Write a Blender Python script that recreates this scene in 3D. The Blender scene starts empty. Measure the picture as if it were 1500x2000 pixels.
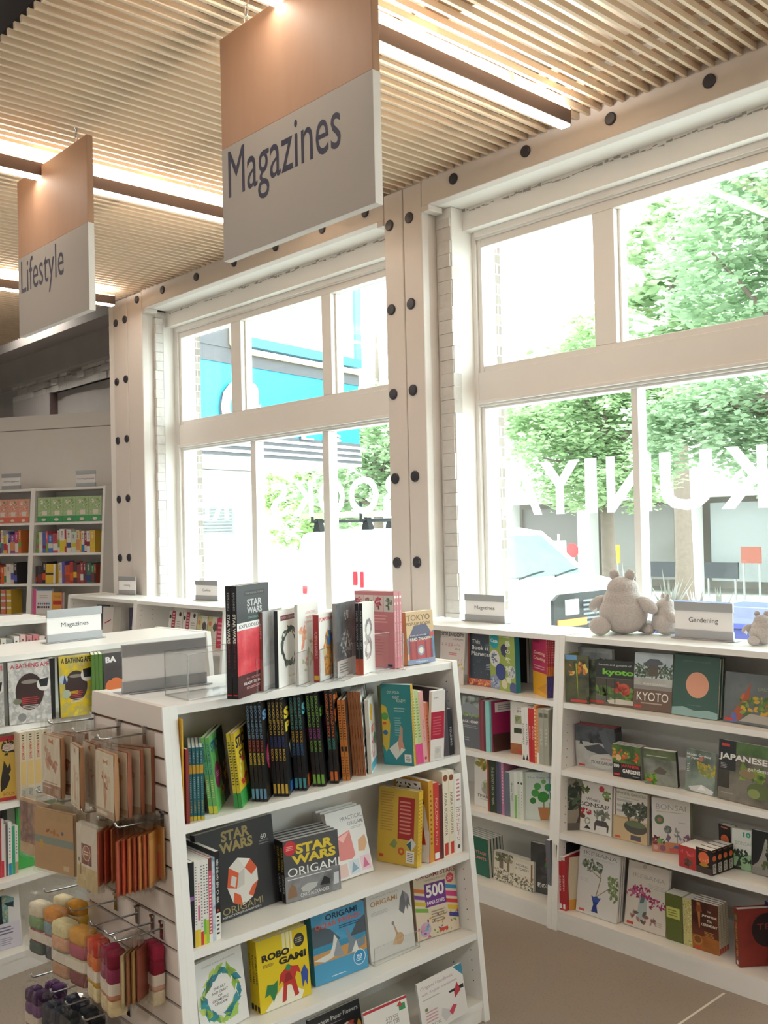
import bpy, math, random
from math import sin, cos, pi, radians as rad
from mathutils import Vector, Matrix

SC = bpy.context.scene
COL = SC.collection
# ------------------------------------------------------------------ camera
FPX, YAW, PITCH, ROLL, CAMZ = 1897.74, .82581883, .01546895, .02261102, 1.6
_f = Vector((-sin(YAW) * cos(PITCH), cos(YAW) * cos(PITCH), sin(PITCH)))
_r = Vector((cos(YAW), sin(YAW), 0))
_d = _f.cross(_r)
RIGHT = cos(ROLL) * _r + sin(ROLL) * _d
DOWN = -sin(ROLL) * _r + cos(ROLL) * _d
FWD = _f
cam = bpy.data.objects.new('camera', bpy.data.cameras.new('camera'))
COL.objects.link(cam)
cam.matrix_world = Matrix(((RIGHT.x, -DOWN.x, -FWD.x, 0), (RIGHT.y, -DOWN.y, -FWD.y, 0), (RIGHT.z, -DOWN.z, -FWD.z, CAMZ), (0, 0, 0, 1)))
cam.data.sensor_fit = 'AUTO'
cam.data.sensor_width = 36
cam.data.lens = FPX * 36 / 2000
cam.data.clip_start = .05
cam.data.clip_end = 300
SC.camera = cam
# ------------------------------------------------------------------ light and exposure
SKY_STRENGTH = 9.0
SUN_STRENGTH = 2.5
LAMP_DOWN, LAMP_UP = 8.0, 40.0
ROOM_FILL = 38.0
SC.view_settings.view_transform = 'Standard'
SC.view_settings.look = 'None'
SC.view_settings.gamma = 1
SC.view_settings.exposure = 0.0
SC.view_settings.use_curve_mapping = False
SC.cycles.use_denoising = True
SC.cycles.max_bounces = 10
SC.cycles.diffuse_bounces = 5
SC.cycles.transparent_max_bounces = 24
SC.cycles.sample_clamp_indirect = 6
SC.cycles.caustics_reflective = False
SC.cycles.caustics_refractive = False
world = bpy.data.worlds.new('overcast_sky')
SC.world = world
world.use_nodes = True
bg = world.node_tree.nodes['Background']
bg.inputs[0].default_value = (.93, .97, 1, 1)
bg.inputs[1].default_value = SKY_STRENGTH


def add_light(name, kind, loc, direction, energy, color=(1, 1, 1), size=None, parent=None):
    L = bpy.data.lights.new(name, kind)
    L.energy = energy
    L.color = color
    if kind == 'AREA':
        L.shape = 'RECTANGLE'
        L.size, L.size_y = size
    o = bpy.data.objects.new(name, L)
    COL.objects.link(o)
    o.location = loc
    o.rotation_euler = Vector(direction).to_track_quat('-Z', 'Y').to_euler()
    if parent:
        o.parent = parent
    return o


sun = add_light('sun', 'SUN', (0, 8, 20), (.55, -.45, -1), SUN_STRENGTH, (1, .97, .92))
sun.data.angle = rad(8)

# ------------------------------------------------------------------ pixel rays (measuring the photograph onto real planes)
CROPS = {'A': (420, 1120, 3.125), 'B': (340, 1330, 2.586), 'C': (340, 1500, 2.5), 'D': (340, 1680, 2.419), 'E': (840, 1180, 3.75), 'F': (880, 1440, 4.1667),
         'G': (1080, 1080, 3.571), 'H': (1080, 1380, 3.571), 'I': (1060, 1620, 3.409), 'J': (0, 1260, 5.882), 'K': (0, 1560, 5.556), 'L': (0, 1130, 3.333),
         'N': (160, 1120, 3.75), 'O': (0, 900, 5.769), 'P': (200, 1120, 5.769), 'Q': (0, 1130, 6.25), 'Z': (250, 1700, 5.0), '0': (0, 0, 1)}


def K(c, x, y):
    a, b, s = CROPS[c]
    return a + x / s, b + y / s


def ray(px, py):
    return RIGHT * ((px - 750) / FPX) + DOWN * ((py - 1000) / FPX) + FWD


CAMP = Vector((0, 0, CAMZ))


def at_z(px, py, z):
    d = ray(px, py)
    return CAMP + d * ((z - CAMZ) / d.z)


def at_y(px, py, y):
    d = ray(px, py)
    return CAMP + d * (y / d.y)


def at_x(px, py, x):
    d = ray(px, py)
    return CAMP + d * (x / d.x)


def project_y(P):
    v = P - CAMP
    return v.dot(DOWN) / v.dot(FWD) * FPX + 1000


def lin(h):
    h = h.lstrip('#')
    if len(h) == 3:
        h = ''.join(c * 2 for c in h)
    out = []
    for i in (0, 2, 4):
        c = int(h[i:i + 2], 16) / 255
        out.append(c / 12.92 if c <= .04045 else ((c + .055) / 1.055) ** 2.4)
    return (*out, 1)


# ------------------------------------------------------------------ materials
MATS = {}


def new_mat(name):
    m = bpy.data.materials.new(name)
    m.use_nodes = True
    nt = m.node_tree
    return m, nt, nt.nodes['Principled BSDF']


def mat(h, rough=.5, metal=0.0, vary=.04, scale=18, name=None, bump=0, coat=0):
    """a plain surface with a slight procedural unevenness"""
    key = (h, rough, metal, vary, scale, bump, coat)
    if key in MATS:
        return MATS[key]
    m, nt, b = new_mat(name or 'surface_' + h.strip('#'))
    c = lin(h)
    N = nt.nodes.new
    tc = N('ShaderNodeTexCoord')
    no = N('ShaderNodeTexNoise')
    no.inputs['Scale'].default_value = scale
    no.inputs['Detail'].default_value = 3
    nt.links.new(tc.outputs['Object'], no.inputs['Vector'])
    mx = N('ShaderNodeMix')
    mx.data_type = 'RGBA'
    mx.inputs[6].default_value = tuple(max(0, x * (1 - vary)) for x in c[:3]) + (1,)
    mx.inputs[7].default_value = tuple(min(1, x * (1 + vary)) for x in c[:3]) + (1,)
    nt.links.new(no.outputs['Fac'], mx.inputs[0])
    nt.links.new(mx.outputs[2], b.inputs['Base Color'])
    b.inputs['Roughness'].default_value = rough
    b.inputs['Metallic'].default_value = metal
    if coat:
        b.inputs['Coat Weight'].default_value = coat
    if bump:
        bp = N('ShaderNodeBump')
        bp.inputs['Strength'].default_value = bump
        bp.inputs['Distance'].default_value = .01
        nt.links.new(no.outputs['Fac'], bp.inputs['Height'])
        nt.links.new(bp.outputs[0], b.inputs['Normal'])
    MATS[key] = m
    return m


def mat_noise(cols, scale=8, rough=.4, detail=5, stretch=(1, 1, 1), dist=0):
    """printed picture, foliage, stone: several colours in patches"""
    key = ('n', tuple(cols), scale, rough, stretch)
    if key in MATS:
        return MATS[key]
    m, nt, b = new_mat('patches_' + cols[0].strip('#'))
    N = nt.nodes.new
    tc = N('ShaderNodeTexCoord')
    mp = N('ShaderNodeMapping')
    mp.inputs['Scale'].default_value = stretch
    no = N('ShaderNodeTexNoise')
    no.inputs['Scale'].default_value = scale
    no.inputs['Detail'].default_value = detail
    no.inputs['Distortion'].default_value = dist
    rp = N('ShaderNodeValToRGB')
    el = rp.color_ramp.elements
    n = len(cols)
    for i, c in enumerate(cols):
        p = .3 + .4 * i / max(1, n - 1)
        e = el[i] if i < 2 else el.new(p)
        e.position = p
        e.color = lin(c)
    nt.links.new(tc.outputs['Object'], mp.inputs[0])
    nt.links.new(mp.outputs[0], no.inputs['Vector'])
    nt.links.new(no.outputs['Fac'], rp.inputs[0])
    nt.links.new(rp.outputs[0], b.inputs['Base Color'])
    b.inputs['Roughness'].default_value = rough
    MATS[key] = m
    return m


def mat_glow(h, strength, name):
    m, nt, b = new_mat(name)
    b.inputs['Base Color'].default_value = lin(h)
    b.inputs['Emission Color'].default_value = lin(h)
    b.inputs['Emission Strength'].default_value = strength
    return m


def mat_clear(name, tint='#ffffff', gloss=.08, rough=.02, edge=.35):
    """thin clear sheet: see-through with a sheen that grows at grazing angles"""
    key = ('c', name)
    if key in MATS:
        return MATS[key]
    m, nt, b = new_mat(name)
    nt.nodes.remove(b)
    N = nt.nodes.new
    tr = N('ShaderNodeBsdfTransparent')
    tr.inputs[0].default_value = lin(tint)
    gl = N('ShaderNodeBsdfGlossy')
    gl.inputs['Roughness'].default_value = rough
    lw = N('ShaderNodeLayerWeight')
    lw.inputs[0].default_value = .3
    mr = N('ShaderNodeMapRange')
    mr.inputs['To Min'].default_value = gloss * .4
    mr.inputs['To Max'].default_value = edge
    mx = N('ShaderNodeMixShader')
    nt.links.new(lw.outputs['Facing'], mr.inputs[0])
    nt.links.new(mr.outputs[0], mx.inputs[0])
    nt.links.new(tr.outputs[0], mx.inputs[1])
    nt.links.new(gl.outputs[0], mx.inputs[2])
    nt.links.new(mx.outputs[0], nt.nodes['Material Output'].inputs[0])
    MATS[key] = m
    return m


def mat_wood(name, c1, c2, stretch, rough=.55):
    m, nt, b = new_mat(name)
    N = nt.nodes.new
    tc = N('ShaderNodeTexCoord')
    mp = N('ShaderNodeMapping')
    mp.inputs['Scale'].default_value = stretch
    no = N('ShaderNodeTexNoise')
    no.inputs['Scale'].default_value = 6
    no.inputs['Detail'].default_value = 6
    no.inputs['Distortion'].default_value = .6
    mx = N('ShaderNodeMix')
    mx.data_type = 'RGBA'
    mx.inputs[6].default_value = lin(c1)
    mx.inputs[7].default_value = lin(c2)
    nt.links.new(tc.outputs['Object'], mp.inputs[0])
    nt.links.new(mp.outputs[0], no.inputs['Vector'])
    nt.links.new(no.outputs['Fac'], mx.inputs[0])
    nt.links.new(mx.outputs[2], b.inputs['Base Color'])
    b.inputs['Roughness'].default_value = rough
    return m


def mat_brick(name, c1, c2, mortar, scale, bump=.6, rough=.8):
    m, nt, b = new_mat(name)
    N = nt.nodes.new
    tc = N('ShaderNodeTexCoord')
    sep = N('ShaderNodeSeparateXYZ')
    add = N('ShaderNodeMath')
    add.operation = 'ADD'
    com = N('ShaderNodeCombineXYZ')
    br = N('ShaderNodeTexBrick')
    br.inputs['Color1'].default_value = lin(c1)
    br.inputs['Color2'].default_value = lin(c2)
    br.inputs['Mortar'].default_value = lin(mortar)
    br.inputs['Scale'].default_value = scale
    br.inputs['Mortar Size'].default_value = .018
    br.inputs['Bias'].default_value = -.3
    nt.links.new(tc.outputs['Object'], sep.inputs[0])
    nt.links.new(sep.outputs[0], add.inputs[0])
    nt.links.new(sep.outputs[1], add.inputs[1])
    nt.links.new(add.outputs[0], com.inputs[0])
    nt.links.new(sep.outputs[2], com.inputs[1])
    nt.links.new(com.outputs[0], br.inputs['Vector'])
    no = N('ShaderNodeTexNoise')
    no.inputs['Scale'].default_value = 25
    mxx = N('ShaderNodeMix')
    mxx.data_type = 'RGBA'
    mxx.blend_type = 'MULTIPLY'
    mxx.inputs[0].default_value = .35
    nt.links.new(br.outputs['Color'], mxx.inputs[6])
    nt.links.new(no.outputs['Fac'], mxx.inputs[7])
    nt.links.new(mxx.outputs[2], b.inputs['Base Color'])
    bp = N('ShaderNodeBump')
    bp.inputs['Strength'].default_value = bump
    bp.inputs['Distance'].default_value = .01
    inv = N('ShaderNodeMath')
    inv.operation = 'SUBTRACT'
    inv.inputs[0].default_value = 1
    nt.links.new(br.outputs['Fac'], inv.inputs[1])
    ad2 = N('ShaderNodeMath')
    ad2.operation = 'ADD'
    nt.links.new(inv.outputs[0], ad2.inputs[0])
    nt.links.new(no.outputs['Fac'], ad2.inputs[1])
    nt.links.new(ad2.outputs[0], bp.inputs['Height'])
    nt.links.new(bp.outputs[0], b.inputs['Normal'])
    b.inputs['Roughness'].default_value = rough
    return m


def mat_leaf(h1, h2):
    key = ('leaf', h1, h2)
    if key in MATS:
        return MATS[key]
    m, nt, b = new_mat('leaf_' + h1.strip('#'))
    nt.nodes.remove(b)
    N = nt.nodes.new
    no = N('ShaderNodeTexNoise')
    no.inputs['Scale'].default_value = 1.3
    tc = N('ShaderNodeTexCoord')
    nt.links.new(tc.outputs['Object'], no.inputs['Vector'])
    mx = N('ShaderNodeMix')
    mx.data_type = 'RGBA'
    mx.inputs[6].default_value = lin(h1)
    mx.inputs[7].default_value = lin(h2)
    nt.links.new(no.outputs['Fac'], mx.inputs[0])
    df = N('ShaderNodeBsdfDiffuse')
    tl = N('ShaderNodeBsdfTranslucent')
    ms = N('ShaderNodeMixShader')
    ms.inputs[0].default_value = .45
    nt.links.new(mx.outputs[2], df.inputs[0])
    nt.links.new(mx.outputs[2], tl.inputs[0])
    nt.links.new(df.outputs[0], ms.inputs[1])
    nt.links.new(tl.outputs[0], ms.inputs[2])
    nt.links.new(ms.outputs[0], nt.nodes['Material Output'].inputs[0])
    MATS[key] = m
    return m


# ------------------------------------------------------------------ mesh builder
class MB:
    def __init__(s):
        s.v, s.f, s.mi, s.mats = [], [], [], []

    def m(s, material):
        if material not in s.mats:
            s.mats.append(material)
        return s.mats.index(material)

    def face(s, pts, material):
        n = len(s.v)
        s.v += [tuple(p) for p in pts]
        s.f.append(tuple(range(n, n + len(pts))))
        s.mi.append(s.m(material))

    def mesh(s, vs, fs, material):
        n = len(s.v)
        s.v += [tuple(p) for p in vs]
        k = s.m(material)
        for f in fs:
            s.f.append(tuple(i + n for i in f))
            s.mi.append(k)

    def box(s, x0, x1, y0, y1, z0, z1, material, top=None):
        vs = [(x, y, z) for z in (z0, z1) for y in (y0, y1) for x in (x0, x1)]
        s.mesh(vs, [(0, 2, 3, 1), (4, 5, 7, 6), (0, 1, 5, 4), (2, 6, 7, 3), (0, 4, 6, 2), (1, 3, 7, 5)], material)

    def prism(s, poly, axis, a, b, material):
        """poly: 2-D outline; axis x: (y,z) outline run along x, y: (x,z), z: (x,y)"""
        n = len(poly)
        put = {'x': lambda p, t: (t, p[0], p[1]), 'y': lambda p, t: (p[0], t, p[1]), 'z': lambda p, t: (p[0], p[1], t)}[axis]
        vs = [put(p, a) for p in poly] + [put(p, b) for p in poly]
        fs = [tuple(range(n))[::-1], tuple(range(n, 2 * n))] + [(i, (i + 1) % n, n + (i + 1) % n, n + i) for i in range(n)]
        s.mesh(vs, fs, material)

    def tube(s, path, r, material, n=8, caps=True):
        path = [Vector(p) for p in path]
        rs = r if isinstance(r, (list, tuple)) else [r] * len(path)
        vs, fs = [], []
        ref = None
        for i, p in enumerate(path):
            t = (path[min(i + 1, len(path) - 1)] - path[max(i - 1, 0)]).normalized()
            if ref is None:
                ref = t.orthogonal().normalized()
            ref = (ref - t * ref.dot(t)).normalized()
            b = t.cross(ref)
            for j in range(n):
                a = 2 * pi * j / n
                vs.append(p + (ref * cos(a) + b * sin(a)) * rs[i])
        for i in range(len(path) - 1):
            for j in range(n):
                k = (j + 1) % n
                fs.append((i * n + j, i * n + k, (i + 1) * n + k, (i + 1) * n + j))
        if caps:
            fs.append(tuple(range(n))[::-1])
            fs.append(tuple(range((len(path) - 1) * n, len(path) * n)))
        s.mesh(vs, fs, material)

    def ellipsoid(s, c, r, material, nu=20, nv=12, rot=None):
        vs, fs = [], []
        for i in range(nv + 1):
            th = pi * i / nv
            for j in range(nu):
                ph = 2 * pi * j / nu
                p = Vector((r[0] * sin(th) * cos(ph), r[1] * sin(th) * sin(ph), r[2] * cos(th)))
                if rot is not None:
                    p = rot @ p
                vs.append(p + Vector(c))
        for i in range(nv):
            for j in range(nu):
                k = (j + 1) % nu
                fs.append((i * nu + j, (i + 1) * nu + j, (i + 1) * nu + k, i * nu + k))
        s.mesh(vs, fs, material)

    def disc(s, c, u, v, material, n=20):
        c, u, v = Vector(c), Vector(u), Vector(v)
        s.face([c + u * cos(2 * pi * i / n) + v * sin(2 * pi * i / n) for i in range(n)], material)

    def build(s, name, parent=None, smooth=False, bevel=0):
        me = bpy.data.meshes.new(name)
        me.from_pydata(s.v, [], s.f)
        for m_ in s.mats:
            me.materials.append(m_)
        me.polygons.foreach_set('material_index', s.mi)
        if smooth:
            me.polygons.foreach_set('use_smooth', [True] * len(s.f))
        me.update()
        o = bpy.data.objects.new(name, me)
        COL.objects.link(o)
        if parent:
            o.parent = parent
        if bevel:
            b = o.modifiers.new('bevel', 'BEVEL')
            b.width = bevel
            b.segments = 2
            b.limit_method = 'ANGLE'
        return o


def tag(o, label=None, cat=None, group=None, kind=None):
    if label:
        o['label'] = label
    if cat:
        o['category'] = cat
    if group:
        o['group'] = group
    if kind:
        o['kind'] = kind
    return o


def empty(name, loc, yaw=0, label=None, cat=None, group=None):
    o = bpy.data.objects.new(name, None)
    o.empty_display_size = .05
    COL.objects.link(o)
    o.location = loc
    o.rotation_euler = (0, 0, yaw)
    return tag(o, label, cat, group)


def structure(o):
    o['kind'] = 'structure'
    return o


KIDS = {}


def dup(root, label=None, group=None):
    """a copy of a thing with copies of its parts and sub-parts"""
    r = root.copy()
    COL.objects.link(r)
    if label:
        r['label'] = label
    if group:
        r['group'] = group
    for ch in list(root.children):
        c = ch.copy()
        COL.objects.link(c)
        c.parent = r
        for g in list(ch.children):
            d = g.copy()
            COL.objects.link(d)
            d.parent = c
    return r


# ------------------------------------------------------------------ lettering
_TXT = {}


def text_mesh(s, bold=0.0):
    """lettering filled as triangles, scaled to a 1 x 1 box"""
    key = (s, bold)
    if key in _TXT:
        return _TXT[key]
    cu = bpy.data.curves.new('lettering', 'FONT')
    cu.body = s
    cu.align_x = 'CENTER'
    cu.space_line = .95
    cu.offset = bold
    cu.resolution_u = 3
    o = bpy.data.objects.new('lettering', cu)
    COL.objects.link(o)
    me = o.to_mesh()
    vs = [tuple(v.co) for v in me.vertices]
    fs = [tuple(p.vertices) for p in me.polygons]
    o.to_mesh_clear()
    bpy.data.objects.remove(o)
    bpy.data.curves.remove(cu)
    if vs:
        x0, x1 = min(v[0] for v in vs), max(v[0] for v in vs)
        y0, y1 = min(v[1] for v in vs), max(v[1] for v in vs)
        w, h = max(1e-6, x1 - x0), max(1e-6, y1 - y0)
        vs = [((x - (x0 + x1) / 2) / w, (y - (y0 + y1) / 2) / h) for x, y, z in vs]
    _TXT[key] = (vs, fs)
    return vs, fs
# ------------------------------------------------------------------ the room
YC, YF = 3.5, 3.77                       # face of the steel frame, face of the timber window frames
BEAM_Z, SLAT_Z = 3.225, 3.353
WHITE = mat('#f3f1ee', .55, vary=.015, scale=3)
PAINT = mat('#efece8', .6, vary=.03, scale=5)
STEEL = mat('#dbd3cd', .38, vary=.02, scale=4)
FRAMEW = mat('#e9e5e1', .42, vary=.02, scale=6)
BOLT = mat('#30303a', .4)
BRICKW = mat_brick('white_painted_brick', '#d9d5d0', '#c9c4be', '#b9b4ae', 4.6, 1.0)
BRICKR = mat_brick('weathered_brick', '#9b8d84', '#bdb4ae', '#e0dcd8', 4.6, .4)
DARK = mat('#2b2625', .85, vary=.2, scale=4)
LAM = mat('#f2f1ee', .32, vary=.008, scale=2, name='white_laminate')
LAM_EDGE = mat('#dfdfdd', .4, vary=.01, scale=2)
SHELF_TOP = mat('#ece6dc', .35, vary=.03, scale=9)


def concrete():
    m, nt, b = new_mat('polished_concrete')
    N = nt.nodes.new
    tc = N('ShaderNodeTexCoord')
    n1 = N('ShaderNodeTexNoise')
    n1.inputs['Scale'].default_value = 1.4
    n1.inputs['Detail'].default_value = 8
    n2 = N('ShaderNodeTexNoise')
    n2.inputs['Scale'].default_value = 150
    n2.inputs['Detail'].default_value = 2
    for n in (n1, n2):
        nt.links.new(tc.outputs['Object'], n.inputs['Vector'])
    mx = N('ShaderNodeMix')
    mx.data_type = 'RGBA'
    mx.inputs[6].default_value = lin('#84776b')
    mx.inputs[7].default_value = lin('#9b8d80')
    nt.links.new(n1.outputs['Fac'], mx.inputs[0])
    rp = N('ShaderNodeValToRGB')
    e = rp.color_ramp.elements
    e[0].position, e[0].color = .3, (.55, .53, .5, 1)
    e[1].position, e[1].color = .42, (1, 1, 1, 1)
    x = e.new(.66)
    x.color = (1, 1, 1, 1)
    x = e.new(.72)
    x.color = (1.35, 1.33, 1.3, 1)
    nt.links.new(n2.outputs['Fac'], rp.inputs[0])
    mu = N('ShaderNodeMix')
    mu.data_type = 'RGBA'
    mu.blend_type = 'MULTIPLY'
    mu.inputs[0].default_value = .55
    nt.links.new(mx.outputs[2], mu.inputs[6])
    nt.links.new(rp.outputs[0], mu.inputs[7])
    nt.links.new(mu.outputs[2], b.inputs['Base Color'])
    b.inputs['Roughness'].default_value = .42
    return m


g = MB()
g.box(-15, 4.2, -6.2, 4.1, -.2, 0, concrete())
g.box(-15, 4.2, 4.1, 5.4, -.2, 0, PAINT)
g.box(-1.681, -1.673, -6, 3.06, 0, .0006, mat('#d9d2c8', .6))
structure(g.build('floor'))

g = MB()
for x0, x1 in ((-3.76, -3.37), (-.82, -.42), (2.55, 4.2)):            # piers between the windows
    g.box(x0, x1, 3.62, 3.95, 0, 3.225, PAINT)
    g.box(x0, x1, 3.95, 3.995, -.6, 4.7, BRICKR)
g.box(-6.9, -6.36, 3.62, 3.95, 0, 3.225, PAINT)
g.box(-6.9, -6.36, 3.95, 3.995, -.6, 4.7, BRICKR)
g.box(-6.9, 4.2, 3.62, 3.99, -.6, .93, PAINT)                         # below the sills
g.box(-6.9, 4.2, 3.62, 3.99, 3.40, 4.7, PAINT)                        # above the openings
yfas = at_z(1100, 342, BEAM_Z).y
zfas = at_y(1100, 388, yfas).z
g.box(-6.36, 2.6, yfas, 3.99, zfas, 3.41, PAINT)                       # plaster head over the openings
structure(g.build('wall_front'))

g = MB()                                                               # cracked plaster line along the head of the openings
random.seed(4)
CRK = mat('#a8a4a1', .9, vary=.3, scale=60)
x = -6.3
while x < -.9:
    L = random.uniform(.015, .05)
    if random.random() < .9:
        h = random.choice((.002, .003, .004, .006, .011)) * random.uniform(.7, 1.4)
        z = BEAM_Z - .012 + random.uniform(-.008, .004)
        g.mesh([(x, yfas - .002, z), (x + L, yfas - .002, z + random.uniform(-.006, .006)), (x + L, yfas - .003, z + h), (x, yfas - .003, z + h * .7),
                (x, yfas + .004, z), (x + L, yfas + .004, z), (x + L, yfas + .004, z + h), (x, yfas + .004, z + h)],
               [(0, 1, 2, 3), (0, 4, 5, 1), (3, 2, 6, 7)], CRK)
    x += L * random.uniform(.8, 1.3)
structure(g.build('trim_1'))

JAMB = mat('#d6d2ce', .85, vary=.12, scale=22, bump=.5)
# exposed brick jambs beside the columns, rough and painted over
random.seed(9)
for k, (xa, xb, ya) in enumerate(((-6.36, -6.325, 3.60), (-3.464, -3.372, 3.61))):
    g = MB()
    z = .95
    while z < 3.15:
        h = .068
        e = random.uniform(-.006, .006)
        g.box(xa, xb + e, ya + random.uniform(-.003, .003), ya + .06, z, min(3.17, z + h - .002), JAMB)
        z += h
    g.box(xa, xb - .01, ya + .005, ya + .07, .95, 3.17, mat('#b5b0ac', .9))
    structure(g.build('trim_%d' % (k + 2)))


def bolt_at(parent, x, z, y, r=.0275):
    b = MB()
    n = 16
    prof = [(r, 0), (r, .006), (r * .85, .010), (0, .011)]
    for (r0, d0), (r1, d1) in zip(prof, prof[1:]):
        for i in range(n):
            a0, a1 = 2 * pi * i / n, 2 * pi * (i + 1) / n
            b.face([(x + r0 * cos(a0), y - d0, z + r0 * sin(a0)), (x + r0 * cos(a1), y - d0, z + r0 * sin(a1)),
                    (x + r1 * cos(a1), y - d1, z + r1 * sin(a1)), (x + r1 * cos(a0), y - d1, z + r1 * sin(a0))], BOLT)
    return b.build('bolt', parent, smooth=True)


BOLT_Z = [3.19, 2.745, 2.30, 1.857, 1.416, .975]
columns = ((-6.785, -6.565, -6.345, (-6.735, -6.595)), (-3.744, -3.602, -3.464, (-3.700, -3.552)), (-.83, -.69, -.55, (-.76, -.62)))
for k, (x0, xm, x1, bx) in enumerate(columns):
    g = MB()
    top = 3.353
    g.box(x0, xm - .003, YC, YC + .05, 0, top, STEEL)
    g.box(xm + .003, x1, YC, YC + .05, 0, top, STEEL)
    g.box(x0 + .012, x1 - .012, YC + .02, YC + .12, 0, top, STEEL)
    c = structure(g.build('trim_%d' % (4 + k), bevel=.006))
    for j, z in enumerate(BOLT_Z):
        for i, x in enumerate(bx):
            bolt_at(c, x, z - (.004 if i == 0 else 0), YC, .029)
g = MB()
for a, b in ((-6.342, -3.747), (-3.461, -.833), (-.547, 4.2)):
    g.box(a, b, YC, YC + .06, BEAM_Z, 3.43, STEEL)
    g.box(a + .02, b - .02, YC + .05, yfas + .02, BEAM_Z + .002, BEAM_Z + .03, PAINT)
    if a < -1:
        g.box(a + .0, a + .05, YC - .004, YC + .1, BEAM_Z - .03, BEAM_Z, STEEL)
        g.box(b - .05, b, YC - .004, YC + .1, BEAM_Z - .03, BEAM_Z, STEEL)
beam = structure(g.build('trim_7', bevel=.004))
for px, py in ((268, 590), (318, 571), (384, 546), (458, 518), (539, 488), (630, 452), (714, 422), (886, 354), (1027, 298), (1193, 233), (1386, 160)):
    P = at_y(px, py, YC)
    bolt_at(beam, P.x, 3.303, YC)

# windows ---------------------------------------------------------
def mat_vinyl():
    if 'vinyl' in MATS:
        return MATS['vinyl']
    m, nt, b = new_mat('white_window_vinyl')
    nt.nodes.remove(b)
    N = nt.nodes.new
    df, tl, ms = N('ShaderNodeBsdfDiffuse'), N('ShaderNodeBsdfTranslucent'), N('ShaderNodeMixShader')
    no = N('ShaderNodeTexNoise')
    no.inputs['Scale'].default_value = 30
    rp = N('ShaderNodeMapRange')
    rp.inputs['To Min'].default_value = .55
    rp.inputs['To Max'].default_value = .65
    df.inputs[0].default_value = tl.inputs[0].default_value = (.93, .93, .93, 1)
    nt.links.new(no.outputs['Fac'], rp.inputs[0])
    nt.links.new(rp.outputs[0], ms.inputs[0])
    nt.links.new(df.outputs[0], ms.inputs[1])
    nt.links.new(tl.outputs[0], ms.inputs[2])
    nt.links.new(ms.outputs[0], nt.nodes['Material Output'].inputs[0])
    MATS['vinyl'] = m
    return m



GLASS = mat_clear('window_glass', '#f4fbf8', gloss=.05, edge=.22)
zt = at_y(925, 470, YF).z
zu1 = at_y(944, 480, YF).z
zu0 = at_y(948, 714, YF).z
zl = at_y(925, 785, YF).z
zp = at_y(944, 798, YF).z
MU = .05


def window(n, x0, x1, up, low, lettering=None):
    """two rows of lights: fixed ones above the transom, tall shop panes below"""
    g = MB()
    y0, y1 = YF, YF + .10
    Z0 = .93
    g.box(x0 - .03, x0 + .035, y0, y1, Z0, zt + .06, FRAMEW)
    g.box(x1 - .035, x1 + .03, y0, y1, Z0, zt + .06, FRAMEW)
    g.box(x0 + .035, x1 - .035, y0, y1, zt, zt + .06, FRAMEW)
    g.box(x0 + .035, x1 - .035, y0 - .012, y0, zt + .008, zt + .06, FRAMEW)
    # sash border of the upper lights, stepped back a little
    xs0, xs1 = x0 + .062, x1 - .062
    g.box(x0 + .035, xs0, y0 + .014, y1 - .01, zl, zt, FRAMEW)
    g.box(xs1, x1 - .035, y0 + .014, y1 - .01, zl, zt, FRAMEW)
    g.box(xs0, xs1, y0 + .014, y1 - .01, zu1, zt, FRAMEW)
    g.box(x0 + .035, x1 - .035, y0 + .004, y1, zl, zu0 - .03, FRAMEW)
    g.box(xs0, xs1, y0 + .018, y1 - .01, zu0 - .03, zu0, FRAMEW)
    g.box(x0 + .035, x1 - .035, y0 - .014, y1, zl - .018, zl, FRAMEW)
    g.box(x0 + .035, x1 - .035, y0 + .006, y1, zl - .03, zl - .018, FRAMEW)
    g.box(x0 + .05, x1 - .05, y0 + .02, y1, zp, zl - .03, FRAMEW)
    g.box(x0 + .035, x0 + .06, y0 + .02, y1, Z0, zl - .03, FRAMEW)
    g.box(x1 - .06, x1 - .035, y0 + .02, y1, Z0, zl - .03, FRAMEW)
    for a, b in up:
        g.box(a, b, y0 + .016, y1 - .012, zu0, zu1, FRAMEW)
        g.box(b, b + .012, y0 + .05, y1, zu0, zu1, FRAMEW)
    for a, b in low:
        g.box(a, b, y0 + .03, y1, Z0 + .05, zp, FRAMEW)
    g.box(x0, x1, y0 - .06, y1, Z0, Z0 + .05, FRAMEW)
    w = structure(g.build('window_%d' % n, bevel=.003))
    yg = y0 + .065
    for lo, hi, zz0, zz1 in ((up, None, zu0, zu1), (low, None, Z0 + .05, zp)):
        xs = [xs0 if zz1 == zu1 else x0 + .06] + [t for a in lo for t in a] + [xs1 if zz1 == zu1 else x1 - .06]
        for a, b in zip(xs[::2], xs[1::2]):
            p = MB()
            p.box(a, b, yg, yg + .006, zz0, zz1, GLASS)
            p.build('pane', w)
    if lettering:
        VIN = mat_vinyl()
        for ch, xl, xr, lz0, lz1, bold in lettering:          # mirrored: the words face the street
            vs, fs = text_mesh(ch, bold)
            p = MB()
            cx, cz = (xl + xr) / 2, (lz0 + lz1) / 2
            p.mesh([(cx - a * (xr - xl), yg - .001, cz + b * (lz1 - lz0)) for a, b in vs], [f[::-1] for f in fs], VIN)
            p.build('letter', w)
    return w


YG = YF + .064


def wx(px, py):
    return at_y(px, py, YF).x


def wg(px, py):
    return at_y(px, py, YG)


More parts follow.
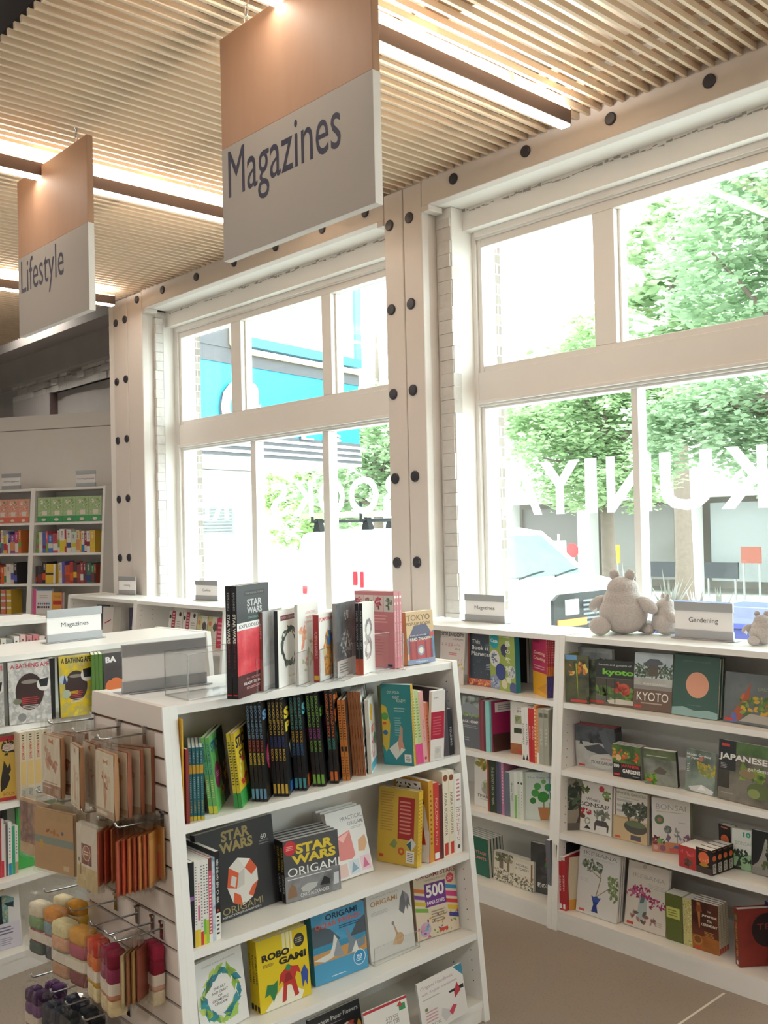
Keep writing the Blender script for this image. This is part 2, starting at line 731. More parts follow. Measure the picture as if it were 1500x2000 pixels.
up1 = [(wx(448, 720), wx(467, 720)), (wx(625, 680), wx(643, 680))]
lo1 = [(wx(484.5, 1000), wx(494, 1000)), (wx(625, 1000), wx(637, 1000))]
up2 = [(wx(1155, 540), wx(1197, 540)), (-1.46, -1.33)]
lo2 = [(wx(1228, 900), wx(1241, 900)), (-1.52, -1.49)]
z0, z1 = wg(1058, 1005).z, wg(1030, 905).z
letters2 = []
for ch, xl, xr in (('A', 980, 1058), ('Y', 1055, 1133), ('I', 1143, 1166), ('N', 1185, 1273), ('U', 1289, 1392), ('K', 1408, 1500)):
    letters2.append((ch, wg(xl, 960).x, wg(xr, 960).x, z0, z1, .02))
x = wg(1500, 960).x + .04
for ch, wd in (('O', .24), ('N', .22), ('I', .06), ('K', .23)):
    letters2.append((ch, x, x + wd, z0, z1, .02))
    x += wd + .045
z0, z1 = wg(740, 1002).z - .005, wg(680, 936).z + .012
letters1 = []
for ch, xl, xr in (('E', 385, 408), ('R', 413, 446), ('O', 451, 487), ('T', 489, 520), ('S', 528, 562), ('K', 570, 612), ('O', 621, 674), ('O', 681, 740), ('B', 748, 790)):
    letters1.append((ch, wg(xl, 970).x, wg(xr, 970).x, z0, z1, .02))
window(1, wx(345, 850), -3.76, up1, lo1, letters1)
window(2, wx(925, 780), -.80, up2, lo2, letters2)
window(3, -.40, 2.55, [(.52, .62), (1.55, 1.65)], [(.55, .58), (1.57, 1.60)])  # further window out of view, added to let in more light
for n, (xa, xb) in enumerate(((-6.3, -3.8), (-3.3, -.85), (-.35, 2.5))):
    po = add_light('window_portal', 'AREA', ((xa + xb) / 2, 4.2, 2.0), (0, -1, 0), 1, size=(xb - xa, 2.2))
    po.data.cycles.is_portal = True

# other walls ---------------------------------------------------------
g = MB()
g.box(-15, 4.2, -6.2, -6, 0, 4.7, PAINT)
structure(g.build('wall_back'))
g = MB()
g.box(-15.2, -15, -6.2, 5.5, 0, 4.7, PAINT)
structure(g.build('wall_left'))
g = MB()
g.box(4, 4.2, -6.2, 4.14, 0, 4.7, PAINT)
structure(g.build('wall_right'))
g = MB()
g.prism([(-6.79, 3.52), (-6.79, 3.97), (-9.05, 5.4), (-9.15, 5.4), (-6.89, 3.99), (-6.89, 3.52)], 'z', 0, 4.7, PAINT)
structure(g.build('wall_corner'))

# rough brick wall high up beyond the last window, with a boxed band above
DIA_O, DIA_D, DIA_N = Vector((-7.85, 4.03, 0)), Vector((.862, .507, 0)), Vector((-.507, .862, 0))
YB = 5.2
GREYW = mat('#d3cfcc', .7, vary=.12, scale=2.2)
g = MB()
g.box(-15, -8.8, YB, YB + .2, 0, 4.7, GREYW)
g.box(-15, -8.1, YB - .45, YB, at_y(110, 672, YB - .45).z + .12, 4.7, mat('#cfcac7', .7, vary=.05, scale=2))
g.box(-15, -8.6, YB - .16, YB, at_y(110, 672, YB - .45).z - .2, 4.7, GREYW)
ledge = at_y(150, 752, YB - .1).z
g.box(at_y(98, 752, YB - .1).x, -8.75, YB - .05, YB, ledge, at_y(150, 735, YB).z, PAINT)
g.box(at_y(25, 800, YB - .1).x, at_y(96, 800, YB - .1).x, YB - .10, YB, 3.0, ledge, GREYW)
g.box(at_y(97, 800, YB - .06).x, at_y(104, 800, YB - .06).x, YB - .09, YB, 2.9, ledge, mat('#6d5b5a', .9, vary=.3, scale=30))
bx0, bx1 = at_y(28, 700, YB - .05).x, at_y(222, 700, YB - .05).x
bz0, bz1 = ledge, at_y(150, 690, YB - .05).z
random.seed(5)
n_rows = int((bz1 - bz0) / .085)
for i in range(n_rows + 1):
    xx = bx0 + (i % 2) * .1 + max(0, (n_rows - i) * -.02)
    while xx < bx1:
        L = random.uniform(.17, .23)
        gap = at_y(130, 700, YB).x < xx < at_y(162, 700, YB).x and i > n_rows * .3
        if not gap and random.random() < .95:
            g.box(xx, xx + L - .012, YB - random.uniform(.05, .085), YB, bz0 + i * .085, bz0 + i * .085 + .074, PAINT)
        xx += L
structure(g.build('wall_brick'))

# diagonal partition behind the tall bookcases
a = DIA_O + DIA_N * .33 + DIA_D * .42
b = DIA_O + DIA_N * .33 - DIA_D * 6.5
g = MB()
ptop = 2.72


def slab(p, q, th, z0, z1, m_, out=0.0):
    d = (q - p).normalized()
    nrm = Vector((d.y, -d.x, 0))
    if nrm.dot(DIA_N) > 0:
        nrm = -nrm
    p, q = p + nrm * out, q + nrm * out
    vs = [p, q, q - nrm * th, p - nrm * th]
    g.mesh([(v.x, v.y, z) for z in (z0, z1) for v in vs], [(3, 2, 1, 0), (4, 5, 6, 7), (0, 1, 5, 4), (1, 2, 6, 5), (2, 3, 7, 6), (3, 0, 4, 7)], m_)


slab(b, a, .1, 0, ptop - .13, PAINT)
slab(b, a, .1, ptop - .13, ptop, PAINT, .012)
slab(b, a, .02, ptop - .136, ptop - .130, mat('#8f8884', .8), .006)
structure(g.build('wall_partition'))

# ceilings ---------------------------------------------------------
WOOD = mat_wood('pale_slat_wood', '#d8c0a4', '#e8d5bc', (8, .6, 8))
WOOD2 = mat_wood('canopy_boards', '#e8dccb', '#f1e8dc', (.6, 6, 2))
BATT = mat_wood('batten_wood', '#8d735c', '#a58a70', (6, .6, 6))
YS0, YS1 = 1.384, 3.498
g = MB()
x = -9.8
i = 0
while x < 3.9:
    g.box(x, x + .014, YS0 - .035, YS1, SLAT_Z, SLAT_Z + .025, WOOD)
    x += .0575
for y, w in ((1.83, .11), (2.38, .11), (3.13, .05), (3.30, .05), (3.44, .05)):
    g.box(-9.8, 3.9, y, y + w, SLAT_Z + .025, SLAT_Z + .06, BATT)
g.box(-9.8, 4.0, YS0 + .03, YS1 + .1, SLAT_Z + .27, SLAT_Z + .29, WOOD2)
structure(g.build('ceiling'))
g = MB()
g.box(-15, 4.2, -6.2, 5.5, 4.7, 4.8, DARK)
for y in (-4.5, -2.5, -.5, .75):
    g.box(-15, 4.2, y, y + .12, 4.2, 4.7, DARK)
g.box(-15, 4.0, YS0 - .02, YS0 + .02, SLAT_Z + .05, SLAT_Z + .4, DARK)
g.box(-15, 4.0, YS0 - .25, YS0 + .4, SLAT_Z + .42, SLAT_Z + .46, DARK)
up = structure(g.build('ceiling_upper'))
g = MB()
g.tube([(-15, 1.16, 3.62), (4, 1.16, 3.62)], .022, mat('#5d5552', .5, metal=.3), n=10)
for x in (-8, -5.2, -2.4, .4):
    g.tube([(x, 1.16, 3.62), (x, 1.16, 4.7)], .006, mat('#8a827e', .5, metal=.3), n=6)
tag(g.build('conduit_pipe'), 'dark grey pipe running below the black ceiling beside the timber slats', 'pipe')
# ------------------------------------------------------------------ linear lamps under the slats
GLOW = mat_glow('#ffefd8', 9, 'lamp_lens')
GLOW2 = mat_glow('#ffe2b4', 4, 'uplight_lens')
LAMPB = mat('#5a4a44', .45, metal=.4)


def linear_lamp(x, z, ya, yb, label, down, up):
    t = empty('linear_lamp', (x, ya, z), 0, label, 'ceiling light', 'linear lamps under the timber slats')
    L = yb - ya
    b = MB()
    b.box(-.026, .026, 0, L, .009, .066, LAMPB)
    b.box(-.026, .026, -.004, 0, .0, .08, LAMPB)
    b.box(-.026, .026, L, L + .004, .0, .08, LAMPB)
    b.build('lamp_body', t)
    b = MB()
    b.box(-.022, .022, 0, L, 0, .009, GLOW)
    b.build('lens', t)
    b = MB()
    b.box(-.026, .026, 0, L, .066, .074, GLOW2)
    b.build('uplight_lens', t)
    for yy in (.3, L - .35):
        b = MB()
        b.box(-.004, .004, yy, yy + .02, .07, SLAT_Z - z + .02, LAMPB)
        b.build('hanger', t)
    add_light('lamp_down', 'AREA', (0, L / 2, -.004), (0, 0, -1), down, (1, .91, .81), (.04, L), t)
    add_light('lamp_up', 'AREA', (0, L / 2, .077), (0, 0, 1), up, (1, .93, .84), (.05, L), t)
    return t


linear_lamp(-2.39, 3.225, .5, 3.27, 'long dark lamp bar glowing between the two hanging signs and the window column', LAMP_DOWN, LAMP_UP)
linear_lamp(-4.29, 3.225, .5, 3.29, 'long dark lamp bar crossing behind the lower hanging sign', LAMP_DOWN, LAMP_UP)
linear_lamp(-6.39, 3.225, .5, 3.30, 'farthest dark lamp bar ending above the far left window column', LAMP_DOWN, LAMP_UP)
linear_lamp(-.50, 3.225, .5, 3.28, 'added dark lamp bar out of view near the last column, brightening the slats', LAMP_DOWN, LAMP_UP)  # extra bar added out of view to brighten the ceiling
# added fill lamps, all out of view, hung from the black ceiling
for k, (x, y) in enumerate(((-8, -1.2), (-3.5, -1.2), (.8, -1.2), (-8, -4), (-3.5, -4), (.8, -4), (-11.0, 4.45))):
    t = empty('fill_pendant', (x, y, 3.7 if y < 4 else 4.3), 0, 'added unseen box lamp hanging from the black ceiling to fill the room with light', 'ceiling light', 'added unseen fill lamps')
    b = MB()
    b.box(-.62, .62, -.1, .1, .02, .09, WHITE)
    for sx in (-.5, .5):
        b.tube([(sx, 0, .09), (sx, 0, 1.0 if y < 4 else .4)], .004, DARK, 6)
    b.build('housing', t)
    b = MB()
    b.box(-.6, .6, -.09, .09, 0, .02, GLOW)
    b.build('lens', t)
    add_light('lamp_down', 'AREA', (0, 0, -.005), (0, 0, -1), ROOM_FILL if y < 4 else ROOM_FILL * .3, (1, .95, .89), (1.2, .18), t)

# ------------------------------------------------------------------ hanging signs
TANM = mat_wood('sign_oak', '#a37d64', '#ab886f', (3, 3, .6), .6)
SIGN_SHADE = mat('#a19991', .6, vary=.012)  # front of the white panel darkened: its backlit dimness put into the colour
SIGNW = mat('#dedbd8', .5, vary=.012)
NAVY = mat('#2c2c40', .5)
CHROME = mat('#c9cacc', .2, metal=1)
RED_INK = {}


def hanging_sign(y, x0, x1, z0, z1, zs, word, wx0, wx1, wz0, wz1, label):
    t = empty('hanging_sign', ((x0 + x1) / 2, y, z0), 0, label, 'sign', 'hanging department signs')
    w = (x1 - x0) / 2
    b = MB()
    b.box(-w, w, 0, .028, zs - z0, z1 - z0, TANM)
    b.build('oak_panel', t, bevel=.002)
    b = MB()
    b.box(-w, w, 0, .028, 0, zs - z0, SIGNW)
    b.box(-w + .001, w - .001, -.0006, 0, .001, zs - z0 - .0005, SIGN_SHADE)
    b.build('white_panel', t, bevel=.0003)
    vs, fs = text_mesh(word, .0)
    b = MB()
    b.mesh([((wx0 + wx1) / 2 - (x0 + x1) / 2 + a * (wx1 - wx0), -.0012, (wz0 + wz1) / 2 - z0 + c * (wz1 - wz0)) for a, c in vs], fs, NAVY)
    b.build('lettering', t)
    for sx in (-.24, .24):
        b = MB()
        top = z1 - z0
        for k in range(3):
            zz = top + .012 + k * .036
            pts = [(sx + (.008 * cos(a) if k % 2 else 0), .014 + (0 if k % 2 else .008 * cos(a)), zz + .02 * sin(a)) for a in [2 * pi * i / 10 for i in range(11)]]
            b.tube(pts, .0022, CHROME, 6, caps=False)
        b.tube([(sx, .014, top + .11), (sx, .014, SLAT_Z + .02 - z0)], .0015, CHROME, 6)
        b.build('chain', t)
    return t


hanging_sign(1.81, -2.722, -1.968, 2.497, 3.243, 2.87, 'Magazines', -2.684, -2.109, 2.648, 2.852, 'large hanging sign reading Magazines, oak above and white below')
hanging_sign(1.86, -4.54, -3.81, 2.540, 3.281, 2.91, 'Lifestyle', -4.508, -4.047, 2.690, 2.893, 'large hanging sign reading Lifestyle, oak above and white below')


# ------------------------------------------------------------------ bookcases
def bookcase(name, P, yaw, W, H, zs, label, group, depth=.40, k=.09, th=.022, double=False, slatwall=False, base=.0, rows_back=True, face=.024):
    """P: front bottom corner at the viewer's left; local x along the front, y into the depth, z up; the front leans back by k"""
    t = empty(name, (P[0], P[1], 0), yaw, label, 'bookcase', group)
    D = depth
    fy = lambda z: k * z
    by = (lambda z: D - k * z) if double else (lambda z: D)

    def panel(x0, x1, z1=H):
        b = MB()
        b.prism([(fy(0), 0), (by(0), 0), (by(z1), z1), (fy(z1), z1)], 'x', x0, x1, LAM)
        o = b.build('side_panel', t, bevel=.0012)
        return o

    panel(0, face)
    panel(W - face, W)
    b = MB()
    for xx, s in ((face + .0006, 1), (W - face - .0006, -1)):
        for yy in (.035, .12):
            z = .12
            while z < H - .05:
                if all(abs(z - q + .01) > .02 for q in zs):
                    c = Vector((xx, fy(z) + yy, z))
                    b.disc(c, (0, .0022, 0), (0, 0, .0022 * s), DARK, 8)
                z += .032
    b.build('pin_hole_pattern', t)
    mid = D / 2 if double else D - .012
    b = MB()
    b.box(face, W - face, mid - .006, mid + .006, 0.02, H - .005, LAM)
    b.build('back_panel', t)
    sides = [0, 1] if (double and rows_back) else [0]
    for zz in list(zs):
        for s in sides:
            b = MB()
            y0, y1 = fy(zz) + .003, mid - .006
            if s:
                y0, y1 = mid + .006, by(zz) - .003
            b.box(face, W - face, y0, y1, zz - th, zz, LAM)
            b.mesh([(face, y0 + .001, zz + .0004), (W - face, y0 + .001, zz + .0004), (W - face, y1, zz + .0004), (face, y1, zz + .0004)], [(0, 1, 2, 3)], SHELF_TOP)
            b.build('shelf', t)
    b = MB()
    b.box(face - .001, W - face + .001, fy(H) + .004, by(H) - .002, H - .026, H - .003, LAM)
    b.build('top_board', t, bevel=.001)
    b = MB()
    b.box(face, W - face, fy(0) + .012, fy(0) + .03, 0, zs[-1] - th, LAM)
    b.build('plinth', t)
    if double:
        b = MB()
        b.box(face, W - face, by(0) - .03, by(0) - .012, 0, zs[-1] - th, LAM)
        b.build('plinth', t)
    if slatwall:
        b, bb = MB(), MB()
        GR = mat('#6b4a38', .8)
        SL = mat('#dcd2c8', .5, vary=.02)
        z1, first, pitch, gap = H + .001, 1.086, .0677, .0085
        bb.prism([(fy(0) + .005, 0), (by(0) - .005, 0), (by(H) - .005, H - .01), (fy(H) + .005, H - .01)], 'x', -.013, -.001, GR)
        zt_ = z1
        zb = first + gap / 2
        while zt_ > .02:
            b.prism([(fy(zb), zb), (by(zb), zb), (by(zt_), zt_), (fy(zt_), zt_)], 'x', -.02, -.005, SL)
            zt_ = zb - gap
            zb = max(0.0, zt_ - pitch + gap)
        pnl = b.build('slat_board_pattern', t)
        b = MB()
        b.prism([(fy(0) - .002, 0), (fy(0) + .004, 0), (fy(H) + .004, H), (fy(H) - .002, H)], 'x', -.0205, -.001, LAM)
        b.build('edge_strip', t)
        bb.build('groove_backing', t)
    return t


ISX, ISK, ISY0, ISY1 = -2.119, .095, 1.286, 2.371      # island front: x at the floor, lean, ends
IZ = [.845, .532, .279, .066]
bookcase('island_bookcase', (ISX, ISY0), pi / 2, ISY1 - ISY0, 1.15, IZ, 'white A-shaped island bookcase with a slatted end panel full of hanging packs', 'white bookcases', depth=.61, k=ISK, double=True, slatwall=True)

RY, RK = 3.071, .09
RZ = [.883, .62, .373, .077]
bookcase('wall_bookcase', (-3.318, RY), 0, .906, 1.15, RZ, 'low white bookcase under the window holding planetarium and succulent books', 'white bookcases', k=RK)
bookcase('wall_bookcase', (-2.412, RY), 0, .906, 1.15, RZ, 'low white bookcase under the big window with plush toys on top', 'white bookcases', k=RK)
bookcase('wall_bookcase', (-6.93, RY), 0, 1.02, 1.15, RZ, 'low white bookcase under the far window with the first small sign on top', 'white bookcases', k=RK)
bookcase('wall_bookcase', (-5.91, RY), 0, 1.075, 1.15, RZ, 'low white bookcase under the far window holding cookery books in cover rows', 'white bookcases', k=RK)
bookcase('wall_bookcase', (-4.42, RY), 0, 1.08, 1.15, RZ, 'low white bookcase mostly hidden behind the island beside the window column', 'white bookcases', k=RK)

# island of magazines, turned a few degrees
MP0, MP1 = at_z(0, 1281, 1.15), at_z(401, 1234, 1.15)
MD = (MP1 - MP0).normalized()
MYAW = math.atan2(MD.y, MD.x)
MN = Vector((MD.y, -MD.x, 0))                           # out of the front
MK = .10
MZ = [.885, .611, .333, .073]
ml = 1.9
mend = MP1 + MN * (MK * 1.15) + MD * .03
mstart = mend - MD * ml
bookcase('island_bookcase', (mstart.x, mstart.y), MYAW, ml, 1.15, MZ, 'white island bookcase of magazines with a small sign on top', 'white bookcases', depth=.63, k=MK, double=True)
# island behind it
BP0, BP1 = at_z(0, 1214, 1.15), at_z(91, 1207, 1.15)
BD = (BP1 - BP0).normalized()
BN = Vector((BD.y, -BD.x, 0))
bend = BP1 + BN * .115 + BD * .03
bstart = bend - BD * 1.9
BYAW = math.atan2(BD.y, BD.x)
bookcase('island_bookcase', (bstart.x, bstart.y), BYAW, 1.9, 1.15, [.885, .611, .333, .073], 'white island bookcase behind the magazine island, with a row of slim paperbacks', 'white bookcases', depth=.63, k=.1, double=True)

# tall bookcases on the diagonal
TZ = [1.71, 1.437, 1.165, .895, .64, .38, .08]
DYAW = math.atan2(DIA_D.y, DIA_D.x)
TK = .09


def dia(s, z=0.0, out=0.0):
    p = DIA_O + DIA_D * s - DIA_N * out
    return Vector((p.x, p.y, z))


for s0, s1, lab in ((-.83, -.085, 'tall white bookcase against the corner wall, topmost shelf of green workbooks'), (-1.60, -.83, 'tall white bookcase by the corner wall, topmost shelf of orange workbooks')):
    p = dia(s0, 0, TK * 2.0)
    bookcase('tall_bookcase', (p.x, p.y), DYAW, s1 - s0, 2.02, TZ, lab, 'tall white bookcases', depth=.32 + TK * 2.0, k=TK)


# ------------------------------------------------------------------ sign holders and clear stands
ALU = mat('#a9abae', .35, metal=.35)
CARD = mat('#f1f1f1', .5, vary=.01)
INK = mat('#4b4b50', .6)


def sign_holder(P, yaw, w, h, word, label, wf=.5, hf=.17):
    t = empty('sign_holder', P, yaw, label, 'shelf sign', 'aluminium shelf signs')
    b = MB()
    b.box(-.012, w + .012, -.012, .045, 0, .003, ALU)
    b.box(0, w, 0, .012, .003, h * .25, ALU)
    b.build('foot', t, bevel=.001)
    b = MB()
    b.box(0, w, 0, .012, h * .76, h, ALU)
    b.build('top_rail', t, bevel=.001)
    b = MB()
    b.box(.002, w - .002, .004, .008, h * .25, h * .76, CARD)
    b.build('card', t)
    if word:
        vs, fs = text_mesh(word, .0)
        b = MB()
        b.mesh([(w / 2 + a * w * wf, .0033, h * .5 + c * h * hf) for a, c in vs], fs, INK)
        b.build('lettering', t)
    return t


ZT = 1.1482
P = at_z(228, 1354, ZT)
sign_holder((-2.50, 1.30, ZT), rad(86), .262, .138, None, 'blank grey shelf sign on the island, beside the empty clear box')
P, Q = at_z(925, 1210, ZT), at_z(1003, 1216, ZT)
sign_holder((P.x, 3.40, ZT), 0, .245, .127, 'Magazines', 'shelf sign reading Magazines below the big window, beside the column')
sign_holder((-2.008, 3.362, ZT), 0, .24, .141, 'Gardening', 'shelf sign reading Gardening between the small plush toys')
P, Q = at_z(93, 1257, ZT), at_z(200, 1245, ZT)
sign_holder(P, math.atan2((Q - P).y, (Q - P).x), (Q - P).length, .137, 'Magazines', 'shelf sign reading Magazines on the magazine island')
sign_holder((-5.56, 3.42, ZT), rad(8), .22, .129, 'Cooking', 'shelf sign reading Cooking, the nearer of two below the far window', .36, .16)
sign_holder((-6.62, 3.42, ZT), rad(8), .20, .132, 'Cooking', 'shelf sign reading Cooking, the farther of two beside the far column', .36, .16)
for s0, lab in ((-.405, 'shelf sign on the tall bookcase of green workbooks'), (-1.19, 'shelf sign on the tall bookcase of orange workbooks')):
    p = dia(s0, 2.0175, -.03)
    sign_holder(p, DYAW, .20, .145, 'Learning Japanese', lab, .86, .12)

ACR = mat_clear('clear_acrylic', '#fefefe', gloss=.03, edge=.16)
ACRE = mat_clear('acrylic_edge', '#f4f8f8', gloss=.9, rough=.25, edge=.7)


def acrylic(name, P, yaw, label, sheets, group='clear acrylic stands'):
    """sheets: (x0,x1,y0,y1,z0,z1) boxes in local space; edges catch the light"""
    o = MB()
    e = MB()
    for x0, x1, y0, y1, z0, z1 in sheets:
        o.box(x0, x1, y0, y1, z0, z1, ACR)
        d = sorted(((x1 - x0), (y1 - y0), (z1 - z0)))
        thin = d[0]
        c = [((x0 + x1) / 2, (y0 + y1) / 2, (z0 + z1) / 2)]
        r = .0011
        axes = [x1 - x0, y1 - y0, z1 - z0]
        ax = axes.index(thin)
        corners = []
        for i in (0, 1):
            for j in (0, 1):
                pt = [0, 0, 0]
                others = [q for q in range(3) if q != ax]
                lim = ((x0, x1), (y0, y1), (z0, z1))
                pt[ax] = (lim[ax][0] + lim[ax][1]) / 2
                pt[others[0]] = lim[others[0]][i]
                pt[others[1]] = lim[others[1]][j]
                corners.append(pt)
        for a_, b_ in ((0, 1), (1, 3), (3, 2), (2, 0)):
            e.tube([corners[a_], corners[b_]], r, ACRE, 4)
    t = empty(name, P, yaw, label, 'acrylic stand', group)
    o.build('clear_sheet', t)
    e.build('polished_edge', t)
    return t


P = at_z(330, 1356, ZT)
acrylic('acrylic_box', (-2.402, 1.375, ZT), 0, 'empty clear acrylic box on the island top, beside the blank sign',
        [(0, .122, 0, .003, 0, .122), (0, .003, 0, .2, 0, .122), (.119, .122, 0, .2, 0, .122), (0, .122, 0, .2, 0, .003)])
for n, (bx, by_, tx, ty, lab) in enumerate(((250, 728, 248, 435, 'slim clear bookend on the island top beside the tall black books'), (497, 690, 495, 480, 'slim clear bookend on the island top after the wreath cover'),
                                       (640, 664, 640, 500, 'slim clear bookend on the island top beside the red spine'), (728, 655, 722, 378, 'slim clear bookend on the island top beside the dark grey cover'),
                                       (840, 615, 832, 365, 'slim clear bookend on the island top before the black spines'))):
    P = at_z(*K('A', bx, by_), ZT)
    acrylic('acrylic_bookend', P, rad(118), lab, [(0, .085, -.0027, -.0006, 0, .095 if n != 3 else .11), (0, .085, -.03, -.0028, 0, .0005)])
P = at_z(*K('A', 925, 600), ZT)
acrylic('acrylic_bookend', P, rad(85), 'wide clear bookend on the island top against the pink covers', [(0, .11, 0, .003, 0, .115), (0, .11, -.06, 0, 0, .0005), (.108, .11, -.05, 0, 0, .115)])
# ------------------------------------------------------------------ books
CT = .0012
PAGES = mat('#efece4', .8, vary=.06, scale=120)


def cover_mat(c):
    if c in RED_INK:
        return RED_INK[c]
    m = mat_noise(list(c[1]), c[2] if len(c) > 2 else 22, .35) if isinstance(c, tuple) else mat(c, .36, vary=.02, scale=30)
    RED_INK[c] = m
    return m


def print_items(items, M, W, H, mb, tb, eps=3e-5, k0=2):
    """draw a printed design; M(u, v, lift) gives the local point, u and v run 0..1 across the face"""
    cl = lambda q: min(.999, max(.001, q))
    for i, it in enumerate(items):
        L = eps * (k0 + i)
        k = it[0]
        if k in ('r', 'n'):
            u0, v0, u1, v1 = it[1:5]
            m = cover_mat(it[5]) if k == 'r' else mat_noise(list(it[5]), it[6] if len(it) > 6 else 22, .35)
            mb.face([M(u0, v0, L), M(u1, v0, L), M(u1, v1, L), M(u0, v1, L)], m)
        elif k == 'e':
            u, v, ru, col = it[1:5]
            rv = (it[5] if len(it) > 5 else ru) * W / H
            m = cover_mat(col)
            mb.face([M(cl(u + ru * cos(a)), cl(v + rv * sin(a)), L) for a in [2 * pi * j / 24 for j in range(24)]], m)
        elif k == 'p':
            mb.face([M(u, v, L) for u, v in it[1]], cover_mat(it[2]))
        elif k == 's':
            u0, v0, u1, v1, n, size, cols, seed = it[1:9]
            R = random.Random(seed)
            for j in range(n):
                a = R.random() * 2 * pi
                if len(it) > 9:                       # scattered inside an ellipse
                    q = math.sqrt(R.random())
                    b_ = R.random() * 2 * pi
                    u, v = (u0 + u1) / 2 + (u1 - u0) / 2 * q * cos(b_), (v0 + v1) / 2 + (v1 - v0) / 2 * q * sin(b_)
                else:
                    u, v = u0 + (u1 - u0) * R.random(), v0 + (v1 - v0) * R.random()
                s = size * R.uniform(.6, 1.3)
                pts = []
                for b_, q in ((0, 1), (.9, .55), (2.2, .55), (pi, 1), (pi + .9, .55), (pi + 2.2, .55)):
                    pts.append((u + s * q * cos(a + b_), v + s * q * sin(a + b_) * W / H))
                mb.face([M(cl(x), cl(y), L + j * 1e-7) for x, y in pts], cover_mat(R.choice(cols)))
        elif k == 'w':                                # wreath of leaves
            u, v, ru, n, size, cols, seed = it[1:8]
            R = random.Random(seed)
            for j in range(n):
                a = 2 * pi * j / n + R.uniform(-.1, .1)
                q = ru * R.uniform(.85, 1.12)
                cu, cv = u + q * cos(a), v + q * sin(a) * W / H
                b_ = a + R.uniform(.6, 2.2)
                s = size * R.uniform(.7, 1.25)
                pts = [(cu + s * cos(b_), cv + s * sin(b_) * W / H), (cu + s * .42 * cos(b_ + 1.57), cv + s * .42 * sin(b_ + 1.57) * W / H),
                       (cu - s * cos(b_), cv - s * sin(b_) * W / H), (cu - s * .42 * cos(b_ + 1.57), cv - s * .42 * sin(b_ + 1.57) * W / H)]
                mb.face([M(cl(x), cl(y), L + j * 1e-7) for x, y in pts], cover_mat(R.choice(cols)))
        elif k == 'l':                                # rows of print too small to read
            u0, v0, u1, v1, n, col = it[1:7]
            R = random.Random(n * 7 + int(u0 * 100))
            for j in range(n):
                v = v1 - (v1 - v0) * (j + .5) / n
                h = (v1 - v0) / n * .22
                mb.face([M(u0, v - h, L), M(u0 + (u1 - u0) * R.uniform(.75, 1), v - h, L), M(u0 + (u1 - u0) * R.uniform(.75, 1), v + h, L), M(u0, v + h, L)], cover_mat(col))
        elif k in ('t', 'tv'):
            s, u, v, wf, hf, col = it[1:7]
            vs, fs = text_mesh(s, it[7] if len(it) > 7 else 0.0)
            if not vs:
                continue
            if isinstance(tb, list):
                tb.append(MB())
                tq = tb[-1]
            else:
                tq = tb
            if k == 't':
                tq.mesh([M(u + a * wf, v + c * hf, L) for a, c in vs], fs, cover_mat(col))
            else:                                     # reading downwards along a spine
                tq.mesh([M(u + c * hf, v - a * wf, L) for a, c in vs], fs, cover_mat(col))


def book(name, label, group, P, yaw, tilt, w, h, t, cover, spine=None, art=(), sart=(), flip=False, back=None, soft=True, cat='book', pages=PAGES):
    s = -1 if flip else 1
    Y = lambda a: a * s
    cm, sm, bm_ = cover_mat(cover), cover_mat(spine or cover), cover_mat(back or cover)
    b = MB()

    def bx(x0, x1, ya, yb, z0, z1, m_):
        b.box(x0, x1, min(Y(ya), Y(yb)), max(Y(ya), Y(yb)), z0, z1, m_)

    bx(CT, w, 0, CT, 0, h, cm)
    bx(CT, w, t - CT, t, 0, h, bm_)
    bx(0, CT, 0, t, 0, h, sm)
    o = b.build(name)
    o.location = Vector(P) + Vector((0, 0, .0009))
    o.rotation_euler = (-tilt, 0, yaw)
    tag(o, label, cat, group)
    e = .0012 if soft else .004
    b = MB()
    b.box(CT, w - e, min(Y(CT), Y(t - CT)), max(Y(CT), Y(t - CT)), e if not soft else .0006, h - (e if not soft else .0006), pages)
    b.build('page_block', o)
    if art:
        mb, tb = MB(), []
        art = [('r', 0, 0, 1, 1, cover)] + list(art)
        if flip:
            M = lambda u, v, L: ((1 - u) * w, L, v * h)
        else:
            M = lambda u, v, L: (u * w, -L, v * h)
        print_items(art, M, w, h, mb, tb)
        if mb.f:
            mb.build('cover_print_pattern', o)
        for q in tb:
            q.build('lettering', o)
    if sart:
        mb, tb = MB(), []
        sart = [('r', 0, 0, 1, 1, spine or cover)] + list(sart)
        if flip:
            M = lambda u, v, L: (-L, -u * t, v * h)
        else:
            M = lambda u, v, L: (-L, t * (1 - u), v * h)
        print_items(sart, M, t, h, mb, tb)
        for q in tb:
            off = len(mb.v)
            mb.v += q.v
            mb.f += [tuple(i + off for i in f) for f in q.f]
            mb.mi += [mb.m(q.mats[i]) for i in q.mi]
        mb.build('spine_lettering', o)
    return o


ORD = ['', 'one', 'two', 'three', 'four', 'five', 'six', 'seven', 'eight', 'nine', 'ten', 'eleven', 'twelve', 'thirteen', 'fourteen', 'fifteen', 'sixteen']
NTH = ['', 'first', 'second', 'third', 'fourth', 'fifth', 'sixth', 'seventh', 'eighth', 'ninth', 'tenth', 'eleventh', 'twelfth', 'thirteenth', 'fourteenth', 'fifteenth', 'sixteenth', 'seventeenth', 'eighteenth']


def which(i, n, label):
    if n == 1:
        return label
    if n == 2:
        return ('front copy, ' if i == 0 else 'rear copy, ') + label
    return ('frontmost copy, ' if i == 0 else 'rearmost copy, ' if i == n - 1 else '%s copy, ' % NTH[i + 1]) + label


CHECK = []


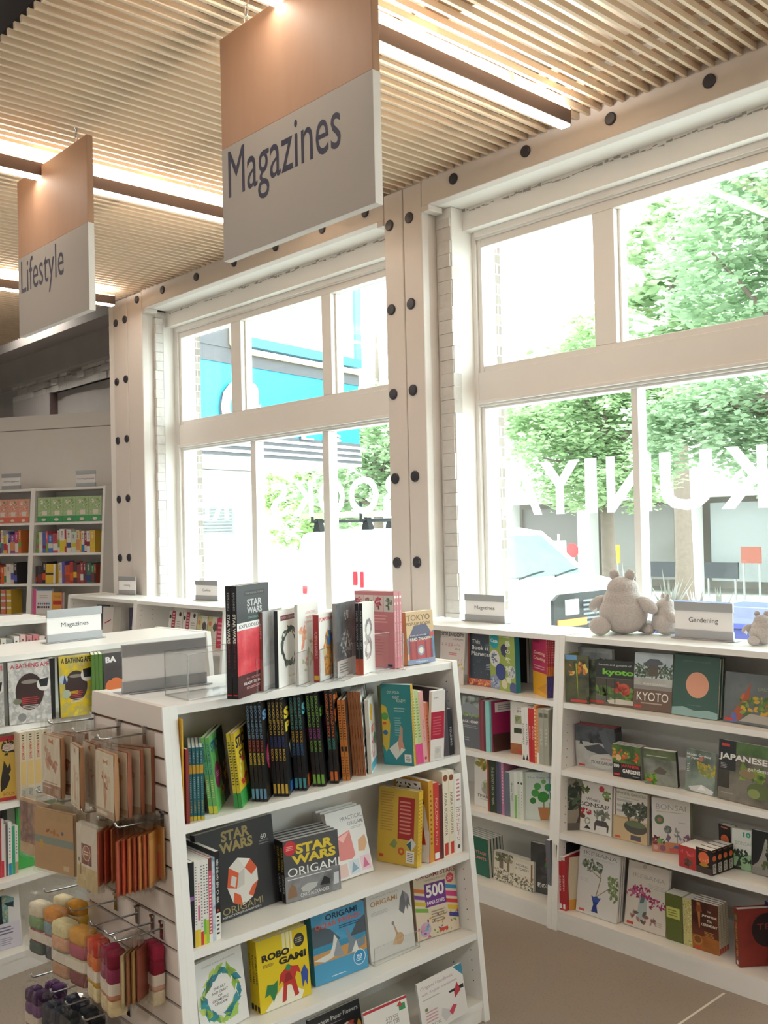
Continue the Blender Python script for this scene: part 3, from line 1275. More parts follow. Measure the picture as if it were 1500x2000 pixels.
def bk(label, z, crop, BL, BR, TL, t=.012, n=1, tilt=0, flip=False, w=None, yaw=None, h=None, name='book', group=None, cat='book', step=None, at=None, push=0, **kw):
    """place a book (or n copies one behind the other) by its bottom corners on the shelf and the top of its spine corner"""
    P = Vector((*at, z)) if at else at_z(*K(crop, *BL), z)
    if yaw is None:
        Q = at_z(*K(crop, *BR), z)
        yaw = math.atan2((Q - P).y, (Q - P).x)
        w = w or (Q - P).length
    else:
        yaw = rad(yaw)
    tl = rad(tilt)
    lift = max(0, t * sin(-tl if flip else tl))
    P = P + Vector((0, 0, lift))
    yh = Vector((-sin(yaw), cos(yaw), 0))
    P = P + yh * push
    up_ = Vector((0, 0, cos(tl))) + yh * sin(tl)
    if h is None:
        py = K(crop, *TL)[1]
        lo, hi = .02, .6
        for _ in range(40):
            m_ = (lo + hi) / 2
            if project_y(P + up_ * m_) > py:
                lo = m_
            else:
                hi = m_
        h = lo
    CHECK.append((label, round(w, 3), round(h, 3), round(math.degrees(yaw)), tuple(round(c, 3) for c in P)))
    first = None
    st = (step or t + .0013) / max(.5, cos(tl)) * (-1 if flip else 1)
    g = group or (label if n > 1 else None)
    for i in range(n):
        pos = P + yh * (st * i)
        lab = which(i, n, label)
        if first is None:
            first = book(name, lab, g, pos, yaw, tl, w, h, t, flip=flip, cat=cat, **kw)
        else:
            c = dup(first, lab, g)
            c.location = pos + Vector((0, 0, .0009))
    return first


def spines(place, z, crop, xs, yl, yr, tops, cols, group, w=.14, tilt=0, yaw=90, words=None, sarts=None, names=None, covers=None, shift=0, name='book'):
    """a row of upright spines; xs: pixel boundaries along the shelf, tops: pixel heights"""
    n = len(cols)
    X0, X1 = xs[0], xs[-1]
    yy = lambda x: yl + (yr - yl) * (x - X0) / (X1 - X0)
    yaw = rad(yaw)
    P0 = at_z(*K(crop, (X0 + X1) / 2, (yl + yr) / 2), z)
    nr = Vector((-cos(yaw), -sin(yaw), 0))
    pts = []
    for x in xs:
        d = ray(*K(crop, x, yy(x)))
        Q = CAMP + d * ((P0 - CAMP).dot(nr) / d.dot(nr))
        pts.append(Vector((Q.x, Q.y, z)))
    for i in range(n):
        P = pts[i + 1]
        t = max(.003, (pts[i + 1] - pts[i]).length * .97)
        tp = tops[i] if isinstance(tops, (list, tuple)) else tops
        tl = rad(tilt)
        yh = Vector((-sin(yaw), cos(yaw), 0))
        up_ = Vector((0, 0, cos(tl))) + yh * sin(tl)
        lift = max(0, t * sin(tl))
        py = K(crop, 0, tp)[1]
        lo, hi = .02, .5
        for _ in range(30):
            m_ = (lo + hi) / 2
            if project_y(P + up_ * m_) > py:
                lo = m_
            else:
                hi = m_
        word = (words[i] if words else None) or 'slim book'
        lab = '%s, %s in the row at the %s' % (word, NTH[i + 1], place) if n > 1 else '%s in the %s' % (word, place)
        pos = P + Vector((0, 0, lift))
        CHECK.append((lab, round(w, 3), round(lo, 3), round(math.degrees(yaw)), tuple(round(c, 3) for c in pos)))
        book(names[i] if names else name, lab, group, pos, yaw, tl, w, lo, t, cols[i], sart=(sarts[i] if sarts and sarts[i] else ()),
             art=(covers[i] if covers and covers[i] else ()))


def logo(c='#d8443a', u=.1, v=.05, w=.16, h=.035):
    return ('r', u - w / 2, v - h / 2, u + w / 2, v + h / 2, c)
# ------------------------------------------------------------------ island: books on the top
BLK, WHT, GRY = '#1d1d20', '#f3f2ee', '#8f9296'
zt_ = 1.1475
bk('tall black book with red lower cover at the end of the island top', zt_, 'A', (143, 772), (275, 668), (145, 80), t=.016, n=2, w=.20, yaw=119, cover='#3a3e44', spine='#14141a',
   art=[('r', 0, 0, 1, .64, '#6d1b22'), ('n', 0, .0, 1, .2, ['#3b1216', '#5a1c20'], 15), ('n', 0, .2, 1, .6, ['#b51e31', '#d83a48', '#e8737a'], 14), ('r', 0, .6, .78, .665, '#f0f0f0'),
        ('t', 'EXPLODED', .36, .632, .6, .03, '#333', .01), ('r', .22, .9, .86, .945, '#26272c'), ('t', 'THE VISUAL GUIDE', .54, .922, .56, .015, '#8c8f94'),
        ('t', 'STAR', .54, .835, .46, .065, '#c9cdd0', .03), ('t', 'WARS', .54, .765, .46, .06, '#c9cdd0', .03), ('t', 'ORIGINAL', .5, .70, .34, .022, '#7fb6a8'),
        ('t', '74 MODELS', .5, .155, .5, .02, '#d98c8c'), ('t', 'READY TO BUILD', .5, .115, .64, .024, '#f0e6e6', .01), ('l', .25, .06, .75, .085, 2, '#c99')],
   sart=[('tv', 'STAR WARS', .5, .62, .26, .52, '#e6e3d6', .03), ('tv', 'READY TO BUILD', .5, .38, .22, .3, '#8c2343'), ('tv', 'EXPLODED', .5, .86, .16, .3, '#b9bcc4'), ('r', .1, .03, .9, .04, '#c33')])
bk('grey covered book with a dull red spine on the island top', zt_, 'A', (298, 720), None, (300, 238), t=.014, w=.15, yaw=122, cover='#b9bbbd', spine='#8a6660',
   art=[('n', .05, .35, .95, .98, ['#a9abae', '#c3c5c7', '#8e9094'], 10), ('r', .05, .05, .95, .3, '#cfd0d2')], sart=[('r', 0, 0, 1, .4, '#a87b72'), ('tv', 'PAPER', .5, .75, .2, .4, '#d9cfc8')])
bk('white book with a dark leaf wreath cover and black spine on the island top', zt_, 'A', (390, 705), None, (375, 232), t=.012, w=.155, yaw=118, cover=WHT, spine='#22242a',
   art=[('w', .5, .5, .33, 46, .10, ['#3d463f', '#566057', '#2f3832', '#6c756a'], 3), ('r', .12, .86, .96, .93, '#7a2f3d'), ('t', 'PAPERCUT BOTANICALS', .54, .895, .74, .03, '#d9c9c8'), ('t', 'studio', .6, .12, .3, .025, '#c8a44a')])
bk('white book with pastel blossom cover on the island top', zt_, 'A', (512, 684), None, (485, 195), t=.010, w=.15, yaw=118, cover='#f6f5f1', spine='#e9e8e4',
   art=[('s', .02, .45, .35, .75, 14, .09, ['#f2a58c', '#f5c5a3', '#ee8f80'], 5, 1), ('s', .45, .2, .8, .55, 22, .07, ['#cfd2b0', '#b9bf98', '#e8e2c4'], 6, 1), ('s', .7, .12, .98, .4, 16, .06, ['#e89aa0', '#f0c0b8', '#c9a0b0'], 7, 1),
        ('s', .2, .15, .5, .4, 10, .06, ['#b9c9a0', '#e8a898'], 8, 1), ('t', 'AMAZING', .62, .88, .5, .035, '#dc8a92'), ('t', 'PAPER', .56, .82, .36, .035, '#dc8a92'), ('t', 'FLOWERS', .52, .76, .4, .03, '#dc8a92')])
bk('red spined book with a colourful paper animal cover on the island top', zt_, 'A', (640, 664), None, (620, 256), t=.019, w=.15, yaw=118, cover='#f4f2ee', spine='#a4313a',
   art=[('t', 'POMPON', .3, .92, .5, .06, '#cf3a41', .02), ('t', 'ANIMALS', .7, .92, .4, .05, '#cf3a41', .02), ('p', [(.28, .06), (.85, .04), (.98, .3), (.72, .55), (.6, .74), (.36, .72), (.22, .45)], '#c9803a'),
        ('e', .5, .62, .15, '#3f7fc4'), ('p', [(.33, .66), (.42, .78), (.5, .64)], '#e8a23c'), ('e', .68, .36, .2, '#dd8f38'), ('p', [(.2, .5), (.3, .58), (.34, .44)], '#e07a2c'), ('e', .45, .25, .17, '#e9a24a'), ('e', .3, .42, .1, '#f0d9a8'),
        ('s', .25, .1, .95, .7, 40, .05, ['#b5622c', '#e0b060', '#3f9a78', '#f4d080', '#8a4a2a'], 9)],
   sart=[('tv', 'POMPON ANIMALS', .5, .55, .4, .5, '#e8b0b0'), ('r', .1, .02, .9, .09, '#d9b23c')])
bk('dark grey book with a pale lace figure cover on the island top', zt_, 'A', (750, 640), None, (752, 188), t=.014, w=.155, yaw=117, cover='#5d6166', spine='#8e9092',
   art=[('r', 0, 0, 1, .22, '#dcdcdb'), ('n', 0, .22, 1, 1, ['#4a4e54', '#63676c', '#383b40'], 16), ('s', .2, .25, .75, .62, 70, .045, ['#d8d9d8', '#aeb1b4', '#8d9094'], 11, 1), ('s', .38, .74, .6, .9, 20, .04, ['#c4c6c6', '#9a9da0'], 12, 1), ('l', .1, .04, .6, .18, 4, '#888')])
bk('white book with black and orange spine and flower outline cover, island top', zt_, 'A', (908, 620), None, (905, 185), t=.012, n=2, w=.10, yaw=117, cover='#f3f1ec', spine='#24252c',
   art=[('w', .45, .62, .24, 8, .2, ['#8b8a90', '#b9b4b4'], 3), ('w', .45, .34, .24, 8, .2, ['#9a8f93', '#c9bfc0'], 4), ('e', .45, .62, .12, '#f3f1ec'), ('e', .45, .34, .12, '#f3f1ec')],
   sart=[('r', 0, 0, 1, .22, '#c8583a'), ('tv', 'PAPER FLOWER ART', .5, .62, .55, .45, '#a9abb2')])
PK = '#c77f86'
bk('pink book with four small bonsai pictures on the island top', zt_, 'A', (1100, 583), (842, 560), (1095, 115), t=.0125, n=3, flip=True, w=.163, yaw=189, cover=PK, spine='#cf8088',
   art=[('r', .0, .735, .24, .95, '#d7c0be'), ('r', .25, .735, .49, .95, '#d9cdc8'), ('r', .5, .735, .74, .95, '#d5c3bf'), ('r', .75, .735, .99, .95, '#cdc9c3'),
        ('s', .04, .8, .2, .92, 22, .035, ['#a64b5c', '#b86a78'], 1, 1), ('s', .29, .8, .45, .92, 22, .035, ['#8d7f6a', '#a8676c'], 2, 1), ('s', .54, .8, .7, .92, 24, .035, ['#b03a52', '#c46070'], 3, 1), ('s', .79, .8, .95, .92, 22, .035, ['#5d6a58', '#7a8470'], 4, 1),
        ('r', .1, .76, .14, .81, '#6b4a40'), ('r', .35, .76, .39, .81, '#6b4a40'), ('r', .6, .76, .64, .81, '#6b4a40'), ('r', .85, .76, .89, .81, '#4f4a40'),
        ('l', .35, .58, .85, .70, 3, '#dfa6a8'), ('l', .15, .15, .8, .5, 9, '#b56f77'), ('r', .82, .02, .94, .05, '#243a6b')],
   sart=[('e', .5, .93, .36, '#f2dfe0'), ('r', .36, .83, .64, .86, '#f0d4d4'), ('tv', 'PAPER GARDEN BONSAI', .5, .45, .6, .42, '#f0d0d2')])
bk('pop-up city book with a red temple gate cover window end of island top', zt_, 'A', (1180, 567), (1345, 540), (1180, 240), t=.035, tilt=3, cover='#dcbd8e', spine='#c9a878',
   art=[('p', [(.06, .5), (.28, .73), (.72, .75), (.92, .56), (.92, .5)], '#5b5a78'), ('p', [(.1, .44), (.9, .48), (.9, .54), (.1, .52)], '#44425f'), ('r', .06, .08, .94, .46, '#b4484a'), ('e', .5, .25, .13, '#8d94b4'), ('e', .5, .25, .08, '#f0e4d0'),
        ('r', .08, .08, .16, .46, '#8e3740'), ('r', .84, .08, .92, .46, '#8e3740'), ('r', .3, .08, .36, .42, '#8e3740'), ('r', .64, .08, .7, .42, '#8e3740'), ('r', .0, .0, 1, .09, '#7f8fae'), ('r', .92, .1, 1, .6, '#5a86a8'), ('r', 0, .2, .06, .5, '#6a9aa8'),
        ('e', .93, .54, .1, '#c9424a', .06), ('t', 'TOKYO', .45, .88, .86, .11, '#8c6a44', .015), ('t', 'POP-UP BOOK', .45, .765, .9, .06, '#7d5f40', .015), ('t', 'READ THE CITY', .5, .47, .76, .06, '#f5f0ea', .02), ('t', 'A comic adventure with', .42, .545, .6, .03, '#f5f0ea'), ('t', 'Nippon', .5, .04, .4, .04, '#e8eef5')])

# ------------------------------------------------------------------ island: upper shelf of slim activity books
z = IZ[0]
isl = 'island upper shelf'
DK = '#141518'


def fan(lab, BL, TL, n, t, yaw, tilt, spine, s1, s2, s3, cover=DK, art=(), w=.175):
    """black activity books with bands of coloured words down the spine"""
    bk(lab, z, 'B', BL, None, TL, t=t * .8, n=n, yaw=132, tilt=tilt, w=w, cover=cover, spine=spine, art=art,
       sart=[('tv', 'DOODLE', .5, .87, .2, .6, s1, .02), ('tv', 'FOLD', .5, .70, .13, .6, s1, .02), ('tv', 'STICK', .5, .56, .12, .6, s2, .02), ('tv', 'BOOKS', .5, .43, .12, .6, s3, .02), ('r', .15, .03, .85, .13, s1)])


bk('dark red slim book beside the slatted end, ' + isl, z, 'B', (62, 740), None, (55, 345), at=(-2.207, 1.329), t=.009, w=.17, yaw=176, cover='#7a2c2c', spine='#8a3333', tilt=0)
bk('thin yellow book pressed against the slatted end, ' + isl, z, 'B', (48, 740), None, (25, 195), at=(-2.212, 1.3165), t=.004, w=.18, yaw=178, cover='#d9a93a', spine='#d9a93a', tilt=0)
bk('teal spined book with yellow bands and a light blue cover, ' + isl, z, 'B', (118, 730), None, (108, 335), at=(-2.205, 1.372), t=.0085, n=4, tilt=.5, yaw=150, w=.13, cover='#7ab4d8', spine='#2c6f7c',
   art=[('n', 0, 0, 1, 1, ['#8cc4e4', '#7fb9de', '#6aa8d2'], 9), ('p', [(.42, 0), (1, 0), (1, 1), (.66, 1), (.5, .6)], '#22324e'), ('t', 'STIC', .3, .8, .5, .16, '#1e3a78', .04), ('p', [(.2, .45), (.5, .6), (.45, .35)], '#c8423c'), ('p', [(.3, .3), (.6, .42), (.5, .2)], '#3a9a6a'), ('e', .35, .15, .12, '#e0a43a'), ('p', [(.1, .5), (.3, .52), (.2, .4)], '#273f8c')],  # right part of the cover filled with a dark navy shape
   sart=[('r', 0, .64, 1, .76, '#d7b23f'), ('r', 0, .0, 1, .06, '#d7c23f'), ('l', .3, .3, .7, .6, 12, '#a9c9c8'), ('l', .3, .78, .7, .95, 8, '#a9c9c8'), ('l', .3, .1, .7, .28, 8, '#d7c23f')])
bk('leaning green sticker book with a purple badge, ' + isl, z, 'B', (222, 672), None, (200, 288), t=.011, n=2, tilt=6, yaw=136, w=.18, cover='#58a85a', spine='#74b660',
   art=[('n', .0, 0, 1, 1, ['#4f9a4e', '#66b560', '#3b7f46'], 12), ('p', [(.6, 0), (1, 0), (1, 1), (.52, 1), (.48, .7)], '#1e2a1e'), ('t', 'STIC', .28, .85, .46, .14, '#1f3f8a', .04), ('e', .3, .45, .2, '#8c2460'), ('s', .5, .1, 1, .5, 20, .08, ['#b5783a', '#d99a4a', '#7a4a2a'], 3), ('l', .2, .42, .42, .5, 3, '#e8c0d8')],  # dark shape laid over the right of the green cover
   sart=[('tv', 'STICKER FUN', .5, .72, .4, .5, '#1f3f8a'), ('r', 0, 0, 1, .1, '#d7d03f'), ('l', .2, .2, .8, .45, 9, '#d8e08a')])
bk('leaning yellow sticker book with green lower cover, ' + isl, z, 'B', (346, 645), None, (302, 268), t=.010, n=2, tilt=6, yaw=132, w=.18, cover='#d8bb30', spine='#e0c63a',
   art=[('p', [(.62, 0), (1, 0), (1, 1), (.6, 1), (.5, .7)], '#24221a'), ('r', 0, 0, .62, .22, '#3f9a4a'), ('t', 'STIC', .3, .86, .5, .15, '#1a1c4a', .04), ('w', .3, .45, .16, 9, .1, ['#e8d860', '#c43a3a', '#f0e890'], 3), ('t', 'ST', .3, .68, .26, .1, '#1a1c4a', .04)],  # yellow cover turns near black on its right
   sart=[('r', 0, 0, 1, .2, '#3f9a4a'), ('l', .2, .3, .8, .9, 16, '#4a4420')])
fan('black activity book with blue spine words, ' + isl, (473, 612), (440, 112), 4, .0125, 122, 3, '#17181c', '#6f9fc8', '#c84a3a', '#d8c14a',
    art=[('t', 'S', .2, .86, .3, .1, '#6fa8e0', .05), ('e', .38, .42, .22, '#c0396a'), ('l', .25, .38, .5, .46, 3, '#f0c0d0'), ('p', [(.3, .65), (.5, .75), (.48, .2), (.36, .12)], '#c9a890')])
fan('black activity book with yellow spine words, ' + isl, (581, 586), (546, 96), 4, .0125, 122, 3, '#17181c', '#d8b648', '#2f4a9a', '#d8b648',
    art=[('t', 'S', .25, .84, .4, .12, '#e8cc3a', .06), ('t', 'P', .3, .7, .4, .1, '#e8cc3a', .06), ('p', [(.3, .5), (.5, .55), (.6, .3), (.4, .35)], '#d8dcd8'), ('r', .2, .02, .7, .12, '#2a6ab8')])
fan('black activity book with teal spine words, ' + isl, (672, 556), (637, 72), 3, .0135, 122, 3, '#17181c', '#4a9aa0', '#c8a03a', '#3a7ab8',
    art=[('t', 'S', .22, .84, .36, .12, '#5ab0c0', .06), ('p', [(.3, .6), (.44, .62), (.6, .1), (.5, .1)], '#c8483a'), ('r', .15, .02, .5, .14, '#c86a3a')])
fan('black activity book with green spine words, ' + isl, (765, 535), (722, 62), 3, .0140, 122, 4, '#17181c', '#7ab648', '#a8489a', '#7ab648',
    art=[('t', 'S', .25, .78, .36, .1, '#7ab648', .06), ('e', .5, .6, .14, '#a04a9a'), ('p', [(.4, .2), (.7, .24), (.6, .02), (.4, .02)], '#c9c9c9')])
fan('black activity book with orange title words, ' + isl, (832, 520), (800, 54), 2, .0145, 122, 3, '#17181c', '#d8702f', '#d8702f', '#3a9a8a',
    art=[('t', 'PA', .35, .9, .5, .1, '#e07a30', .06), ('t', 'ST', .3, .72, .4, .14, '#e07a30', .06), ('e', .35, .5, .18, '#3aa08a'), ('e', .6, .12, .2, '#e0b0b8')])
bk('orange spined activity book with black letters, ' + isl, z, 'B', (890, 505), None, (858, 97), t=.0105, n=2, tilt=3, yaw=132, w=.16, cover='#2a2320', spine='#d0813c',
   sart=[('l', .2, .5, .8, .95, 14, '#5a3418'), ('r', .2, .36, .8, .42, '#2a1a10'), ('l', .2, .04, .8, .3, 8, '#8a4a1c')])
bk('brown spined colouring book with a black and white leaf cover, ' + isl, z, 'B', (970, 480), None, (935, 55), t=.0068, n=5, tilt=3, yaw=132, w=.17, cover='#e4e2de', spine='#a0623a',
   art=[('s', 0, 0, 1, 1, 160, .085, ['#1c1c1c', '#2a2a2a', '#f2f0ec', '#0f0f10'], 4)])
bk('white book with bright flower stickers, ' + isl, z, 'B', (1000, 470), None, (980, 98), t=.012, tilt=2, cover='#f0eee8', spine='#d8d4cc', w=.13, yaw=130,
   art=[('e', .35, .8, .2, '#e8b83a'), ('t', 'ART', .5, .56, .6, .1, '#d84a3a', .04), ('w', .4, .3, .18, 6, .14, ['#d8508a', '#e88aa8'], 4), ('e', .75, .4, .14, '#3a7a5a'), ('r', .05, .02, .95, .13, '#4ab0d0')])
bk('large teal back cover with a folded paper camel, ' + isl, z, 'B', (1213, 432), (1062, 422), (1160, 22), t=.010, n=2, flip=True, tilt=5, cover='#2f8a92', spine='#c9a63a',
   art=[('p', [(.0, .25), (.0, .75), (.16, .72), (.28, .5), (.2, .22), (.1, .16)], '#c9b23a'), ('e', .1, .6, .12, '#4a9a4a'), ('e', .1, .4, .08, '#2f6aa0'), ('r', .03, .5, .14, .53, '#c8483a'),
        ('p', [(.2, .2), (.5, .3), (.74, .2), (.42, .07)], '#dfe0d8'), ('p', [(.5, .27), (.58, .42), (.6, .5), (.68, .46), (.66, .3), (.72, .2), (.6, .22), (.54, .16)], '#d09a80'),
        ('t', 'CUT, FOLD,', .42, .9, .42, .035, '#e8f0ec'), ('t', 'PAINT', .5, .84, .22, .035, '#e8f0ec'), ('t', 'READY!', .66, .8, .3, .035, '#e8f0ec'), ('l', .42, .66, .8, .72, 2, '#a9d0d0'), ('l', .42, .36, .66, .6, 8, '#7fb8ba'),
        ('r', .7, .04, .93, .14, '#f0f0ee'), ('l', .73, .05, .9, .13, 6, '#444')],
   sart=[('l', .3, .2, .7, .9, 20, '#8a6a1c')])
spines('large teal cover', z, 'B', [1227, 1243, 1262, 1285, 1306], 424, 405, [48, 48, 54, 110],
       ['#c9cf98', '#b8c890', '#e0a8a4', '#e08a6c'], 'slim spines beside the teal cover', w=.16, tilt=5, yaw=180, words=['pale green spine with magenta foot', 'soft green spine with magenta foot', 'dusty pink spine with small heart', 'short coral spine'],
       sarts=[[('r', 0, 0, 1, .27, '#d8488a'), ('l', .2, .35, .8, .9, 14, '#7a9a4a')], [('r', 0, 0, 1, .27, '#d8488a'), ('l', .2, .35, .8, .9, 14, '#7a9a4a')], [('tv', 'Paper Crafts', .5, .45, .3, .4, '#a86a6c'), ('e', .5, .06, .25, '#b83a5a')], [('l', .3, .3, .7, .8, 9, '#b85a44')]])
bk('white and crimson covered book with a red spine, ' + isl, z, 'B', (1362, 396), (1302, 408), (1330, 45), t=.013, flip=True, tilt=4, w=.055, cover='#ece8e4', spine='#3fa0b4',
   art=[('r', 0, .31, .98, .70, '#b01f3c'), ('l', .15, .36, .8, .64, 7, '#c8586c'), ('r', .3, .03, .8, .2, '#d9d6d2'), ('t', 'origami', .35, .9, .3, .03, '#666'), ('e', .5, .14, .16, '#c9c6c2')],
   sart=[('r', .0, .0, .5, 1, '#c83a4a'), ('tv', 'PAPER PLAY', .25, .5, .5, .3, '#f0c8c8')])
spines('crimson covered book', z, 'B', [1366, 1392, 1416], 384, 370, [40, 140], ['#4a434c', '#1c1d26'], 'dark spines at the window end', w=.15, tilt=3, yaw=180, words=['dark plum spine', 'short black spine'],
       sarts=[None, [('tv', 'FOLDING', .5, .4, .4, .4, '#c9c9d0')]])
# ------------------------------------------------------------------ island: second shelf
z = IZ[1]
spines('second island shelf', z, 'C', [80, 104, 119, 133, 146, 160, 173, 190, 205, 229], 890, 833,
       [460, 458, 455, 452, 448, 445, 440, 436, 405], ['#191a22', '#e7e4e0', '#e9e7e3', '#e4e2de', '#e6e5e2', '#e3e2df', '#c9556a', '#a9bccb', '#1c1c20'], 'slim magazines on the second island shelf', w=.20, tilt=0, yaw=180,
       words=['black magazine', 'white magazine with yellow foot', 'white magazine with pink words', 'white magazine with red foot', 'white magazine with green foot', 'white magazine with lime foot', 'red and white magazine', 'pale blue magazine', 'black magazine with white lettering'],
       name='magazine',
       sarts=[[('r', .1, .55, .9, .6, '#8a5a9a')], [('r', 0, 0, 1, .2, '#d9b832'), ('l', .2, .25, .8, .95, 22, '#8a8a90')], [('r', 0, 0, 1, .2, '#d9c83a'), ('l', .2, .5, .8, .75, 8, '#d8506a'), ('r', .1, .3, .9, .48, '#c86a8a')],
              [('r', 0, 0, 1, .16, '#c83a3a'), ('l', .2, .2, .8, .95, 20, '#77777d')], [('r', 0, .0, 1, .3, '#7ab648'), ('r', 0, 0, 1, .12, '#d8c832'), ('l', .2, .35, .8, .95, 18, '#66666c')], [('r', 0, 0, 1, .28, '#a8c840'), ('l', .2, .35, .8, .95, 18, '#66666c')],
              [('r', 0, .85, 1, 1, '#6a3a3a'), ('l', .2, .1, .8, .8, 18, '#f0d8dc'), ('r', 0, 0, 1, .1, '#e8e4e0')], [('n', 0, 0, 1, 1, ['#8fb0cc', '#c9d8e0', '#5f88a8'], 40)],
              [('r', 0, 0, 1, .3, '#eceae6'), ('tv', '実践の折り紙', .5, .66, .5, .5, '#e8e8e8'), ('e', .5, .33, .2, '#d8402a'), ('l', .2, .05, .8, .28, 5, '#333')]])
bk('large black folding book with a round orange and white paper figure', z, 'C', (140, 798), (516, 655), (112, 334), t=.022, tilt=7, cover='#222225', spine='#1a1a1c',
   art=[('t', 'STAR', .50, .90, .37, .12, '#a38f54', .04), ('t', 'WARS', .50, .775, .43, .115, '#a38f54', .04), ('t', '60', .86, .78, .075, .055, '#d8d8d4'), ('t', 'PROJECTS', .86, .73, .12, .018, '#a9a9a6'), ('l', .79, .69, .93, .715, 1, '#777'),
        # a plain folded ball of orange and white facets
        ('p', [(.34, .34), (.40, .16), (.52, .10), (.66, .16), (.74, .32), (.74, .46), (.66, .58), (.50, .63), (.38, .55)], '#d9d6cf'),
        ('p', [(.34, .34), (.38, .55), (.50, .46), (.46, .30)], '#d0562e'), ('p', [(.40, .16), (.52, .10), (.50, .22), (.42, .27)], '#cf5a32'), ('p', [(.74, .46), (.66, .58), (.58, .50), (.66, .40)], '#d0562e'), ('p', [(.66, .16), (.74, .32), (.66, .28), (.6, .2)], '#cf5a32'),
        ('p', [(.38, .36), (.41, .46), (.47, .42), (.44, .32)], '#cfccc5'), ('p', [(.50, .46), (.58, .50), (.56, .32), (.46, .30)], '#c4c1ba'), ('p', [(.5, .63), (.66, .58), (.58, .5)], '#e6e3dc'),
        ('t', 'ORIGAMI', .52, .095, .52, .075, '#9a8a5a'), ('t', 'INSTRUCTIONS FOR 60 MODELS', .5, .035, .5, .022, '#c9c9c4', .01)])
bk('thick black folding book with yellow title and silver band', z, 'C', (548, 668), (817, 592), (540, 364), t=.0195, n=5, tilt=5, cover='#55565a', spine='#1b1b1e', pages=mat('#cfcdc9', .8, vary=.1, scale=200),
   art=[('r', 0, .5, 1, 1, '#4c4d51'), ('n', 0, 0, 1, .42, ['#6d6e72', '#8b8c90', '#5a5b60'], 12), ('t', 'STAR', .56, .83, .68, .16, '#dcc33c', .045), ('t', 'WARS', .54, .66, .80, .15, '#dcc33c', .045), ('t', 'ORIGAMI', .53, .47, .94, .14, '#f2f2f0'), ('l', .05, .345, .95, .375, 1, '#ddd'),
        ('e', .12, .87, .11, '#c4343a'), ('l', .05, .83, .19, .91, 3, '#f0b0b0'),
        ('p', [(.03, .06), (.2, .07), (.19, .22), (.12, .29), (.05, .2)], '#8a6a50'), ('p', [(.27, .19), (.4, .24), (.58, .22), (.55, .15), (.42, .1), (.3, .12)], '#b9bab9'), ('p', [(.62, .15), (.7, .29), (.8, .22), (.8, .14)], '#232327'), ('p', [(.86, .1), (.96, .11), (.97, .3), (.88, .3)], '#c9ccd2'),
        ('t', 'CHRIS ALEXANDER', .52, .07, .52, .06, '#e4e4e0')],
   sart=[('tv', 'STAR WARS', .5, .7, .4, .5, '#c9b23c', .02), ('tv', 'ORIGAMI', .5, .3, .3, .5, '#e0e0dc')])
bk('white book on practical folding with a pink shirt picture', z, 'C', (797, 570), (975, 508), (757, 228), t=.019, n=3, tilt=16, cover='#dedcda', spine='#c9c7c4',
   art=[('t', 'PRACTICAL', .67, .86, .6, .06, '#77767a', .005), ('t', 'ORIGAMI', .76, .77, .42, .06, '#77767a', .005), ('l', .6, .68, .96, .72, 2, '#aaa'), ('p', [(.1, .28), (.18, .62), (.56, .68), (.6, .3), (.5, .26)], '#d3756e'), ('p', [(.2, .6), (.34, .52), (.54, .66)], '#e8a8a0'),
        ('p', [(.7, .34), (.74, .5), (.94, .56), (.96, .42), (.86, .32)], '#d0a070'), ('r', .1, .03, .34, .22, '#d8b8b0'), ('r', .38, .04, .66, .24, '#c9d0d8'), ('r', .7, .05, .96, .26, '#e0c0cc'), ('p', [(.42, .06), (.5, .22), (.62, .1)], '#7a9ab0'), ('p', [(.74, .08), (.82, .24), (.92, .1)], '#c05a80')])
bk('yellow book seen from its back cover with a red text panel', z, 'C', (1187, 492), (990, 455), (1206, 118), t=.0125, n=2, flip=True, tilt=-6, cover='#cfae45', spine='#d8b23a',
   art=[('r', .5, .34, .9, .9, '#a82c2a'), ('l', .54, .4, .86, .86, 9, '#d88a80'), ('l', .06, .42, .42, .96, 15, '#b5924a'), ('r', .06, .07, .16, .11, '#c84a3a'), ('r', .72, .04, .92, .2, '#ece8e0'), ('l', .75, .06, .9, .18, 5, '#555'),
        ('p', [(.3, .24), (.42, .34), (.5, .28), (.44, .2)], '#8a9a5a'), ('e', .6, .18, .08, '#c85a2a'), ('e', .6, .18, .035, '#cfae45'), ('p', [(.72, .28), (.84, .38), (.96, .3), (.84, .2)], '#d9dde0'), ('p', [(.72, .28), (.84, .34), (.84, .2)], '#2f6a70')],
   sart=[('l', .3, .15, .7, .9, 16, '#8a6a20')])
bk('white book with a strip of small figures, standing behind the yellow back cover', z, 'C', (1246, 468), (1080, 440), (1256, 75), t=.017, flip=True, tilt=-4, cover='#e4e0dc', spine='#7a5a8a',
   art=[('r', 0, .4, 1, .93, '#d9d4cf'), ('s', 0, .82, .7, .97, 30, .05, ['#3a3a3a', '#6a2a2a', '#3a5a3a'], 4), ('e', .86, .8, .16, '#3a3536'), ('p', [(.55, .2), (.9, .22), (.8, .5)], '#b8342c'), ('p', [(.3, .1), (.6, .12), (.5, .4)], '#b8342c'), ('r', .6, .05, .85, .12, '#f0f0f0')],
   sart=[('r', 0, .8, 1, 1, '#c87a30'), ('tv', 'TRICKY TOYS', .5, .45, .5, .5, '#e8d8e8'), ('r', 0, 0, 1, .12, '#c83a3a')])
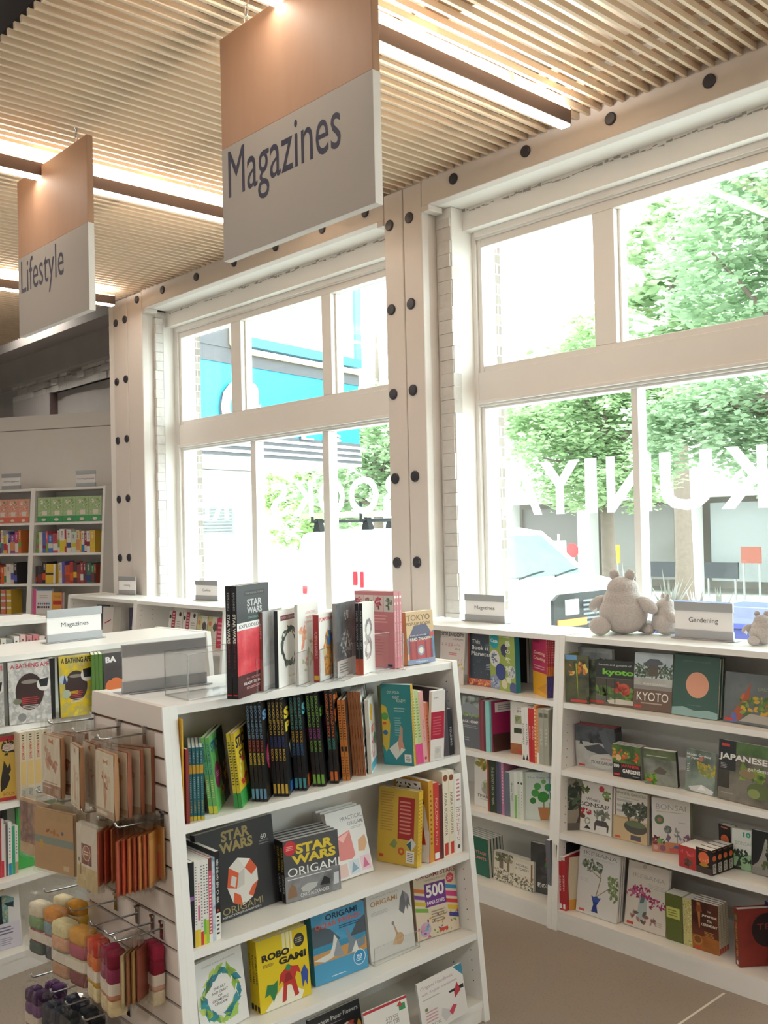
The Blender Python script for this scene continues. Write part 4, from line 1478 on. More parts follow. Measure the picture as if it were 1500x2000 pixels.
spines('yellow back cover', z, 'C', [1249, 1272, 1300, 1318, 1347, 1374, 1409], 465, 408, [62, 70, 80, 14, 10, 26], ['#cf9a3a', '#c23a34', '#5a2c2c', '#e6dfcb', '#e6dfcb', '#eceae6'],
       'upright spines at the window end of the second island shelf', w=.16, tilt=0, yaw=180,
       words=['ochre spine', 'red spine', 'dark maroon spine', 'cream spine', 'cream spine with the same name', 'white spine with red lettering'],
       sarts=[[('l', .3, .2, .7, .9, 12, '#8a5a1c')], [('tv', 'FOLDING FUN', .5, .5, .6, .4, '#e8b8a8'), ('r', .1, .02, .9, .1, '#eee')], None,
              [('tv', 'AKIRA YOSHIZAWA', .5, .5, .5, .5, '#6a4a34'), ('e', .5, .92, .4, '#8a4a30'), ('r', .2, .02, .8, .16, '#c23a30')], [('tv', 'AKIRA YOSHIZAWA', .5, .5, .5, .5, '#6a4a34'), ('e', .5, .92, .4, '#8a4a30'), ('r', .2, .02, .8, .16, '#c23a30')],
              [('tv', 'カステムローン', .5, .36, .4, .55, '#b8303c'), ('r', .1, .57, .9, .58, '#8a8a8a'), ('l', .3, .65, .8, .95, 6, '#c87a86'), ('e', .5, .08, .2, '#444')]])

# ------------------------------------------------------------------ island: third shelf, covers facing out
z = IZ[2]
bk('white cover with a round wreath of green and blue folded paper', z, 'Z', (725, 1690), (1185, 1440), (618, 935), t=.016, tilt=9, cover='#dedddb', spine='#c9c9c6',
   art=[('w', .48, .47, .36, 34, .13, ['#8fb648', '#3a8f9a', '#b4c96a', '#2f7d8f', '#9cc05a', '#6fa84a'], 21), ('e', .48, .47, .255, '#e2e1df'), ('p', [(.58, .1), (.72, .24), (.82, .3), (.78, .12)], '#9cc05a'), ('p', [(.7, .24), (.84, .32), (.8, .42), (.72, .36)], '#3a8f9a'),
        ('t', 'THE ART', .46, .575, .26, .035, '#4a4a4c', .01), ('t', 'AND CRAFT', .46, .52, .34, .035, '#4a4a4c', .01), ('t', 'OF', .46, .47, .09, .03, '#4a4a4c', .01), ('t', 'GEOMETRIC', .46, .42, .34, .035, '#4a4a4c', .01), ('t', 'ORIGAMI', .46, .37, .26, .035, '#4a4a4c', .01), ('t', 'FOLDING A MODULAR UNIVERSE', .5, .915, .7, .02, '#9a9a9a')])
bk('bright yellow folding book with a red paper robot', z, 'D', (410, 735), (650, 635), (386, 392), t=.0135, n=3, tilt=6, cover='#dcc21e', spine='#cdb01c',
   art=[('p', [(.1, .02), (.5, .3), (.86, .1), (.8, .0), (.12, .0)], '#e9e5d2'), ('r', .5, .74, .56, 1, '#e9e2b0'), ('r', .58, .74, .64, 1, '#e9e2b0'), ('r', .66, .74, .7, 1, '#e9e2b0'), ('e', .83, .83, .105, '#2a2a2a'), ('l', .76, .79, .9, .87, 3, '#b8b090'),
        ('t', 'ROBO', .36, .735, .54, .10, '#1c1b1a', .05), ('t', 'GAMI', .68, .62, .54, .10, '#1c1b1a', .05), ('l', .1, .6, .34, .65, 3, '#5a5230'),
        ('p', [(.42, .04), (.5, .05), (.54, .26), (.62, .26), (.68, .06), (.76, .08), (.7, .32), (.74, .4), (.82, .36), (.78, .48), (.66, .5), (.6, .54), (.52, .5), (.42, .44), (.38, .3), (.44, .34), (.47, .3)], '#b8322e'), ('e', .58, .5, .05, '#2f8a5a'), ('p', [(.48, .3), (.66, .32), (.6, .44), (.52, .42)], '#8e2424'),
        ('p', [(.1, .2), (.16, .36), (.28, .34), (.36, .38), (.34, .22), (.26, .1), (.2, .22)], '#2f7a4a'), ('p', [(.84, .14), (.82, .36), (.9, .46), (.97, .34), (.94, .14), (.89, .24)], '#2f4a9a')],
   sart=[('tv', 'ROBO GAMI', .5, .6, .4, .5, '#1c1b1a', .02), ('r', .1, .02, .9, .1, '#1c1b1a')])
bk('blue folding book with paper sea birds on a beach', z, 'D', (670, 605), (920, 508), (643, 273), t=.017, n=2, tilt=6, cover='#4a9ac4', spine='#2c6a74',
   art=[('n', 0, .58, 1, 1, ['#5aa8d0', '#4596c2', '#77b8da'], 6), ('p', [(0, .5), (0, .84), (.12, .84), (.34, .74), (.52, .56)], '#4e5e6a'), ('p', [(1, .5), (1, .8), (.84, .72), (.66, .5)], '#4e5660'), ('r', 0, .44, 1, .54, '#3a8ab0'),
        ('p', [(0, .3), (0, .44), (1, .46), (1, .28)], '#c8965a'), ('p', [(.0, .36), (.2, .3), (.42, .34), (.5, .4), (.46, .56), (.4, .66), (.36, .5), (.3, .4)], '#d8d9d6'), ('p', [(.36, .34), (.56, .3), (.46, .58)], '#8f98a2'), ('p', [(.62, .3), (.96, .36), (.98, .5), (.84, .44), (.72, .54), (.66, .68), (.62, .7), (.66, .46)], '#7a8894'), ('p', [(.7, .3), (.84, .3), (.8, .46)], '#e0e0dc'),
        ('t', 'ORIGAMI', .56, .925, .6, .085, '#17334f', .02), ('t', 'OCEAN FRIENDS', .5, .82, .86, .075, '#d2553c', .02), ('l', .5, .7, .94, .76, 2, '#2c4a60'), ('e', .84, .2, .115, '#f0f0ee'), ('e', .84, .2, .105, '#2f8fc4'), ('t', '50', .84, .215, .1, .045, '#fff', .02), ('l', .77, .14, .91, .19, 2, '#d8ecf5'), ('l', .3, .05, .6, .08, 1, '#cfe3ee')])
bk('white folding book with a grey paper elephant and a small snail', z, 'D', (932, 490), (1140, 405), (905, 172), t=.012, tilt=6, cover='#dbd9d5', spine='#c4c2be',
   art=[('t', 'MASTER CLASS THROUGH', .4, .93, .6, .025, '#9a9894'), ('t', 'ORIGAMI', .38, .84, .6, .075, '#bd8a4e', .01), ('p', [(.7, .62), (.74, .78), (.82, .9), (.94, .8), (.97, .6), (.93, .66), (.9, .56), (.86, .66), (.8, .54)], '#6f7076'), ('p', [(.82, .9), (.86, .7), (.94, .8)], '#8d8e93'),
        ('e', .66, .2, .1, '#caa680'), ('p', [(.5, .14), (.6, .3), (.6, .12)], '#d0b088'), ('p', [(.6, .26), (.54, .44), (.56, .45), (.64, .28)], '#b89a78'), ('e', .54, .46, .03, '#8a8a8a'), ('l', .08, .66, .5, .72, 3, '#bbb')])
acrylic('acrylic_bookend', at_z(*K('D', 938, 488), IZ[2]) + Vector((.022, -.01, .0009)), rad(90), 'low clear stand in front of the paper elephant book on the island', [(0, .19, 0, .003, 0, .052), (0, .19, 0, .04, 0, .002)])
bk('cream and purple book of paper strips and stars', z, 'D', (1152, 392), (1350, 327), (1128, 76), t=.030, tilt=6, cover='#d9cbb4', spine='#b39c82',
   art=[('t', 'ORIGAMI STARS', .53, .945, .94, .07, '#8a3f56', .015), ('t', 'FOLDING PAPERS', .5, .87, .5, .03, '#8a7a6a'), ('r', .24, .46, .74, .82, '#6d3a86'), ('t', '500', .49, .7, .42, .19, '#f2eeea', .03), ('t', 'PAPER STRIPS', .49, .52, .42, .055, '#f0e0f0', .015), ('e', .86, .82, .09, '#c84450'), ('l', .8, .79, .92, .85, 3, '#f0c0c4'),
        ('p', [(0, .8), (.24, .74), (.24, .68), (0, .74)], '#d87a3a'), ('p', [(0, .7), (.24, .64), (.24, .58), (0, .64)], '#7a4a9a'), ('p', [(0, .6), (.26, .54), (.26, .48), (0, .54)], '#c9b23a'), ('p', [(0, .5), (.3, .44), (.3, .38), (0, .44)], '#7aa84a'),
        ('p', [(.74, .74), (1, .68), (1, .62), (.74, .68)], '#3a8ab8'), ('p', [(.74, .64), (1, .58), (1, .5), (.74, .56)], '#c23a7a'), ('p', [(.74, .52), (1, .46), (1, .4), (.74, .46)], '#c8343a'), ('p', [(.76, .42), (1, .36), (1, .29), (.76, .35)], '#d8b83a'), ('p', [(.78, .3), (1, .25), (1, .18), (.78, .24)], '#3a3f8a'),
        ('s', 0, .02, 1, .32, 34, .035, ['#b8443a', '#7aa84a', '#c9a23a', '#6d3a86', '#c86a8a'], 6), ('e', .2, .14, .13, '#bfa6c4'), ('s', .1, .08, .3, .2, 14, .04, ['#8a5a9a', '#d88aa0', '#7ab0c0'], 8, 1), ('r', .52, .05, .72, .1, '#c8443a'), ('l', .36, .2, .72, .4, 5, '#9a8a74')])

# ------------------------------------------------------------------ island: lowest shelf in view
z = IZ[3]
bk('black book of paper flowers with white script title', z, 'D', (668, 1000), (905, 880), (627, 762), t=.014, tilt=12, cover='#28282b', spine='#1c1c1e',
   art=[('t', 'Japanese Paper Flowers', .5, .84, .9, .12, '#dcdcd8', .0), ('l', .08, .72, .7, .76, 1, '#8a8a88'), ('s', .5, .3, .95, .62, 30, .08, ['#c8503a', '#7a9ac0', '#d8a03a', '#e0e0dc', '#8a3a6a'], 4, 1), ('s', .05, .1, .5, .45, 22, .07, ['#5a8a5a', '#c86a7a'], 5, 1)])
bk('white booklet with a red top band and brush letters', z, 'D', (925, 960), (1128, 862), (880, 727), t=.008, tilt=12, cover='#e2dfda', spine='#d0ccc6',
   art=[('r', 0, .945, 1, 1, '#b02f3c'), ('t', '招福', .62, .62, .3, .2, '#8f8d8a'), ('t', 'おりがみ', .42, .52, .3, .08, '#9a9895'), ('r', .8, .74, .95, .88, '#3f8a5c'), ('p', [(.75, .85), (.85, .95), (.88, .82)], '#b8443a'), ('s', .1, .1, .9, .4, 16, .06, ['#d87a5a', '#d8b04a', '#5a9a8a'], 4)])
bk('white handbook with pink title and a red paper fish', z, 'D', (1180, 838), (1366, 655), (1141, 592), t=.007, tilt=10, w=.205, yaw=92, cover='#dfdcd8', spine='#ceccc8',
   art=[('p', [(.8, 1), (1, 1), (1, .76)], '#3a86a4'), ('t', 'Origami Handbook', .42, .86, .72, .085, '#b08a94'), ('t', 'with English translation', .46, .74, .78, .065, '#b08a94'), ('l', .08, .62, .5, .66, 1, '#a9a9a9'), ('p', [(.5, .06), (.72, .18), (.52, .3), (.46, .34), (.42, .2)], '#c9c4c4'), ('p', [(.66, .1), (.78, .26), (.7, .3), (.6, .2)], '#c2485a'),
        ('p', [(.64, .58), (.98, .6), (.98, .52), (.66, .54)], '#2a2a2c'), ('p', [(.76, .4), (.9, .5), (.84, .7), (.76, .52)], '#b83a48'), ('t', 'BOOK', .26, .12, .3, .07, '#8c8c8c'), ('l', .1, .18, .4, .42, 4, '#c89aa0'), ('r', .1, .42, .16, .48, '#6a7a4a')])
# ------------------------------------------------------------------ slatted end panel: hooks and hanging packs
YP = ISY0 - .02
FILM = mat_clear('clear_film', '#fbfaf8', gloss=.1, rough=.12, edge=.3)


def peg(x, z, label, L=.135):
    t = empty('peg_hook', (x, YP, z), 0, label, 'display hook', 'chrome hooks on the slatted panel')
    b = MB()
    b.tube([(0, -.004, 0), (0, -L + .012, .004), (0, -L + .004, .008), (0, -L, .018)], .0026, CHROME, 8)
    b.build('rod', t, smooth=True)
    b = MB()
    b.box(-.009, .009, -.004, .006, -.028, .018, CHROME)
    b.box(-.007, .007, -.009, .004, .014, .020, CHROME)
    b.build('bracket', t)
    return t


ROW1 = [(-2.613, 1.073), (-2.460, 1.071), (-2.316, 1.073)]
ROW2 = [(-2.70, .868), (-2.567, .866), (-2.414, .867), (-2.322, .867), (-2.231, .868)]
ROW3 = [(-2.66, .597), (-2.493, .591), (-2.373, .588), (-2.292, .587), (-2.245, .585)]
ROW4 = [(-2.76, .33), (-2.627, .330), (-2.53, .33), (-2.43, .325)]
for r, row in enumerate((ROW1, ROW2, ROW3, ROW4)):
    for i, (x, zz) in enumerate(row):
        peg(x, zz, 'chrome hook in the %s row of the slatted panel, %s from the aisle' % (NTH[r + 1], NTH[len(row) - i]))

KRAFT, CREAM, REDBR = '#c3a079', '#d5c7ae', '#8c4a34'


def crumple(b, w, z0, z1, y, d=.004, seed=1, n=6):
    """a slightly wavy clear bag front"""
    R = random.Random(seed)
    vs, fs = [], []
    for j in range(n + 1):
        for i in range(n + 1):
            vs.append((-w / 2 + w * i / n, y - R.uniform(0, d), z0 + (z1 - z0) * j / n))
    for j in range(n):
        for i in range(n):
            a = j * (n + 1) + i
            fs.append((a, a + 1, a + n + 2, a + n + 1))
    b.mesh(vs, fs, FILM)


def card_pack(label, group, P, yaw, w, h, t, col, art, tilt=0, tab=.035, seed=1, side=None):
    """a printed card in a clear bag; hangs by a punched tab; P = hanging point"""
    o = empty('craft_kit', P, yaw, label, 'craft kit', group)
    o.rotation_euler = (-tilt, 0, yaw)
    b = MB()
    cm = cover_mat(col)
    n = 8
    bulge = lambda v: t * (.25 + .75 * math.sin(pi * min(1, max(0, v)) ** .8))
    fr, bk_ = [], []
    top = -tab
    for j in range(n + 1):
        v = j / n
        fr.append((-t / 2 - .3 * bulge(v) + t * .3, top - h + h * v))
        bk_.append((t / 2 + .2 * bulge(v) - t * .2, top - h + h * v))
    b.prism(fr + bk_[::-1], 'x', -w / 2, w / 2, cover_mat(side or col))
    b.build('card_envelope', o)
    yf = min(p[0] for p in fr) - .0012
    mb, tb = MB(), MB()
    mb.box(-w / 2 + .001, w / 2 - .001, yf, yf + .0008, top - h + .001, top - .001, cm)
    print_items(art, lambda u, v, L: (-w / 2 + u * w, yf - L, top - h + v * h), w, h, mb, tb)
    mb.build('printed_front', o)
    if tb.f:
        tb.build('title', o)
    b = MB()
    crumple(b, w * 1.06, top - h - .012, .012, yf - .0008, min(.003, t * .3), seed)
    b.box(-w * .53, w * .53, t * .2, t * .2 + .0006, top - h - .012, .012, FILM)
    b.build('clear_bag', o)
    return o


SHEEP = [('p', [(.36, .9), (.44, .88), (.5, .885), (.62, .86), (.62, .95), (.5, .925), (.44, .93), (.36, .96)], '#b5712f'), ('s', .2, .42, .78, .66, 10, .16, ['#b07a5c', '#c09070', '#a86a50'], 2, 1), ('s', .15, .6, .4, .78, 4, .12, ['#bd9478'], 3), ('r', 0, 0, 1, .19, '#96684c'), ('l', .05, .12, .6, .15, 1, '#d9c0a0'), ('r', .66, .03, .88, .14, '#b09070'), ('l', .1, .2, .9, .24, 1, '#a88a6a')]
DOLL = [('p', [(.42, .91), (.48, .89), (.54, .89), (.62, .86), (.62, .97), (.54, .94), (.48, .94), (.42, .96)], '#b5712f'), ('p', [(.4, .12), (.56, .12), (.6, .55), (.5, .7), (.42, .55)], '#c49a78'), ('e', .46, .62, .12, '#c9a482'), ('s', .5, .4, .85, .6, 5, .1, ['#c29474'], 3), ('l', .2, .02, .9, .08, 1, '#c9b090')]
GIRAFFE = [('r', .4, .78, .72, .93, '#dcd0b6'), ('p', [(.43, .81), (.5, .84), (.6, .84), (.69, .81), (.69, .9), (.6, .87), (.5, .87), (.43, .9)], '#b5712f'), ('p', [(.36, .68), (.44, .72), (.46, .55), (.6, .46), (.62, .3), (.5, .1), (.44, .3), (.42, .5)], '#c08a5a'), ('s', .38, .4, .66, .66, 8, .09, ['#a5623a', '#c8a070', '#8a4a34'], 3), ('e', .74, .6, .08, '#c9a888'), ('r', 0, 0, 1, .12, '#b59a80'), ('r', .05, .03, .64, .08, '#d5c8b0')]
g1 = 'brown paper kits on the top hooks'
for hook, (x, zz) in enumerate(ROW1):
    nm = ['aisle-side far hook', 'middle hook', 'hook nearest the shelves'][hook]
    art = [SHEEP, DOLL, GIRAFFE][hook]
    ys = [[.118, .088, .058], [.120, .080, .050], [.108, .078, .048, .022]][hook]
    wd = [.10, .085, .105][hook]
    for j, d in enumerate(ys):
        yw = rad([4, -10, -2][hook] + (j * 7 if j else 0))
        card_pack('%s brown paper craft kit on the top row, %s' % (NTH[j + 1] + ' from the front', nm), g1, (x - .003 + .02 * (hook == 2) * 0, YP - d, zz), yw, wd, .165, .014, CREAM, art, seed=hook * 7 + j, tab=.030, side='#9a5a40' if j else '#b98d68')
BEARS = [('r', 0, .44, 1, .56, '#7d8a80'), ('l', .28, .85, .95, .97, 4, '#a58a5c'), ('s', .3, .62, .62, .72, 4, .07, ['#a86a2c', '#8a4a24'], 2), ('e', .72, .66, .03, '#5a4a6a'), ('r', .14, .36, .22, .5, '#b8963a'), ('l', .1, .1, .5, .3, 4, '#b08e66'), ('r', .74, .06, .88, .14, '#c9b28a')]
ANIM = [('n', 0, .2, 1, .95, ['#8a5a44', '#a87a5a', '#6a4a4a', '#b8926a'], 14), ('l', .6, .8, .98, .96, 4, '#d9c8a0'), ('r', 0, 0, 1, .2, '#b99a70')]
OVAL = [('r', .24, .38, .72, .7, '#7a4436'), ('e', .48, .56, .19, '#d9c8a8'), ('e', .48, .56, .17, '#9a5a48'), ('l', .34, .52, .62, .6, 2, '#e0d0b0'), ('n', 0, 0, 1, .34, ['#cbb684', '#b8a473', '#d6c496'], 20), ('e', .12, .43, .05, '#8a7a2a'), ('r', .17, .2, .22, .38, '#8a6a4a')]
g2 = 'larger craft kits on the second row of hooks'
for (hk, d, yw, w, h, t, col, art, lab) in (
        (0, .128, 8, .145, .155, .012, '#b8946a', ANIM, 'large kraft kit with a dark picture of toys, outermost on the second row'),
        (1, .128, 14, .165, .165, .014, '#b38f62', BEARS, 'large kraft kit with a grey green band and two small bears'),
        (1, .085, 10, .16, .165, .014, '#c0a46a', BEARS, 'yellowish kraft kit hanging just behind the two small bears kit'),
        (2, .120, 4, .105, .165, .022, '#d2c8b6', OVAL, 'pale craft kit with a brown oval badge on the second row'),
        (2, .070, 2, .105, .165, .02, '#c9b998', OVAL, 'pale craft kit hidden behind the brown oval badge kit')):
    x, zz = ROW2[hk]
    card_pack(lab, g2, (x + (-.02 if hk < 2 else .02), YP - d, zz), rad(yw), w, h, t, col, art, seed=hk * 5 + int(d * 100), tab=.022)
REDS = ['#b05a44', '#a8442e', '#b8663a', '#9a4430', '#c07a48', '#b0583a', '#c08a50', '#a85a3a']
for hk, ds in ((3, [.118, .100, .082, .064, .046]), (4, [.112, .096, .081, .066, .052, .038, .024])):
    x, zz = ROW2[hk]
    for j, d in enumerate(ds):
        art = [('r', 0, .72, 1, 1, '#c8905a'), ('e', .4, .86, .16, '#e0c8a0'), ('r', 0, 0, 1, .6, ['#c86a5c', '#b5482c', '#c88a5a'][j % 3]), ('r', .3, .55, .7, .75, '#8a4a3a'), ('l', .2, .1, .8, .4, 4, '#e0a888')]
        card_pack('slim orange felt kit, %s from the front, %s hook of the second row' % (NTH[j + 1], 'aisle end' if hk == 4 else 'next to last'), 'slim orange felt kits', (x - .004, YP - d, zz), rad(-56 if hk == 4 else -50), .065, .135, .003, REDS[j % 8], art, seed=j + hk * 11, tab=.026 if hk == 4 else .02)
card_pack('slim orange kit flat against the panel behind the aisle end hook', 'slim orange felt kits', (-2.238, YP - .010, .862), rad(0), .05, .13, .005, '#b98a54', [('r', .3, .65, .8, .95, '#b5712f'), ('r', .4, 0, .8, .5, '#c86a5c')], seed=77, tab=.012)


def wool_pack(label, group, P, yaw, w, h, t, cols, band, bandz, seed=1, halves=None):
    """rolls of felting wool in a clear bag with a paper band"""
    o = empty('wool_pack', P, yaw, label, 'wool pack', group)
    top = -.035
    n = len(cols)
    R = random.Random(seed)
    cols2 = halves or cols
    for side, cc in ((-1, cols), (1, cols2)):
        for k, c in enumerate(cc):
            z1 = top - h * k / n
            z0_ = top - h * (k + 1) / n
            b = MB()
            m = mat(c, .95, vary=.22, scale=70, bump=.4)
            nu, nv = 12, 5
            vs, fs = [], []
            for j in range(nv + 1):
                v = j / nv
                edge = (1 - .09 * (abs(v - .5) * 2) ** 4)
                r0 = edge * (.94 + .06 * R.random())
                for i in range(nu):
                    a = 2 * pi * i / nu
                    ca, sa = cos(a), sin(a)
                    se = lambda q: math.copysign(abs(q) ** .42, q)
                    vs.append((side * w * .25 + se(ca) * w * .25 * r0, se(sa) * t / 2 * r0, z0_ + (z1 - z0_) * v))
            for j in range(nv):
                for i in range(nu):
                    fs.append((j * nu + i, j * nu + (i + 1) % nu, (j + 1) * nu + (i + 1) % nu, (j + 1) * nu + i))
            fs += [tuple(range(nu))[::-1], tuple(range(nv * nu, (nv + 1) * nu))]
            b.mesh(vs, fs, m)
            b.build('wool_roll', o, smooth=True)
    b = MB()
    zc = top - h * bandz
    pts = [(math.copysign(abs(cos(a)) ** .3, cos(a)) * w * .508, math.copysign(abs(sin(a)) ** .4, sin(a)) * t * .515) for a in [2 * pi * (i + .5) / 20 for i in range(20)]]
    b.prism(pts, 'z', zc - h * .09, zc + h * .09, cover_mat(band))
    b.build('paper_band', o)
    b = MB()
    crumple(b, w * 1.05, top - h - .008, -.02, -t * .56, .005, seed)
    crumple(b, w * .8, -.02, .012, -t * .3, .012, seed + 3, 4)
    b.build('clear_bag', o)
    return o


g3 = 'felting wool packs on the third row'
for (hk, d, yw, w, h, t, c1, c2, lab) in (
        (0, .120, 10, .145, .135, .045, ['#d9cfb4', '#7a9a6a', '#9a4450', '#4a5a50'], ['#d08a34', '#7f9aa4', '#a02838', '#1c2c44'], 'wide wool pack of yellow, green and dark red rolls, outermost on the third row'),
        (0, .055, 10, .13, .13, .04, ['#d8cda8', '#c9a23a', '#b56a50', '#5a6a50'], ['#c9902f', '#c8a03a', '#a02838', '#2c3c54'], 'yellow wool pack hanging behind the outermost pack of the third row'),
        (1, .122, 8, .165, .14, .05, ['#d8cc98', '#d0a080', '#7a8a70', '#b58a6a'], ['#cf963a', '#a85060', '#b9b890', '#7a3a3c'], 'wide wool pack of cream, pink and brown rolls'),
        (2, .112, -6, .07, .15, .045, ['#c8502a', '#d07030', '#d8b03a', '#d5c79a'], ['#b83a24', '#cc6a2c', '#c99a2c', '#d5c79a'], 'narrow wool pack from orange to yellow'),
        (3, .112, -8, .08, .155, .05, ['#8a1c3c', '#94405c', '#c89078', '#d5c49c'], ['#7a1830', '#8a3450', '#c08468', '#d0bc90'], 'narrow wool pack from crimson to cream'),
        (4, .020, -4, .065, .15, .035, ['#9a2440', '#8a1c34', '#c8a08c', '#d5c7a8'], None, 'crimson wool pack pressed against the slatted panel')):
    x, zz = ROW3[hk]
    wool_pack(lab, g3, (x + (-.004 if hk != 4 else -.012), YP - d, zz), rad(yw), w, h, t, c1, '#d9d0c0', .62 if hk < 2 else .56, seed=hk * 3 + 5, halves=c2)
for j, d in enumerate((.100, .085, .070, .056)):
    x, zz = ROW3[4]
    card_pack('slim brown felt card, %s from the front, aisle end hook of third row' % NTH[j + 1], 'slim brown felt cards', (x - .004, YP - d, zz), rad(-58), .055, .13, .003, ['#b9a078', '#8a5a3c', '#a07a4a', '#8a4a3a'][j], [('r', 0, 0, 1, .85, ['#c9a878', '#7a3a2a', '#b08a50', '#7a3028'][j])], seed=j + 50, tab=.03)
g4 = 'felting wool packs on the lowest row in view'
for (hk, d, yw, w, h, t, c1, lab) in (
        (0, .115, 6, .075, .13, .045, ['#3f2048', '#6a4470', '#b59aa0', '#7a6a7c'], 'purple wool pack, outermost on the lowest row in view'),
        (0, .060, 6, .07, .13, .04, ['#4a2654', '#6a4470', '#a58a94', '#6a5a6c'], 'second purple wool pack behind the outermost one on the lowest row'),
        (1, .118, 4, .095, .13, .05, ['#232838', '#1c2230', '#b5ab9c', '#2c3038'], 'navy wool pack on the lowest row in view'),
        (1, .058, 4, .085, .13, .045, ['#2a2c3c', '#22263a', '#a59c90', '#2c3038'], 'second navy wool pack behind the first on the lowest row'),
        (2, .112, 0, .095, .13, .05, ['#1f2426', '#24282c', '#b8a890', '#30302e'], 'black wool pack with a cream band on the lowest row'),
        (2, .060, 0, .085, .13, .045, ['#23282a', '#26312e', '#a59c88', '#2c302e'], 'second black wool pack behind the cream banded one on the lowest row'),
        (3, .112, -4, .10, .13, .05, ['#d0a088', '#b9705c', '#cfc0a4', '#c9b090'], 'peach wool pack on the lowest row nearest the shelves')):
    x, zz = ROW4[hk]
    wool_pack(lab, g4, (x, YP - d, zz), rad(yw), w, h, t, c1, '#cfc4b2', .6, seed=hk * 3 + 25 + int(d * 100))
# ------------------------------------------------------------------ window bookcase beside the island, shelf by shelf
z = RZ[0]
bk('pale magazine with a scribbled brush title', z, 'E', (112, 575), (240, 595), (105, 172), t=.006, tilt=6, name='magazine', cover='#d8cdc8', spine='#c9bdb8',
   art=[('t', 'SNOOPY', .5, .88, .9, .07, '#3a3638', .02), ('t', 'in SEASONS', .6, .80, .6, .035, '#55504e'), ('t', 'スヌーピー', .4, .69, .7, .06, '#c8504a', .01), ('t', '2016', .6, .62, .3, .03, '#5a5654'), ('l', .1, .5, .6, .56, 2, '#c8706a'), ('s', .3, .15, .95, .45, 14, .06, ['#b8a8a4', '#c9b23a', '#cbbab6'], 3)])
for k, dx in enumerate((-36, -70)):
    bk('pale magazine with a scribbled title, fanned %s behind the front copy' % ('just' if k == 0 else 'farther'), z, 'E', (112 + dx, 573 + dx * .13), (240 + dx, 593 + dx * .13), (105 + dx, 168), push=.010 + .010 * k, t=.006, tilt=6 - k, name='magazine', cover='#d8cdc8', spine='#c9bdb8',
       group='pale fanned magazines', art=[('t', 'SNOOPY', .5, .88, .9, .07, '#3a3638', .02), ('t', 'スヌーピー', .4, .69, .7, .06, '#c8504a', .01)])
bk('dark planetarium book with a coral dotted border', z, 'E', (246, 592), (450, 628), (250, 190), at=(-2.985, 3.24), t=.03, tilt=3, w=.245, yaw=0, cover='#c66a58', spine='#b85a4c',
   art=[('s', 0, 0, 1, .1, 70, .03, ['#e0a06a', '#b03a3a', '#e8b87a', '#8a3a4a'], 5), ('s', 0, .95, 1, 1, 60, .02, ['#e0907a', '#b84a5a'], 6), ('r', .04, .12, .98, .96, '#3b4350'), ('p', [(.42, .76), (.98, .95), (.98, .6), (.6, .5)], '#56616e'), ('p', [(.45, .78), (.95, .94), (.93, .72), (.62, .66)], '#4c5764'), ('s', .05, .13, .97, .94, 60, .006, ['#c9cdd2', '#e8e8e8'], 7),
        ('t', 'This', .2, .80, .2, .075, '#e6e6e2', .01), ('t', 'Book is a', .35, .69, .5, .075, '#e6e6e2', .01), ('t', 'Planetarium', .44, .58, .7, .075, '#e6e6e2', .01), ('l', .45, .3, .8, .42, 4, '#9aa2aa')])
bk('green magazine of blue and white plates with a round cyan badge', z, 'E', (698, 648), (447, 612), (712, 245), at=(-2.662, 3.192), t=.026, flip=True, tilt=1, cover='#9aac54', spine='#1f7f8c',
   art=[('e', .2, .56, .20, '#dcdcd6'), ('s', .08, .47, .32, .66, 26, .035, ['#33406a', '#6a7a9a'], 3, 1), ('e', .58, .74, .13, '#3b3f62'), ('w', .58, .74, .12, 8, .06, ['#3b3f62'], 3), ('e', .42, .33, .2, '#33407c'), ('e', .42, .33, .17, '#3c4b8c'), ('e', .17, .1, .2, '#8d9bb8'), ('s', .0, 0, .34, .2, 40, .03, ['#5a6a94', '#c9cfd8'], 4, 1), ('e', .56, .12, .11, '#d8cfb0'), ('e', .85, .36, .15, '#c9cdc8'), ('s', .74, .28, .97, .44, 20, .03, ['#7a86a4'], 5, 1), ('e', .9, .07, .14, '#4a5a8c'),
        ('e', .2, .88, .18, '#1aa6b8'), ('t', 'Casa', .2, .885, .28, .07, '#f0f4f2', .02), ('t', '器', .73, .86, .22, .10, '#e8ecdc', .02), ('t', 'の', .73, .72, .18, .08, '#e8ecdc', .02), ('t', '教', .73, .57, .21, .10, '#e8ecdc', .02), ('t', '科', .73, .41, .21, .10, '#e8ecdc', .02), ('t', '書', .73, .21, .2, .11, '#dfe4d0', .02), ('l', .4, .96, .9, .99, 1, '#dfe4d0')])
bk('magenta and yellow book on paper cutting with thin striped spines', z, 'E', (858, 692), (757, 652), (862, 236), t=.0078, n=5, flip=True, tilt=0, cover='#b5305c', spine='#b8424c',
   art=[('r', 0, 0, 1, .38, '#dba32c'), ('p', [(.3, .1), (1, .24), (1, .05)], '#c98f28'), ('r', .06, .86, .5, .95, '#8e2148'), ('t', 'Cutting', .5, .69, .8, .07, '#ecd9a8', .01), ('t', 'Creating', .5, .60, .84, .07, '#ecd9a8', .01), ('l', .1, .42, .9, .5, 2, '#d8a0a8')],
   sart=[('r', 0, 0, 1, .35, '#3f3a7a'), ('r', 0, .35, 1, .5, '#c8703a'), ('l', .3, .55, .7, .95, 10, '#e0a8a0')])
bk('dark book tops behind the plates magazine', z, 'E', (560, 560), (640, 575), (560, 200), t=.02, w=.12, yaw=0, tilt=0, h=.243, cover='#2e2a2c')
z = RZ[1]
